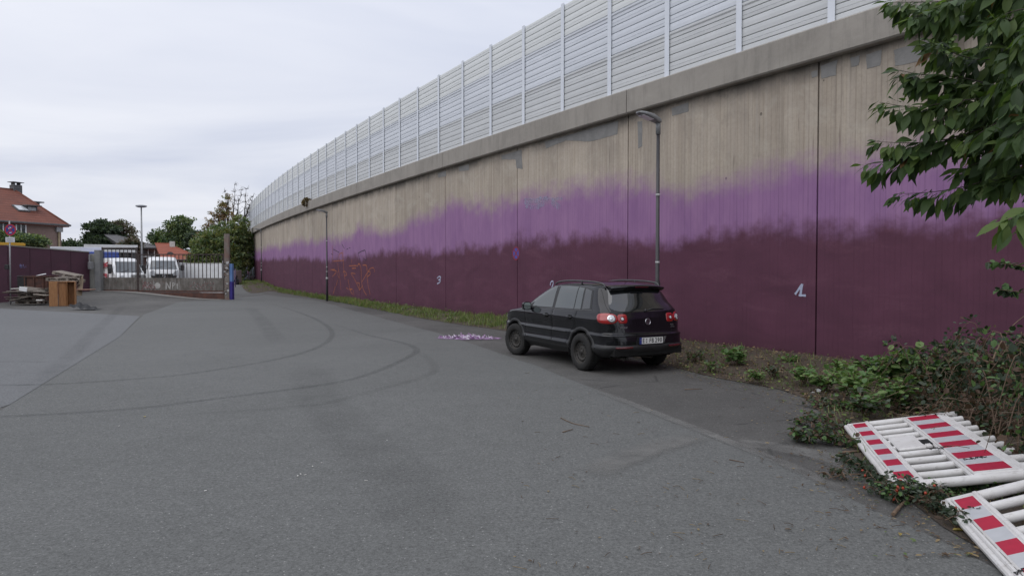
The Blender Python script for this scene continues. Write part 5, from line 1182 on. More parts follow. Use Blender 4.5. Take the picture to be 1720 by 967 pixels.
# flat roofed buildings
def flat_building(name, label, px0, px1, z, bands, depth=9, wmat=None, nwin=0, zwin=2.0):
    a, b = X(px0, z), X(px1, z); o_ = Vector((b, z, 0)); r0 = empty(name, o_, R(32), label, 'building'); a = b - (b - a) * .90; zt_ = max(q[0] for q in bands)
    m = MB(); m.box(Vector(((a + b) / 2, z + depth / 2 + .3, zt_ / 2 - .15)) - o_, (b - a - .3, depth, zt_ + .1)); m.build('wall', wmat or M_gconc, r0)
    for (z1_, z0_) in bands: m = MB(); m.box(Vector(((a + b) / 2, z + depth / 2, (z1_ + z0_) / 2)) - o_, (b - a, depth + .6, z1_ - z0_), ch=.02); m.build('fascia', M_white, r0)
    for k in range(nwin): window_part(r0, Vector((a + (b - a) * (k + .5) / nwin, z + .27, zwin)) - o_, (b - a) / nwin * .8, 1.3, mat=M_dgrey)
    return r0
flat_building('flat_building', 'long flat roofed building with two white bands behind the lorry', 147, 232, 74, [(ZZ(412, 74), ZZ(417.5, 74)), (ZZ(420, 74), ZZ(424.5, 74))], 10, M_dgrey, 7, ZZ(431, 74))
flat_building('flat_building', 'flat roofed building with a plain white wall behind the plum wall', 92, 172, 58, [(ZZ(415.5, 58), ZZ(428, 58))], 8, M_white)
# yellow container top behind the wall
v = ground_root('container', -4, 43.5, R(48), 'yellow container whose top shows over the plum wall', 'container'); hz_ = atz(20, 407, 43.5).z - v.location.z; m = MB(); m.box((0, 1, hz_ / 2), (2.9, 2.2, hz_), ch=.03); m.build('container_body', M_yel, v); m = MB(); m.box((0, -.13, hz_ - .1), (2.96, .08, .16)); m.build('edge_rail', M_yel, v)
# tall lamp mast with a flat twin head
b = atz(239, 470, 60); zt_ = ZZ(347, 60); o = empty('lamp_mast', up(b, 0), 0, 'tall slim lamp mast with a flat oval head beyond the gate', 'street lamp'); m = MB(); m.tube([(0, 0, -.2), (0, 0, zt_ * .45), (0, 0, zt_)], [.10, .085, .055], 10); m.build('pole', M_steel, o)
m = MB(); m.lathe([(0, -.06), (.30, -.08), (.45, -.02), (.44, .08), (.2, .12), (0, .13)], Matrix.Translation((0, 0, zt_)), 24); hd = m.build('lamp_head', pm('lamp_grey', (.32, .33, .35), (.26, .27, .29), 5, .5), o); m = MB(); m.lathe([(0, -.10), (.25, -.09)], Matrix.Translation((0, 0, zt_)), 20); m.build('lamp_glass', M_clear, hd)

# ---------------------------------------------------------------- person on the step, stair rail, slim pole
M_cloth = pm('dark_clothes', (.012, .012, .015), (.02, .02, .024), 9, .9); M_skin = pm('skin', (.36, .22, .16), (.33, .2, .145), 9, .55); M_hair = pm('dark_hair', (.010, .008, .008), (.016, .013, .012), 30, .6)
pb2 = up(atz(398.5, 470, 62.0), 0)
per = empty('person', pb2, R(160), 'person in dark clothes with black hair sitting low by the far path', 'person')
def skinned(name, joints_, edges_, mat, parent, lv=2):
    me = bpy.data.meshes.new(name); me.from_pydata([j[0] for j in joints_], edges_, []); me.materials.append(mat); o_ = link(name, me, parent)
    md = o_.modifiers.new('skin', 'SKIN'); 
    if not me.skin_vertices: me.attributes
    sv = me.skin_vertices[0].data
    for q, j in zip(sv, joints_): q.radius = (j[1], j[1] if len(j) < 3 else j[2])
    sv[0].use_root = True; md.use_smooth_shade = True; sd_ = o_.modifiers.new('sub', 'SUBSURF'); sd_.levels = lv; sd_.render_levels = lv; return o_
J = [((0, 0, .50), .15, .12), ((0, .02, .72), .14, .10), ((0, .06, .94), .17, .10), ((0, .08, 1.05), .07, .06), ((0, .10, 1.13), .055), ((0, .13, 1.22), .09, .10), ((0, .13, 1.32), .075, .085),
     ((.10, .02, .48), .095), ((.14, .44, .52), .065), ((.14, .40, .08), .045), ((.14, .54, .04), .04), ((-.10, .02, .48), .095), ((-.14, .44, .50), .065), ((-.14, .42, .08), .045), ((-.14, .56, .04), .04),
     ((.20, .06, .98), .06), ((.26, .16, .72), .045), ((.15, .38, .60), .035), ((-.20, .06, .98), .06), ((-.26, .16, .72), .045), ((-.15, .38, .60), .035)]
E = [(0, 1), (1, 2), (2, 3), (3, 4), (4, 5), (5, 6), (0, 7), (7, 8), (8, 9), (9, 10), (0, 11), (11, 12), (12, 13), (13, 14), (2, 15), (15, 16), (16, 17), (2, 18), (18, 19), (19, 20)]
bodyp = skinned('body', J, E, M_cloth, per)
m = MB(); m.lathe([(0, -.10), (.05, -.085), (.075, -.02), (.08, .04), (.06, .09), (0, .11)], Matrix.Translation((0, .165, 1.25)) @ Matrix.Diagonal((.95, 1, 1.05, 1)), 16); m.box((0, .255, 1.245), (.022, .04, .035), ch=.008)
for s in (-1, 1): m.lathe([(0, -.02), (.02, 0), (0, .02)], Matrix.Translation((s * .085, .15, 1.245)), 8)
m.build('face', M_skin, per)
m = MB()
for s in (-.03, .03): m.lathe([(0, -.008), (.009, 0), (0, .008)], Matrix.Translation((s, .243, 1.262)), 8)
m.box((0, .245, 1.20), (.04, .012, .008)); m.build('facial_feature', M_hair, per)
m = MB(); m.lathe([(.105, -.16), (.11, -.04), (.105, .05), (.07, .11), (0, .13)], Matrix.Translation((0, .125, 1.265)), 18); m.build('hair', M_hair, per)
m = MB()
for s in (-1, 1):
    h0 = Vector((s * .15, .40, .60)); m.box(h0 + Vector((0, .035, -.005)), (.075, .085, .028), ch=.01)
    for k, (l_, x_) in enumerate(((.062, -.028), (.072, -.009), (.067, .010), (.052, .028))): m.tube([h0 + Vector((x_, .075, 0)), h0 + Vector((x_, .075 + l_ * .6, -.006)), h0 + Vector((x_, .075 + l_, -.03))], [.0085, .008, .006], 6)
    m.tube([h0 + Vector((-s * .034, .02, 0)), h0 + Vector((-s * .055, .055, -.01)), h0 + Vector((-s * .05, .085, -.025))], [.010, .009, .007], 6)
m.build('hands', M_skin, per)
m = MB(); m.box((0, -.05, .19), (.9, .42, .38), ch=.02); m.box((.0, -.02, .38), (.96, .46, .05), ch=.01); tag(m.build('stone_bench', pm('dark_stone', (.09, .085, .08), (.06, .058, .055), 4, .9), None, pb2 + Vector((0, 0, 0)), (0, 0, R(160))), 'low dark stone bench under the seated person', 'bench')
b = up(atz(406.5, 470, 74), 0); o = empty('staircase', b, R(-28), 'pale metal stair with handrail at the far end of the wall', 'stairs')
for k in range(7): m = MB(); m.box((.22 * k, 0, .18 * k + .1), (.26, .9, .05)); m.build('step', M_steel, o)
M_palb = pm('pale_blue_metal', (.36, .40, .48), (.26, .29, .36), 4, .5)
for y in (-.45, .45):
    m = MB(); m.tube([(0, y, 1.0), (1.35, y, 2.15)], .035, 6); m.tube([(-.05, y, 0), (1.4, y, 1.2)], .05, 6); 
    for k in range(7): m.tube([(.22 * k, y, .18 * k), (.22 * k, y, .18 * k + 1.05)], .022, 6)
    m.build('handrail', M_palb, o)
b = up(atz(395.3, 480, 57), 0); o = empty('slim_pole', b, 0, 'slim violet pole standing beside the seated person', 'pole'); m = MB(); m.tube([(0, 0, -.1), (0, 0, atz(395, 451, 57).z)], .04, 8); m.build('pole_shaft', pm('violet_metal', (.10, .07, .16), (.07, .05, .11), 4, .6), o); m = MB(); m.tube([(0, 0, atz(395, 451, 57).z), (0, 0, atz(395, 450, 57).z)], .055, 8); m.build('cap', M_black, o)
# bird nest like bush growing on the coping
# ================================================================= vegetation
def leaf_mat(name, a, b, scale=2.0, rough=.5, trans=.25, spec=.35, vein=False):
    t = NT(name); n_ = t.noise(t.pos(), scale, 4, .6); c = t.mix(t.rng(n_, .3, .7), a, b)
    t.col(c); t.rough(rough); t.b.inputs['Specular IOR Level'].default_value = spec
    tr = t.n('ShaderNodeBsdfTranslucent'); mx_ = t.n('ShaderNodeMixShader'); cc = t.n('ShaderNodeVectorMath', operation='MULTIPLY'); t.l(c, cc.inputs[0]); cc.inputs[1].default_value = (1.3, 1.5, .6); t.l(cc.outputs[0], tr.inputs[0])
    mx_.inputs[0].default_value = trans; t.l(t.b.outputs[0], mx_.inputs[1]); t.l(tr.outputs[0], mx_.inputs[2]); t.l(mx_.outputs[0], t.o.inputs[0]); return t.m
LG = [leaf_mat('leaf_mid_green', (0.129, 0.181, 0.088), (0.092, 0.137, 0.077), .5), leaf_mat('leaf_dark_green', (0.071, 0.106, 0.064), (0.057, 0.086, 0.055), .5), leaf_mat('leaf_light_green', (0.215, 0.257, 0.102), (0.158, 0.201, 0.094), .5)]
LD = [leaf_mat('leaf_cedar', (0.051, 0.077, 0.050), (0.039, 0.059, 0.037), .5), leaf_mat('leaf_cedar_dark', (0.035, 0.057, 0.037), (0.044, 0.066, 0.037), .5), leaf_mat('leaf_cedar_light', (0.095, 0.124, 0.067), (0.074, 0.104, 0.062), .5)]
LR = [leaf_mat('leaf_copper', (0.168, 0.131, 0.104), (0.135, 0.104, 0.086), .5), leaf_mat('leaf_copper_dark', (0.112, 0.095, 0.076), (0.095, 0.081, 0.068), .5), leaf_mat('leaf_copper_green', (0.135, 0.147, 0.086), (0.112, 0.124, 0.072), .5)]
LA = [leaf_mat('leaf_autumn', (0.337, 0.209, 0.105), (0.246, 0.160, 0.091), .5), leaf_mat('leaf_autumn_brown', (0.167, 0.106, 0.072), (0.141, 0.096, 0.068), .5), leaf_mat('leaf_olive', (0.189, 0.189, 0.062), (0.155, 0.166, 0.062), .5)]
M_bark = pm('bark', (.075, .060, .048), (.045, .036, .030), 9, .9, .01, stretch=(1, 1, .25)); M_twig = pm('twig_brown', (.17, .115, .075), (.10, .066, .045), 12, .85)
LEAFQ = ((0, 0, 0), (.30, .25, .05), (.30, .72, .05), (0, 1, -.04), (-.30, .72, .05), (-.30, .25, .05))
def put_leaf(mb, p, dirv, nrm, L, w=1.0, m=0, fold=1.0, droop=0.0):
    y = Vector(dirv).normalized(); x = y.cross(Vector(nrm)); 
    if x.length < 1e-4: x = y.cross(Vector((.3, .5, .8)))
    x.normalize(); z = x.cross(y); o = len(mb.v)
    for a, b, c in LEAFQ: mb.v.append(tuple(p + x * (a * L * w) + y * (b * L) + z * (c * L * fold - droop * L * b * b)))
    for f in ((0, 1, 2, 3), (0, 3, 4, 5)): mb.f.append([o + i for i in f]); mb.m.append(m); mb.sm.append(False)
def rvec(r): 
    while True:
        v = Vector((r.uniform(-1, 1), r.uniform(-1, 1), r.uniform(-1, 1)))
        if .05 < v.length < 1: return v
def crown(parent, blobs, n, leaf, mats, seed=1, gap=.0, name='crown', flat=0.0, inner=.45):
    r = random.Random(seed); mb = MB(); vol = [a[1][0] * a[1][1] * a[1][2] for a in blobs]; vol = [v ** .75 for v in vol]; tot = sum(vol)
    for (c, rad), v in zip(blobs, vol):
        c = Vector(c); k = int(n * v / tot); nc = max(6, k // 26)
        for _ in range(nc):
            d = rvec(r).normalized(); rr_ = inner + (1.05 - inner) * r.random() ** .55; q = c + Vector((d.x * rad[0], d.y * rad[1], d.z * rad[2])) * rr_
            if gap and r.random() < gap: continue
            cs = leaf * r.uniform(1.3, 3.2); mi = r.choices((0, 1, 2), (5, 3, 3 + 3 * max(0, d.z)))[0]
            for _ in range(26):
                o_ = rvec(r) * cs; o_.z *= .55 if flat == 0 else flat
                put_leaf(mb, q + o_, rvec(r) + d * .5, rvec(r) + Vector((0, 0, .8)), leaf * r.uniform(.7, 1.3), 1.1, mi if r.random() < .75 else r.randrange(3))
    return mb.build(name, mats, parent)
def tree(label, px, z, blobs_px, n, leaf, mats, name='tree', seed=1, gap=.15, trunk_r=.25, depthf=.8, group='trees beyond the gate', flat=0.0, bare=None, inner=.45):
    b = atz(px, 470, z); b = up(b, hgt(b.x, b.y)); root = empty(name, b, 0, label, 'tree', group); r = random.Random(seed + 100); k = z / 1147
    bl = [(Vector((X(x, z), z + dz_, ZZ(y, z))) - b, (rx * k, max(rx, ry) * k * depthf, ry * k)) for x, y, rx, ry, dz_ in blobs_px]
    m = MB(); top = max(q[0].z for q in bl); cxm = sum(q[0].x for q in bl) / len(bl); fork = Vector((cxm * .3, 0, top * .42))
    m.tube([(0, 0, -.3), (0, 0, .4), fork * .6, fork], [trunk_r * 1.3, trunk_r, trunk_r * .8, trunk_r * .6], 8); m.build('trunk', M_bark, root)
    m = MB()
    for c, rad in bl:
        mid = fork.lerp(c, .55) + rvec(r) * .3; m.tube([fork * .8, mid, c, c + Vector((0, 0, rad[2] * .6))], [trunk_r * .5, trunk_r * .3, trunk_r * .14, .02], 6)
        for _ in range(7):
            d = rvec(r).normalized(); e_ = c + Vector((d.x * rad[0], d.y * rad[1], d.z * rad[2])) * .9; m.tube([mid.lerp(c, r.random()), (mid + e_) / 2 + rvec(r) * .2, e_], [trunk_r * .14, trunk_r * .09, .015], 5)
    if bare:
        for (x0, y0, x1_, y1_) in bare:
            A = Vector((X(x0, z), z + 1.5, ZZ(y0, z))) - b; B_ = Vector((X(x1_, z), z + 1.5, ZZ(y1_, z))) - b; P = [A.lerp(B_, i / 6) + rvec(r) * .14 * (1 if i else 0) for i in range(7)]; m.tube(P, [.10, .085, .07, .055, .04, .028, .012], 5)
            for i in range(1, 7):
                for _ in range(4):
                    d = Vector((r.uniform(-1, 1), r.uniform(-1, 1), r.uniform(.0, 1.0))).normalized() * r.uniform(.5, 1.5) * (1.25 - i / 7); m.tube([P[i], P[i] + d * .5 + rvec(r) * .1, P[i] + d], [.030, .02, .007], 4)
                    for q in (.5, .8): m.tube([P[i] + d * q, P[i] + d * q + rvec(r) * .5], [.014, .005], 3)
    m.build('limbs', M_bark, root); crown(root, bl, n, leaf, mats, seed, gap, flat=flat, inner=inner); return root
tree('dark spreading cedar like tree behind the flat roofed building', 178, 98, [(165, 383, 20, 5, 0), (150, 381, 9, 3, 0), (172, 376, 12, 5, 0), (180, 384, 22, 6, 0), (158, 396, 14, 5, 0), (178, 400, 25, 7, 0), (152, 402, 10, 4, 0), (195, 405, 18, 9, 1), (170, 410, 25, 7, 0), (146, 410, 7, 4, 0)], 14000, .28, LD, seed=2, gap=.15, trunk_r=.4, flat=.35)
tree('loose copper brown tree right of the dark cedar like tree', 210, 100, [(208, 384, 14, 12, 0), (218, 396, 14, 13, 0), (200, 376, 10, 7, 0), (225, 405, 9, 9, 0), (205, 402, 14, 10, 0)], 6000, .22, LR, seed=3, gap=.30, trunk_r=.3)
tree('two topped green tree left of the orange red roof', 300, 106, [(305, 375, 12, 10, 0), (289, 380, 9, 8, 0), (272, 398, 17, 13, 0), (298, 396, 24, 16, 1), (262, 402, 8, 7, 0), (312, 392, 11, 16, 0), (285, 412, 26, 13, 0), (318, 370, 7, 5, 0)], 15000, .28, LG, seed=4, gap=.2, trunk_r=.4)
tree('small dark tree between the orange red roof and the big bushes', 328, 98, [(328, 398, 9, 8, 0), (322, 405, 9, 8, 0), (335, 408, 10, 9, 0)], 4500, .28, LD, seed=5, gap=.1)
tree('big green bushy tree right behind the hoarding and weathered post', 372, 74, [(388, 400, 26, 28, 0), (368, 420, 34, 30, -1), (345, 420, 22, 26, 0), (396, 440, 20, 36, -1), (330, 436, 16, 16, 0), (404, 384, 14, 20, 0), (360, 396, 20, 16, 1), (408, 425, 14, 40, 2), (380, 452, 38, 16, -2)], 36000, .20, [LG[0], LG[2], LA[2]], seed=6, gap=.12, trunk_r=.3, inner=.3)
tree('autumn brown tree with half bare top rising above the bushes', 378, 80, [(377, 352, 12, 14, 0), (366, 358, 13, 8, 0), (385, 366, 14, 10, 0), (358, 376, 14, 8, 0), (352, 388, 14, 9, 0), (384, 335, 6, 9, 0), (340, 396, 10, 5, 0)], 5600, .15, LA, seed=7, gap=.35, trunk_r=.22, bare=[(383, 390, 387, 308), (402, 385, 407, 316), (375, 380, 372, 322), (388, 370, 398, 318), (402, 370, 418, 328)])
tree('distant low dark tree beyond the white flat building', 118, 150, [(120, 412, 12, 5, 0), (108, 414, 10, 3, 0), (132, 414, 8, 4, 0)], 3500, .45, LD, seed=8, gap=.05)
tree('leafy bush in front of the brown brick house', 30, 52, [(8, 398, 14, 10, 0), (50, 404, 22, 7, 0), (30, 402, 16, 10, 0), (66, 408, 12, 5, 0), (-12, 398, 18, 12, 0)], 9000, .16, LG, name='bush', seed=9, gap=.1, trunk_r=.12)
tree('dark reddish bush beside the grey roofed house', 222, 88, [(222, 412, 14, 10, 0), (212, 418, 14, 8, 0)], 4500, .22, [LR[1], LR[0], LD[0]], name='bush', seed=10, gap=.05)
belt = MB(); rr = random.Random(61)                # added trees outside the picture, put in for the car paint to mirror
for k in range(120):
    a_ = R(205 + 175 * k / 119) if k < 100 else None; x_, y_ = (math.cos(a_) * 46, math.sin(a_) * 46 + 4) if a_ is not None else (-46 + rr.uniform(-3, 3), (k - 100) * 1.6)
    if x_ > 22: continue
    for _ in range(110): put_leaf(belt, Vector((x_ + rr.gauss(0, 1.6), y_ + rr.gauss(0, 1.6), rr.random() ** .7 * (8 + 2 * math.sin(k * .9)))), rvec(rr), rvec(rr), rr.uniform(.7, 1.4), 1.2, rr.randrange(3))
tag(belt.build('added_tree_belt', LG), 'belt of added trees out of view, something dark for the car to mirror', 'wood', kind='stuff')
far_w = MB(); rr = random.Random(12)
for k in range(150):
    x = -330 + 560 * k / 150; z0 = 330 + rr.uniform(-40, 60)
    for _ in range(70): put_leaf(far_w, Vector((x + rr.gauss(0, 6), z0 + rr.uniform(-8, 8), rr.uniform(0, 1) ** .6 * rr.uniform(7, 12))), rvec(rr), rvec(rr) + Vector((0, -1, .6)), rr.uniform(2.2, 4.0), 1.2, rr.randrange(3))
tag(far_w.build('far_wood', LD), 'far line of dark trees along the horizon', 'wood', kind='stuff')

# ---------------------------------------------------------------- verge: soil bank, grass, weeds
t = NT('soil'); p = t.pos(); n1_ = t.noise(p, 3, 7, .7); n2_ = t.noise(p, 26, 5, .7); c = t.mix(t.rng(n1_, .3, .7), (.085, .062, .044), (.050, .040, .031)); c = t.mix(t.rng(n2_, .5, .75, 0, .6), c, (.17, .125, .085)); t.col(c); t.rough(.95); t.bump(n2_, .03, 1.0); M_soil = t.m
foot = [wpt(s, -.01) for s in np.linspace(0.4, float(np.interp(103, zt, st_)), 90)]
edge_px = [(400, 477), (420, 483), (460, 489), (520, 499.5), (580, 509), (640, 521), (700, 533), (760, 543), (850, 556)]
E_ = [at(*q) for q in edge_px[::-1]]
near_edge = [Vector((4.0, 2.2, 0)), Vector((3.9, 4.2, 0)), at(1640, 930), at(1560, 860), at(1465, 800), at(1400, 720), at(1350, 668), at(1280, 648), at(1200, 634), at(1130, 616), at(1000, 586)]
EL = near_edge + E_
sheet_e = dens(catmull(EL, 6), 140); sheet_f = dens(foot, 140); P = []
for a, b in zip(sheet_e, sheet_f):
    P.append([Vector((q.x, q.y, hgt(q.x, q.y) + .009 + .17 * sstep(k / 7) * min(1, (b - a).length / 1.5) + rnd.uniform(0, .02) * (k > 0))) for k, q in ((k, a.lerp(b, k / 8)) for k in range(9))])
m = MB(); m.grid(P, flip=True); tag(m.build('verge', M_soil), 'strip of bare soil along the foot of the painted wall', 'ground', kind='structure')
def verge_pt(u, v):
    x = u * (len(P) - 1); i = min(int(x), len(P) - 2); f = x - i; y = v * 8; j = min(int(y), 7); g_ = y - j
    return P[i][j].lerp(P[i + 1][j], f).lerp(P[i][j + 1].lerp(P[i + 1][j + 1], f), g_)
GM = [leaf_mat('grass_green', (0.204, 0.253, 0.077), (0.145, 0.204, 0.062), 1.2), leaf_mat('grass_dark', (0.125, 0.177, 0.058), (0.094, 0.146, 0.052), 1.2), leaf_mat('grass_straw', (0.312, 0.234, 0.126), (0.228, 0.168, 0.096), 1.2), leaf_mat('litter_brown', (.13, .085, .055), (.085, .058, .04), 3)]
def blade(mb, p, h_, w, r, m, lean=.5):
    a = r.uniform(0, 6.283); d = Vector((math.cos(a), math.sin(a), 0)); l = d * h_ * r.uniform(.1, lean); s_ = Vector((-d.y, d.x, 0)) * w; o = len(mb.v)
    mb.v += [tuple(p - s_), tuple(p + s_), tuple(p + l * .4 + Vector((0, 0, h_ * .6)) + s_ * .7), tuple(p + l * .4 + Vector((0, 0, h_ * .6)) - s_ * .7), tuple(p + l + Vector((0, 0, h_)))]
    mb.f += [[o, o + 1, o + 2, o + 3], [o + 3, o + 2, o + 4]]; mb.m += [m, m]; mb.sm += [False, False]
gr_ = MB(); r = random.Random(21); umid = next(i for i, q in enumerate(sheet_e) if proj(q) and proj(q)[0] < 1010) / 139; cnt = 0
ctr = [(r.uniform(umid - .02, 1), r.random() ** .7) for _ in range(2400)]
for (u, v) in ctr:
    q = verge_pt(min(1, u), v); far_ = q.length
    if far_ > 60 and r.random() < .4: continue
    dense = .5 + .5 * math.sin(u * 61) * math.cos(u * 23 + 1); hh = r.uniform(.06, .20) * (.6 + .6 * dense)
    for _ in range(19 if far_ < 45 else 10):
        pz = q + Vector((r.gauss(0, .11), r.gauss(0, .11), -.01)); blade(gr_, pz, hh * r.uniform(.5, 1.3), (.004 + far_ * .00014), r, r.choices((0, 1, 2, 3), (6, 3, 1.2, .5))[0], .9)
    if r.random() < .12:
        for _ in range(5): put_leaf(gr_, q + rvec(r) * .12 + Vector((0, 0, .08)), rvec(r) + Vector((0, 0, .5)), rvec(r) + Vector((0, 0, 1)), r.uniform(.04, .08) + far_ * .0003, 1.1, r.randrange(2))
tag(gr_.build('verge_grass', GM), 'green grass and weeds along the foot of the wall', 'grass', kind='stuff')
# dry stalks, litter and low weeds right of the car
dr_ = MB()
for _ in range(9000):
    u, v = r.uniform(.02, umid), r.random(); q = verge_pt(u, v); gz = math.sin(q.x * 3.1 + 1) * math.cos(q.y * 2.3) > .25; mi = r.choices((2, 3, 0, 1), (2, 3, 5, 4) if gz else (3.5, 4, 1.2, 1))[0]
    if r.random() < .55: blade(dr_, q, r.uniform(.03, .09) + (.09 * r.random() if gz else 0), r.uniform(.003, .006), r, mi, 2.2)
    else: put_leaf(dr_, q + Vector((r.gauss(0, .05), r.gauss(0, .05), r.uniform(.005, .05))), rvec(r) * Vector((1, 1, .25)), Vector((r.uniform(-.4, .4), r.uniform(-.4, .4), 1)), r.uniform(.03, .075), .9, mi)
for _ in range(1300):                           # bits of litter that strayed onto the asphalt
    u, v = r.uniform(.02, umid), r.random(); q = verge_pt(u, 0); b_ = verge_pt(u, 1); d_ = (q - b_).normalized(); q = q + d_ * abs(r.gauss(0, .35)); q.z = .02
    put_leaf(dr_, q, rvec(r) * Vector((1, 1, .08)), Vector((r.uniform(-.3, .3), r.uniform(-.3, .3), 1)), r.uniform(.015, .05), .6, r.choices((2, 3, 1), (2, 4, 1))[0])
tag(dr_.build('dry_litter', GM), 'dry stalks and dead leaves on the soil right of the car', 'litter', kind='stuff')
st2 = MB()
for _ in range(240):                            # straws and chips scattered on the road
    q = at(r.uniform(860, 1500), r.uniform(600, 960)); a = r.uniform(0, 6.28); L = r.uniform(.02, .11); d = Vector((math.cos(a), math.sin(a), 0)) * L; q.z = .014
    if r.random() < .5: st2.tube([q, q + d * .5 + rvec(r) * .004 + Vector((0, 0, .004)), q + d], .0022, 4, r.choice((2, 3)))
    else: put_leaf(st2, q, d, Vector((r.uniform(-.4, .4), r.uniform(-.4, .4), 1)), r.uniform(.012, .035), .7, r.choice((2, 3, 3)))
tag(st2.build('road_litter', GM), 'tiny straws and leaf bits scattered on the asphalt', 'litter', kind='stuff')
WG = [leaf_mat('nettle_green', (0.115, 0.202, 0.067), (0.084, 0.159, 0.055), 6, .5), leaf_mat('nettle_light', (0.177, 0.260, 0.087), (0.136, 0.207, 0.074), 6, .5), leaf_mat('bramble_dark', (.030, .050, .026), (.022, .040, .020), 6, .45), leaf_mat('dead_leaf', (.115, .070, .048), (.075, .05, .036), 6, .7), leaf_mat('bramble_grey', (0.091, 0.112, 0.081), (0.070, 0.087, 0.063), 6, .5)]
def weed(base, h_, n, leaf, mats_i, label, name='weed', cat='plant', group=None, spread=.35, seed=0, stems=6):
    r = random.Random(seed * 7 + 3); root = empty(name, base, 0, label, cat, group); sm = MB(); lm = MB()
    for s_ in range(stems):
        a = r.uniform(0, 6.28); d = Vector((math.cos(a), math.sin(a), 0)) * r.uniform(.2, 1) * spread; top = d + Vector((0, 0, h_ * r.uniform(.55, 1.05))); P_ = [Vector((d.x * .2, d.y * .2, -.03)), d * .5 + Vector((0, 0, top.z * .55)), top]; P_ = catmull(P_, 4); sm.tube(P_, [.006] * len(P_), 5)
        for k in range(n):
            f = r.uniform(.2, 1.0) * (len(P_) - 1); i = min(int(f), len(P_) - 2); q = P_[i].lerp(P_[i + 1], f - i); o = rvec(r); o.z = o.z * .4 + .15
            put_leaf(lm, q + o * leaf * .5, o, Vector((r.uniform(-.5, .5), r.uniform(-.5, .5), 1)), leaf * r.uniform(.6, 1.25), 1.25, r.choice(mats_i), 1.0, .25)
    sm.build('stem', M_twig, root); lm.build('foliage', WG, root); return root
wl_ = [((1240, 612), .34, 22, .085, (0, 0, 1), 'bushy green weed at the wall foot right of the car', .34), ((1352, 640), .22, 14, .085, (0, 1), 'low dark green weed at the edge of the soil under the digit 1', .26), ((1410, 628), .26, 9, .07, (0, 1), 'small weed against the wall just right of the long joint', .18), ((1438, 664), .34, 20, .10, (1, 0), 'pale green nettle patch behind the cut twigs', .42), ((1480, 650), .50, 24, .11, (1, 0, 0), 'nettle clump in front of the wall left of the tallest one', .42), ((1522, 655), .62, 28, .12, (1, 0, 1), 'tallest bright nettle clump right behind the striped fence panel', .46), ((1560, 660), .50, 24, .11, (0, 1, 2), 'nettle clump next to the dark bramble heap', .40), ((1500, 684), .34, 20, .10, (1, 0), 'low nettles at the far edge of the upper fence panel', .36), ((1455, 690), .22, 16, .08, (0, 4), 'low leafy weed left of the upper fence panel', .36), ((1168, 604), .16, 12, .06, (4, 0, 3), 'scrubby low weed right behind the car', .3), ((1300, 628), .14, 10, .06, (4, 3, 0), 'straggly weed on the brown soil between two green weeds', .3)]
wl_ += [((1195, 618), .12, 12, .055, (0, 1, 4), 'low green tuft at the asphalt edge just right of the car', .28), ((1275, 636), .14, 12, .06, (1, 0), 'low green tuft at the soil edge under the bushy weed', .26), ((1325, 612), .16, 12, .06, (0, 1), 'small green sprout close to the wall left of the digit 1', .2), ((1385, 650), .20, 16, .08, (1, 0), 'light green weed at the left rim of the nettles', .34), ((1420, 642), .30, 18, .085, (0, 1), 'leafy green weed behind the left rim of the nettles', .36), ((1468, 632), .34, 18, .09, (0, 1, 2), 'green weed growing at the wall behind the nettles', .4), ((1600, 640), .46, 22, .09, (0, 1, 2), 'tall green weed at the wall between nettles and brambles', .4), ((1545, 632), .40, 20, .09, (1, 0), 'light weed at the wall behind the tallest nettle clump', .4), ((1225, 598), .14, 10, .05, (4, 3), 'dry grey tuft at the wall foot near the car', .24)]
for i, (pp, h_, n, lf_, mi, lb, spd) in enumerate(wl_):
    b = at(*pp, .10); b.z = .10; weed(b, h_, n, lf_, mi, lb, 'nettle' if 'nettle' in lb else 'weed', 'weed', 'weeds at the foot of the wall', spd, i, 9)
def bramble(px, py, rx, ry, hz, n, label, seed, mi=(2, 2, 4, 0), stems=46, leaf=.055):
    r = random.Random(seed); b = at(px, py, .05); root = empty('bramble', b, 0, label, 'shrub', 'brambles at the right'); sm = MB(); lm = MB(); dm = MB()
    for _ in range(stems):
        a = r.uniform(0, 6.28); s0 = Vector((r.gauss(0, .35) * rx, r.gauss(0, .35) * ry, 0)); e_ = s0 + Vector((math.cos(a) * r.uniform(.3, .9) * rx, math.sin(a) * r.uniform(.3, .9) * ry, r.uniform(-.05, hz))); mid = (s0 + e_) / 2 + Vector((0, 0, r.uniform(.3, 1.0) * hz)); P_ = catmull([s0, mid, e_], 5); sm.tube(P_, [.0075 - .0005 * i for i in range(len(P_))], 5)
        for k in range(n // stems):
            f = r.random() * (len(P_) - 1); i = min(int(f), len(P_) - 2); q = P_[i].lerp(P_[i + 1], f - i); o = rvec(r)
            q = q + o * .10; q.z = max(q.z, -.03); put_leaf(lm, q, o, rvec(r) + Vector((0, 0, .9)), leaf * r.uniform(.6, 1.4), 1.15, r.choice(mi), 1, .2)
    for _ in range(stems * 4):
        q = Vector((r.gauss(0, .45) * rx, r.gauss(0, .45) * ry, r.uniform(0, hz * .8))); d = rvec(r) * r.uniform(.12, .5); d.z *= .4; dm.tube([q, q + d * .5 + rvec(r) * .04, q + d], [.003, .0025, .0015], 4)
    sm.build('cane', M_twig, root); tag(dm.build('dry_stalk', pm('straw', (.22, .165, .115), (.13, .095, .07), 9, .85), root), kind='stuff'); lm.build('foliage', WG, root); return root
bramble(1625, 665, 1.0, .7, .62, 2300, 'dark bramble heap against the wall right of the nettles', 31)
bramble(1700, 700, .9, .7, .80, 2600, 'tall bramble tangle at the right edge above the fence panel', 32, (2, 2, 3, 4))
bramble(1650, 725, .7, .35, .28, 900, 'low brown tangle of dry canes behind the tips of the upper fence panel', 33, (3, 3, 2), 60)
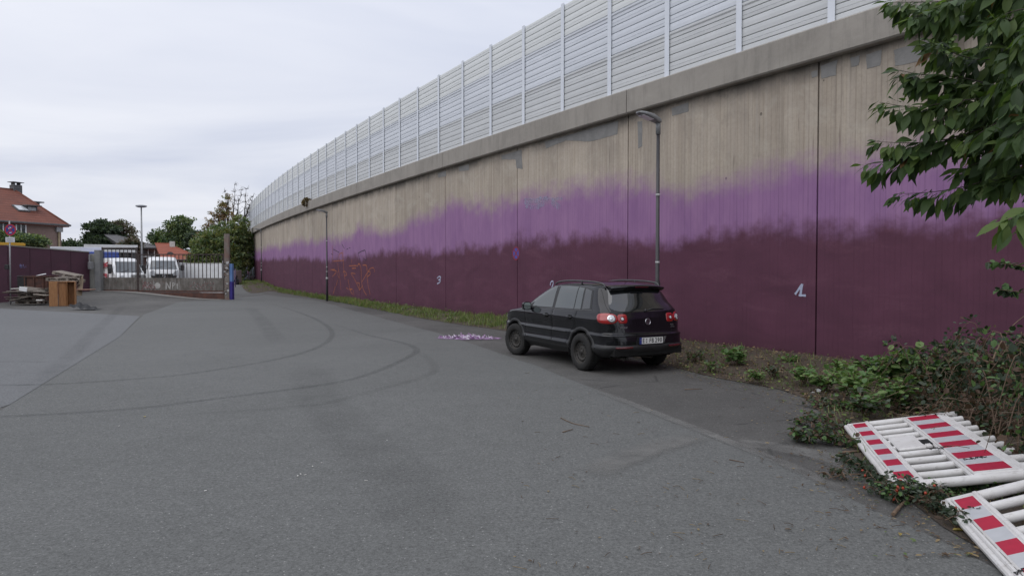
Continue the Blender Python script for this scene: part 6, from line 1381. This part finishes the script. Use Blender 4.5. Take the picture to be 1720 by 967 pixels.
bramble(1810, 800, .8, .9, 1.0, 2200, 'bramble mass at the right border of the yard', 34, (2, 2, 0, 3))
bramble(1540, 690, .7, .4, .25, 700, 'grey green ground brambles under the nettles', 35, (2, 4, 3, 0))
# long arching woody shoots over the brambles
def shoot(pts, rad, label, leaves=12, mi=(0, 2), leaf=.05, name='woody_shoot', cat='branch', seed=1, group='woody shoots in front of the wall'):
    r = random.Random(seed); P_ = catmull([atz(x, y, d) for x, y, d in pts], 6); o = P_[0]; n = len(P_); root = empty(name, o, 0, label, cat, group)
    m = MB(); m.tube([p - o for p in P_], [rad * (1 - .75 * i / (n - 1)) for i in range(n)], 7); m.build('stem', M_twig, root); lm = MB()
    for k in range(leaves):
        f = (.25 + .75 * r.random()) * (n - 1); i = min(int(f), n - 2); q = P_[i].lerp(P_[i + 1], f - i) - o; put_leaf(lm, q, rvec(r) + Vector((0, 0, -.3)), rvec(r) + Vector((0, 0, 1)), leaf * r.uniform(.7, 1.3), 1.2, r.choice(mi), 1, .2)
    if leaves: lm.build('foliage', WG, root)
    return root
shoot([(1740, 668, 7.4), (1695, 625, 7.5), (1650, 604, 7.6), (1610, 588, 7.7)], .022, 'thick pale woody shoot arching left over the dark brambles', 26, (2, 0, 2), .07, seed=3)
shoot([(1665, 612, 7.7), (1676, 585, 7.8), (1700, 548, 7.9), (1735, 520, 8.0)], .012, 'thin bare shoot rising to the right edge before the plum wall', 5, (2, 4), .04, seed=4)
shoot([(1668, 604, 7.7), (1655, 590, 7.7), (1652, 584, 7.7)], .009, 'short bare spur sticking up from the thick shoot', 0, seed=5)
shoot([(1740, 590, 7.2), (1715, 575, 7.3), (1700, 590, 7.4), (1688, 610, 7.5)], .010, 'thin leafy shoot bending down at the right edge', 18, (2, 0), .05, seed=6)
shoot([(1745, 455, 5.6), (1705, 445, 5.7), (1658, 440, 5.8)], .008, 'small leafy sprig pointing left in front of the dark plum paint', 34, (0, 2, 4), .055, seed=7)
shoot([(1745, 492, 5.6), (1710, 490, 5.7), (1678, 486, 5.8)], .008, 'lower small leafy sprig at the right edge of the plum paint', 30, (0, 2), .06, seed=8)
shoot([(1565, 692, 8.2), (1580, 668, 8.2), (1606, 642, 8.2)], .010, 'straight dry stalk leaning right in the nettles', 0, seed=9)
shoot([(1648, 780, 6.6), (1640, 745, 6.7), (1640, 708, 6.8)], .008, 'dry stick poking up beside the tips of the upper fence panel', 0, seed=10)

# cut branches lying on the asphalt
M_hip = pm('rose_hip_red', (.36, .045, .018), (.26, .035, .016), 30, .4)
def cut_branch(p0, p1, label, seed, hips=0, nl=90, leaf=.065, mi=(2, 4, 0, 3), hz=.10, wid=.25, nb=9):
    r = random.Random(seed); b = at(*p0); e0 = at(*p1); L = (e0 - b).length; b.z = .02; root = empty('cut_branch', b, math.atan2(e0.y - b.y, e0.x - b.x), label, 'branch', 'cut branches lying on the ground'); sm = MB(); lm = MB(); hm = MB()
    P_ = catmull([(0, 0, .01), (L * .35, r.uniform(-.06, .06), hz * .5), (L * .7, r.uniform(-.06, .06), hz * .6), (L, 0, hz * .3)], 5); sm.tube(P_, [.009 - .0004 * i for i in range(len(P_))], 6)
    for k in range(nb):
        q = P_[r.randrange(1, len(P_))]; s_ = r.choice((-1, 1)); e_ = q + Vector((r.uniform(-.1, .3) * L * .4, s_ * r.uniform(.3, 1) * wid, r.uniform(-.06, hz))); e_.z = max(.01, e_.z); Q = catmull([q, (q + e_) / 2 + Vector((0, 0, .03)), e_], 4); sm.tube(Q, [.004] * len(Q), 5)
        for _ in range(nl // nb):
            f = r.random() * (len(Q) - 1); i = min(int(f), len(Q) - 2); p = Q[i].lerp(Q[i + 1], f - i); o = rvec(r); o.z *= .5; p = p + o * .05; p.z = max(.005, p.z); put_leaf(lm, p, o, rvec(r) + Vector((0, 0, .8)), leaf * r.uniform(.6, 1.2), 1.1, r.choice(mi), 1, .3)
        if k < hips:
            for _ in range(r.choice((1, 2, 2))): c = e_ + rvec(r) * .03 + Vector((0, 0, .02)); hm.lathe([(0, -.014), (.010, -.006), (.0115, .003), (.006, .012), (0, .014)], Matrix.Translation(c) @ Matrix.Rotation(r.uniform(0, 2), 4, 'X'), 8)
    sm.build('stem', M_twig, root); lm.build('foliage', WG, root)
    if hips: tag(hm.build('rose_hips', M_hip, root), kind='stuff')
    return root
cut_branch((1440, 752), (1335, 742), 'wilted leafy branch lying farthest left on the asphalt', 1, 0, 420, .058, wid=.20, nb=16)
cut_branch((1425, 722), (1345, 716), 'wilted leafy branch behind the one lying farthest left', 2, 0, 240, .052, wid=.18, nb=12)
cut_branch((1470, 700), (1365, 682), 'leafy branch on the soil edge left of the nettles', 3, 0, 300, .055, wid=.22, nb=12)
cut_branch((1490, 838), (1420, 776), 'leafy branch along the near edge of the upper fence panel', 4, 1, 300, .042, (2, 2, 4), .06, .14, 12)
cut_branch((1650, 845), (1490, 838), 'rose branch with red hips between the two fence panels', 5, 6, 620, .038, (2, 2, 0, 4), .10, .22, 18)
cut_branch((1680, 905), (1575, 862), 'leafy branch along the edge of the lower fence panel', 6, 1, 420, .038, (2, 2, 4), .08, .16, 15)
cut_branch((1600, 868), (1470, 832), 'rose branch with hips nearest to the asphalt', 7, 4, 300, .036, (2, 3, 4), .07, .16, 12)
cut_branch((1740, 815), (1560, 826), 'dark leafy branch below the upper fence panel', 8, 0, 520, .042, (2, 2, 0), .08, .18, 14)
cut_branch((1790, 850), (1640, 835), 'dark leafy branch wedged at the right between the panels', 9, 0, 420, .045, (2, 2, 0), .10, .22, 14)
cut_branch((1480, 800), (1392, 808), 'sparse twiggy branch lying left of the upper fence panel', 10, 0, 90, .035, (3, 4, 2), .04, .14, 10)
def stick(pts, rad, label, m=None):
    P_ = [at(x, y) + Vector((0, 0, rad + .006)) for x, y in pts]; o = P_[0]; mb = MB(); Q = catmull([p - o for p in P_], 4) if len(P_) > 2 else [p - o for p in P_]
    mb.tube(Q, [rad * (1 - .4 * i / (len(Q) - 1)) for i in range(len(Q))], 6); return tag(mb.build('stick', m or M_twig, None, o), label, 'stick', 'loose sticks on the asphalt')
stick([(942, 703), (962, 712), (990, 718)], .006, 'pale forked stick lying alone in the middle of the road'); stick([(945, 727), (962, 722)], .006, 'short dark stick below the pale forked one')
stick([(1410, 763), (1450, 760)], .014, 'brown stick left of the upper fence panel'); stick([(1500, 868), (1516, 850), (1530, 842)], .016, 'thick broken brown stick poking out from the rose branches'); stick([(1330, 650), (1365, 645), (1400, 652)], .008, 'reddish twig on the soil before the nettles')
stick([(1150, 655), (1180, 654)], .007, 'dark twig on the old asphalt right of the car'); stick([(1225, 773), (1250, 778)], .005, 'thin straw on the pale seam of the road')
M_yl = leaf_mat('yellow_leaf', (.42, .34, .10), (.36, .26, .09), 20, .6)
for k, (px, py, L, lb) in enumerate(((1600, 893, .085, 'yellow fallen leaf at the tip of the rose branches'), (1637, 936, .055, 'pale yellow fallen leaf beside the lower fence panel'), (1512, 898, .05, 'small pale fallen leaf on the asphalt near the rose branches'), (1318, 892, .05, 'brown curled leaf alone on the asphalt'), (243, 702, .06, 'small yellow leaf on the road at the far left'))):
    mb = MB(); put_leaf(mb, Vector((0, 0, .016)), Vector((math.cos(k * 2.1), math.sin(k * 2.1), .12)), Vector((.2, .1, 1)), L, .8, 0, 1.6, .1); tag(mb.build('fallen_leaf', M_yl if k != 3 else GM[3], None, at(px, py)), lb, 'leaf', 'single fallen leaves')
mb = MB(); rq = random.Random(4)
for _ in range(9): put_leaf(mb, Vector((rq.uniform(-.1, .1), rq.uniform(-.06, .06), rq.uniform(.02, .05))), rvec(rq), rvec(rq) + Vector((0, 0, 1)), rq.uniform(.05, .09), 1.3, 0, 1.5)
tag(mb.build('paper_scrap', M_white, None, at(1372, 661)), 'crumpled white paper scrap at the soil edge', 'litter')

# ---------------------------------------------------------------- spilled paint scraps
t = NT('lilac_splash'); n_ = t.noise(t.pos(), 6, 5, .7); t.col(t.mix(t.rng(n_, .3, .6), (.27, .13, .29), (.42, .27, .46))); t.rough(.6); f = t.rng(n_, .38, .55, 0, .85); tr = t.n('ShaderNodeBsdfTransparent'); mx_ = t.n('ShaderNodeMixShader'); t.put(mx_.inputs[0], f); t.l(tr.outputs[0], mx_.inputs[1]); t.l(t.b.outputs[0], mx_.inputs[2]); t.l(mx_.outputs[0], t.o.inputs[0]); M_spl = t.m
c0, c1, c2 = at(735, 568), at(843, 569), at(790, 573.5); ctr_ = (c0 + c1) / 2; ax_ = (c1 - c0); ps_ = empty('paint_spill', ctr_, 0, 'lilac and white heap of dried paint scraps on the asphalt', 'paint spill')
r = random.Random(8); m = MB(); ring_ = []
for k in range(40):
    a = 2 * math.pi * k / 40; d = ax_.normalized() * math.cos(a) * ax_.length * .53 * r.uniform(.85, 1.1) + Vector((-ax_.y, ax_.x, 0)).normalized() * math.sin(a) * .40 * r.uniform(.7, 1.2); ring_.append(d + Vector((0, 0, .016)))
m.add(ring_, [list(range(40))]); m.build('splash', M_spl, ps_)
m = MB()
for k in range(330):
    a = r.uniform(0, 6.28); rad = r.random() ** .6; d = ax_.normalized() * (math.cos(a) * ax_.length * .42 * rad - .1) + Vector((-ax_.y, ax_.x, 0)).normalized() * math.sin(a) * .26 * rad; d.z = .02 + r.random() * .07 * (1 - rad * .8); v = rvec(r) * Vector((1, 1, .45)); put_leaf(m, d, v, rvec(r) + Vector((0, 0, .8)), r.uniform(.05, .13), .5, r.choices((0, 1, 2), (5, 4, 2))[0], 1.5)
tag(m.build('paint_scrap', [pm('white_scrap', (.74, .70, .76), (.66, .58, .70), 5, .6), pm('lilac_scrap', (.50, .33, .54), (.42, .26, .46), 5, .6), pm('violet_scrap', (.20, .09, .22), (.15, .07, .17), 5, .6)], ps_), kind='stuff')
sp3 = MB()
for (px, py) in ((525, 784), (513, 798), (540, 778), (500, 800), (505, 797), (345, 825), (200, 716), (650, 740), (615, 808)):
    sp3.box(at(px, py) + Vector((0, 0, .009)), (r.uniform(.010, .028), r.uniform(.006, .012), .004), rotm(0, 0, r.uniform(0, 3)))
tag(sp3.build('white_chips', M_offw), 'tiny white chips lying on the road', 'litter', kind='stuff')
# tuft growing from the coping, ivy hanging at the right
sv_ = s_at(522); b = wpt(sv_, -.22, CAPT - .06); root = empty('tuft', b, 0, 'small brown tuft growing on the coping above the second lamp post', 'plant'); m = MB(); r = random.Random(9)
for _ in range(420): o = rvec(r); put_leaf(m, Vector((o.x * .30, o.y * .28, o.z * .26)), o + Vector((0, 0, .2)), rvec(r), .12, .8, r.choice((3, 2, 3)), 1)
m.build('foliage', GM, root)
b = wpt(s_at(1592), -.24, 0); b.z = atz(1592, 20, b.y).z; root = empty('ivy', b, 0, 'hanging ivy strand over the coping behind the cherry leaves', 'plant'); m = MB(); sm = MB(); zb = atz(1592, 112, b.y).z
for k in range(9):
    x_ = r.uniform(-.16, .16); zz = (zb - b.z) * r.uniform(.6, 1.0); Q = catmull([(x_ * .4, 0, .1), (x_, -.05, zz * .5), (x_ * .9, .05, zz)], 5); sm.tube(Q, .005, 4)
    for _ in range(60): i = r.randrange(len(Q) - 1); q = Q[i].lerp(Q[i + 1], r.random()) + rvec(r) * .07; put_leaf(m, q, rvec(r) + Vector((0, 0, -.6)), rvec(r) + Vector((-.6, -1, .2)), r.uniform(.05, .09), 1.2, r.choice((0, 1, 1, 2)), 1)
sm.build('stem', M_twig, root); m.build('foliage', WG, root)

# ---------------------------------------------------------------- cherry tree at the right edge: close, leaf by leaf
CH = [leaf_mat('cherry_leaf', (0.069, 0.114, 0.039), (0.054, 0.093, 0.033), 5, .5, .30, .25), leaf_mat('cherry_leaf_dark', (0.042, 0.073, 0.028), (0.036, 0.062, 0.025), 5, .5, .25, .25), leaf_mat('cherry_leaf_light', (0.116, 0.167, 0.049), (0.090, 0.136, 0.043), 5, .5, .36, .25), leaf_mat('cherry_leaf_autumn', (.24, .13, .05), (.18, .09, .04), 9, .5)]
ct = Vector((5.6, 4.9, .12)); cht = empty('cherry_tree', ct, 0, 'leafy cherry tree reaching into the picture from the right', 'tree')
def leaf_mesh(k):
    L = 1.0; prof_ = [(0, 0), (.09, .12), (.19, .32), (.215, .48), (.175, .68), (.08, .87), (0, 1.04)]; mb = MB(); rows = []
    bend = (.10, .22, .35, .15)[k % 4]; cup = (.10, .16, .06, .13)[k % 4]; tw = (.05, -.12, .16, -.04)[k % 4]
    for w_, y in prof_:
        zz = -bend * y * y; a = tw * y * 3; row = []
        for s_ in (-1, -.5, 0, .5, 1): x_ = w_ * s_; row.append(Vector((x_ * math.cos(a), y, zz + cup * abs(s_) ** 1.3 * w_ * 2 + x_ * math.sin(a))))
        rows.append(row)
    mb.grid(rows, 0, True); mb.tube([(0, -.28, .03), (0, -.1, .01), (0, 0, 0)], .012, 4, 0, False); return mb
LM = [[leaf_mesh(k).mesh('leaf', CH[c]) for k in range(4)] for c in range(4)]
# branches: (px, py, depth)
BR = [[(1790, -40, 4.3), (1700, -8, 4.4), (1600, 2, 4.4), (1540, 4, 4.4), (1495, 4, 4.4)], [(1800, 60, 4.1), (1720, 40, 4.1), (1640, 22, 4.2), (1560, 22, 4.2), (1535, 30, 4.2)], [(1790, 120, 4.3), (1720, 98, 4.4), (1640, 100, 4.5), (1585, 82, 4.5), (1560, 70, 4.5)],
      [(1800, 150, 3.9), (1740, 120, 3.9), (1690, 60, 4.0), (1670, 40, 4.0)], [(1800, 170, 4.2), (1700, 150, 4.3), (1610, 130, 4.4), (1545, 125, 4.5), (1510, 118, 4.5)], [(1800, 200, 4.0), (1710, 170, 4.2), (1620, 168, 4.3), (1540, 180, 4.4), (1477, 172, 4.4)],
      [(1800, 240, 4.1), (1700, 205, 4.2), (1600, 232, 4.3), (1530, 240, 4.4), (1472, 238, 4.4)], [(1590, 236, 4.35), (1540, 262, 4.4), (1500, 270, 4.4), (1454, 276, 4.4)], [(1800, 290, 4.1), (1720, 275, 4.2), (1640, 308, 4.3), (1570, 322, 4.4), (1502, 326, 4.4)], [(1700, 270, 4.2), (1650, 272, 4.3), (1615, 285, 4.35)],
      [(1810, 340, 3.3), (1760, 340, 3.3), (1715, 358, 3.3), (1690, 366, 3.3)], [(1800, 120, 4.0), (1720, 110, 4.0), (1660, 160, 4.1), (1620, 190, 4.15)], [(1810, 180, 3.8), (1730, 180, 3.9), (1660, 215, 4.0), (1625, 240, 4.1)], [(1810, 220, 3.7), (1750, 210, 3.8), (1700, 240, 3.9), (1670, 262, 4.0)], [(1820, 60, 3.7), (1760, 70, 3.7), (1710, 95, 3.8), (1690, 130, 3.8)],
      [(1820, 10, 3.8), (1760, 10, 3.8), (1700, 20, 3.9), (1660, 40, 3.9)], [(1830, 260, 3.9), (1770, 240, 3.9), (1715, 235, 3.9), (1690, 225, 3.9)], [(1720, 285, 4.2), (1690, 305, 4.2), (1660, 300, 4.2)], [(1640, 100, 4.5), (1600, 140, 4.5), (1575, 165, 4.5)], [(1620, 168, 4.3), (1590, 195, 4.3), (1560, 212, 4.3)], [(1720, 20, 4.6), (1690, 5, 4.6), (1640, -10, 4.6), (1600, -20, 4.6)], [(1830, 300, 4.0), (1770, 290, 4.0), (1720, 290, 4.0), (1700, 300, 4.0)], [(1830, 140, 4.4), (1760, 150, 4.4), (1680, 190, 4.4), (1640, 200, 4.4)],
      [(1830, 90, 4.5), (1740, 75, 4.6), (1660, 75, 4.6), (1600, 95, 4.6)], [(1830, 130, 4.6), (1750, 135, 4.6), (1670, 130, 4.6), (1600, 150, 4.6)], [(1830, 200, 4.6), (1750, 195, 4.6), (1670, 180, 4.6), (1590, 185, 4.6)], [(1830, 230, 4.3), (1760, 225, 4.3), (1680, 225, 4.4), (1600, 212, 4.5)], [(1830, 100, 3.5), (1770, 105, 3.6), (1725, 130, 3.6), (1700, 165, 3.6)], [(1840, 20, 3.6), (1780, 35, 3.6), (1735, 50, 3.7), (1712, 70, 3.7)], [(1830, 265, 4.5), (1750, 255, 4.5), (1680, 258, 4.5), (1620, 255, 4.5)], [(1800, -30, 4.0), (1700, -20, 4.0), (1620, -5, 4.1), (1570, 15, 4.1)], [(1830, 180, 3.5), (1770, 190, 3.5), (1730, 205, 3.6), (1705, 230, 3.6)]]
r = random.Random(77); bm_ = MB(); leaves = []
bm_.tube([(.0, 0, -.2), (.02, -.03, 1.0), (-.02, -.02, 2.2), (-.1, -.05, 3.2), (-.15, -.1, 4.6)], [.17, .14, .12, .09, .04], 12); bm_.build('trunk', M_bark, cht)
hub = {}
for bi, b in enumerate(BR):
    P_ = catmull([atz(*q) for q in b], 7); n = len(P_); bm_ = MB(); R0 = .0055 if len(b) > 3 else .0035
    Q = [p - ct for p in P_]
    if b[0][0] >= 1780: h_ = Vector((-.05, -.03, max(1.6, Q[0].z - .5))); Q = catmull([h_, (h_ + Q[0]) / 2 + Vector((0, 0, .08)), Q[0]], 4)[:-1] + Q
    k = len(Q); bm_.tube(Q, [R0 * (1.4 - 1.2 * i / (k - 1)) for i in range(k)], 6); bm_.build('branch', M_bark, cht)
    Lb = sum((a - c).length for a, c in zip(P_, P_[1:])); nl = int(Lb / (.0080 if bi not in (7, 8, 10) else .0105))
    for j in range(nl):
        f = (j + r.random()) / nl * (n - 1); i = min(int(f), n - 2); q = P_[i].lerp(P_[i + 1], f - i); tdir = (P_[i + 1] - P_[i]).normalized()
        side_ = r.choice((-1, 1)); lat = Vector((0, 0, 1)).cross(tdir); lat = lat.normalized() * side_ if lat.length > .01 else Vector((side_, 0, 0))
        dirv = tdir * r.uniform(.1, .9) + lat * r.uniform(.1, .8) + Vector((0, 0, -r.uniform(-.15, 1.5))); dirv.normalize(); nrm = Vector((r.uniform(-.5, .5), r.uniform(-1.0, .2), r.uniform(.5, 1.2))); off_ = r.uniform(.0, .05) * (1 if f < n * .9 else 0)
        tip = f / (n - 1); L = r.uniform(.085, .150) * (1.0 if tip < .75 else 1.0 - .5 * (tip - .75) / .25); cidx = r.choices((0, 1, 2, 3), (5, 2.5, 2.5, .12))[0]
        if bi == 10: cidx = r.choice((2, 2, 0)); L *= 1.0
        leaves.append((q + dirv * (.022 + off_) + rvec(r) * .022, dirv, nrm, L, cidx))
vis = [l for l in leaves if proj(l[0]) and -20 < proj(l[0])[1] < 980 and proj(l[0])[0] < 1735]; vis.sort(key=lambda l: -l[3] / proj(l[0])[2]); nearset = set(id(l) for l in vis[:292]); rest = MB()
for l in leaves:
    p, d, nrm, L, c = l; y = d; x = y.cross(nrm).normalized(); z = x.cross(y); M_ = frame_m(p - ct, x * L, y * L, z * L); k = r.randrange(4)
    if id(l) in nearset:
        o = link('leaf', LM[c][k], cht); o.matrix_local = M_
    else:
        q = leaf_mesh(k); o_ = len(rest.v); rest.v += [tuple(M_ @ Vector(v)) for v in q.v]; rest.f += [[i + o_ for i in f] for f in q.f]; rest.m += [c] * len(q.f); rest.sm += [True] * len(q.f)
tag(rest.build('foliage', CH, cht), kind='stuff')

# ================================================================= the two fallen barrier panels
t = NT('barrier_plastic'); n_ = t.noise(t.tcs(), 5, 6, .65); n2_ = t.noise(t.mapv(t.tcs(), (3, 1, 3)), 14, 4, .7); c = t.mix(t.rng(n_, .4, .75, 0, .6), (.66, .65, .64), (.47, .445, .42)); c = t.mix(t.rng(n2_, .56, .74, 0, .6), c, (.24, .21, .18)); t.col(c); t.rough(.45); M_bar = t.m
M_foilr = pm('red_foil', (.42, .012, .045), (.34, .010, .038), 8, .35); M_foilw = pm('grey_white_foil', (.50, .51, .53), (.44, .45, .47), 8, .35)
def fence_panel(P00, P10, P01, L, Wd, label, plate=True):
    o = Vector(P00); u = (Vector(P10) - o).normalized(); w = (Vector(P01) - o); w = (w - u * w.dot(u)).normalized(); n = u.cross(w)
    if n.z < 0: n = -n
    root = bpy.data.objects.new('fence_panel', None); COL.objects.link(root); root.matrix_world = frame_m(o, u, w, n); tag(root, label, 'barrier', None)
    def part(name, mb, mat=M_bar, par=root): return mb.build(name, mat, par)
    def tb(a, b, rr_, name='bar', n_=14):
        m = MB(); m.tube([a, Vector(a).lerp(Vector(b), .01), Vector(a).lerp(Vector(b), .99), b], [rr_ * .86, rr_, rr_, rr_ * .86], n_); return part(name, m)
    r_ = .034
    m = MB(); m.box((L / 2, .025, 0), (L, .055, .05), ch=.012); part('bottom_rail', m); m = MB(); m.box((L / 2, Wd - .05, .012), (L, .065, .052), ch=.012); part('top_rail', m)
    nb = 11
    for i in range(nb):
        x = .04 + (L - .08) * i / (nb - 1); rr_ = .040 if i in (0, nb - 1) else r_
        tb((x, .03, 0), (x, Wd + (.09 if i < nb - 1 else .16), 0), rr_)
    # striped boards: narrow one near the bottom, wide one near the top
    for nm, w0, w1, k0 in (('narrow_board', .065, .215, 0), ('wide_board', .62, .915, 1)):
        m = MB(); m.box((L / 2, (w0 + w1) / 2, .030), (L - .10, w1 - w0, .030), ch=.008); bd = part(nm, m); N = 11; Ls = (L - .22) / N
        for k in range(N):
            x0 = .11 + Ls * k; sl_ = .05; red = k % 2 == 0; m = MB(); q = [(x0, w0 + .012), (x0 + Ls, w0 + .012), (x0 + Ls, w1 - .012), (x0, w1 - .012)]; m.prism(q, Matrix.Identity(4), .0445, .0470 + (.0006 if red else 0)); part('stripe', m, M_foilr if red else M_foilw, bd)
        m = MB(); m.box((L / 2, w1 + .02, .026), (L - .06, .045, .045), ch=.012); m.box((L / 2, w0 - .018, .02), (L - .06, .03, .045), ch=.01); part('board_rail', m, M_bar, bd)
    if plate:
        m = MB(); m.box((L * .47, .40, .030), (.46, .24, .035), ch=.012); m.box((L * .47 + .06, .545, .030), (.30, .06, .035), ch=.01); pl_ = part('reflector_plate', m); m = MB(); m.box((L * .50, .545, .040), (.16, .085, .02), ch=.004); part('slot', m, M_void, pl_)
    m = MB(); rq = random.Random(11); sm_ = MB()
    for bx0, by0 in ((L * .62, .60), (L * .80, .74)) if plate else ((L * .55, .12),):
        pq = (bx0, by0)
        for k in range(18): pn_ = (bx0 + rq.uniform(-.03, .03), by0 - .09 + .011 * k + rq.uniform(-.012, .012)); bar2(sm_, pq, pn_, .006, Matrix.Identity(4), .047, .0495 + .0002 * k); pq = pn_
    tag(part('scrawl', sm_, M_ink), kind='stuff'); return root
def g3(px, py, h_): return at(px, py, h_)
fence_panel(g3(1418, 717, .06), g3(1497, 820, .06), g3(1583, 688, .27), 2.30, 1.03, 'red and white striped barrier panel lying behind the other one on cut branches')
fence_panel(g3(1580, 845, .07), g3(1690, 967, .03), g3(1720, 808, .28), 2.30, 1.03, 'red and white striped barrier panel lying nearest at the lower right corner', False)
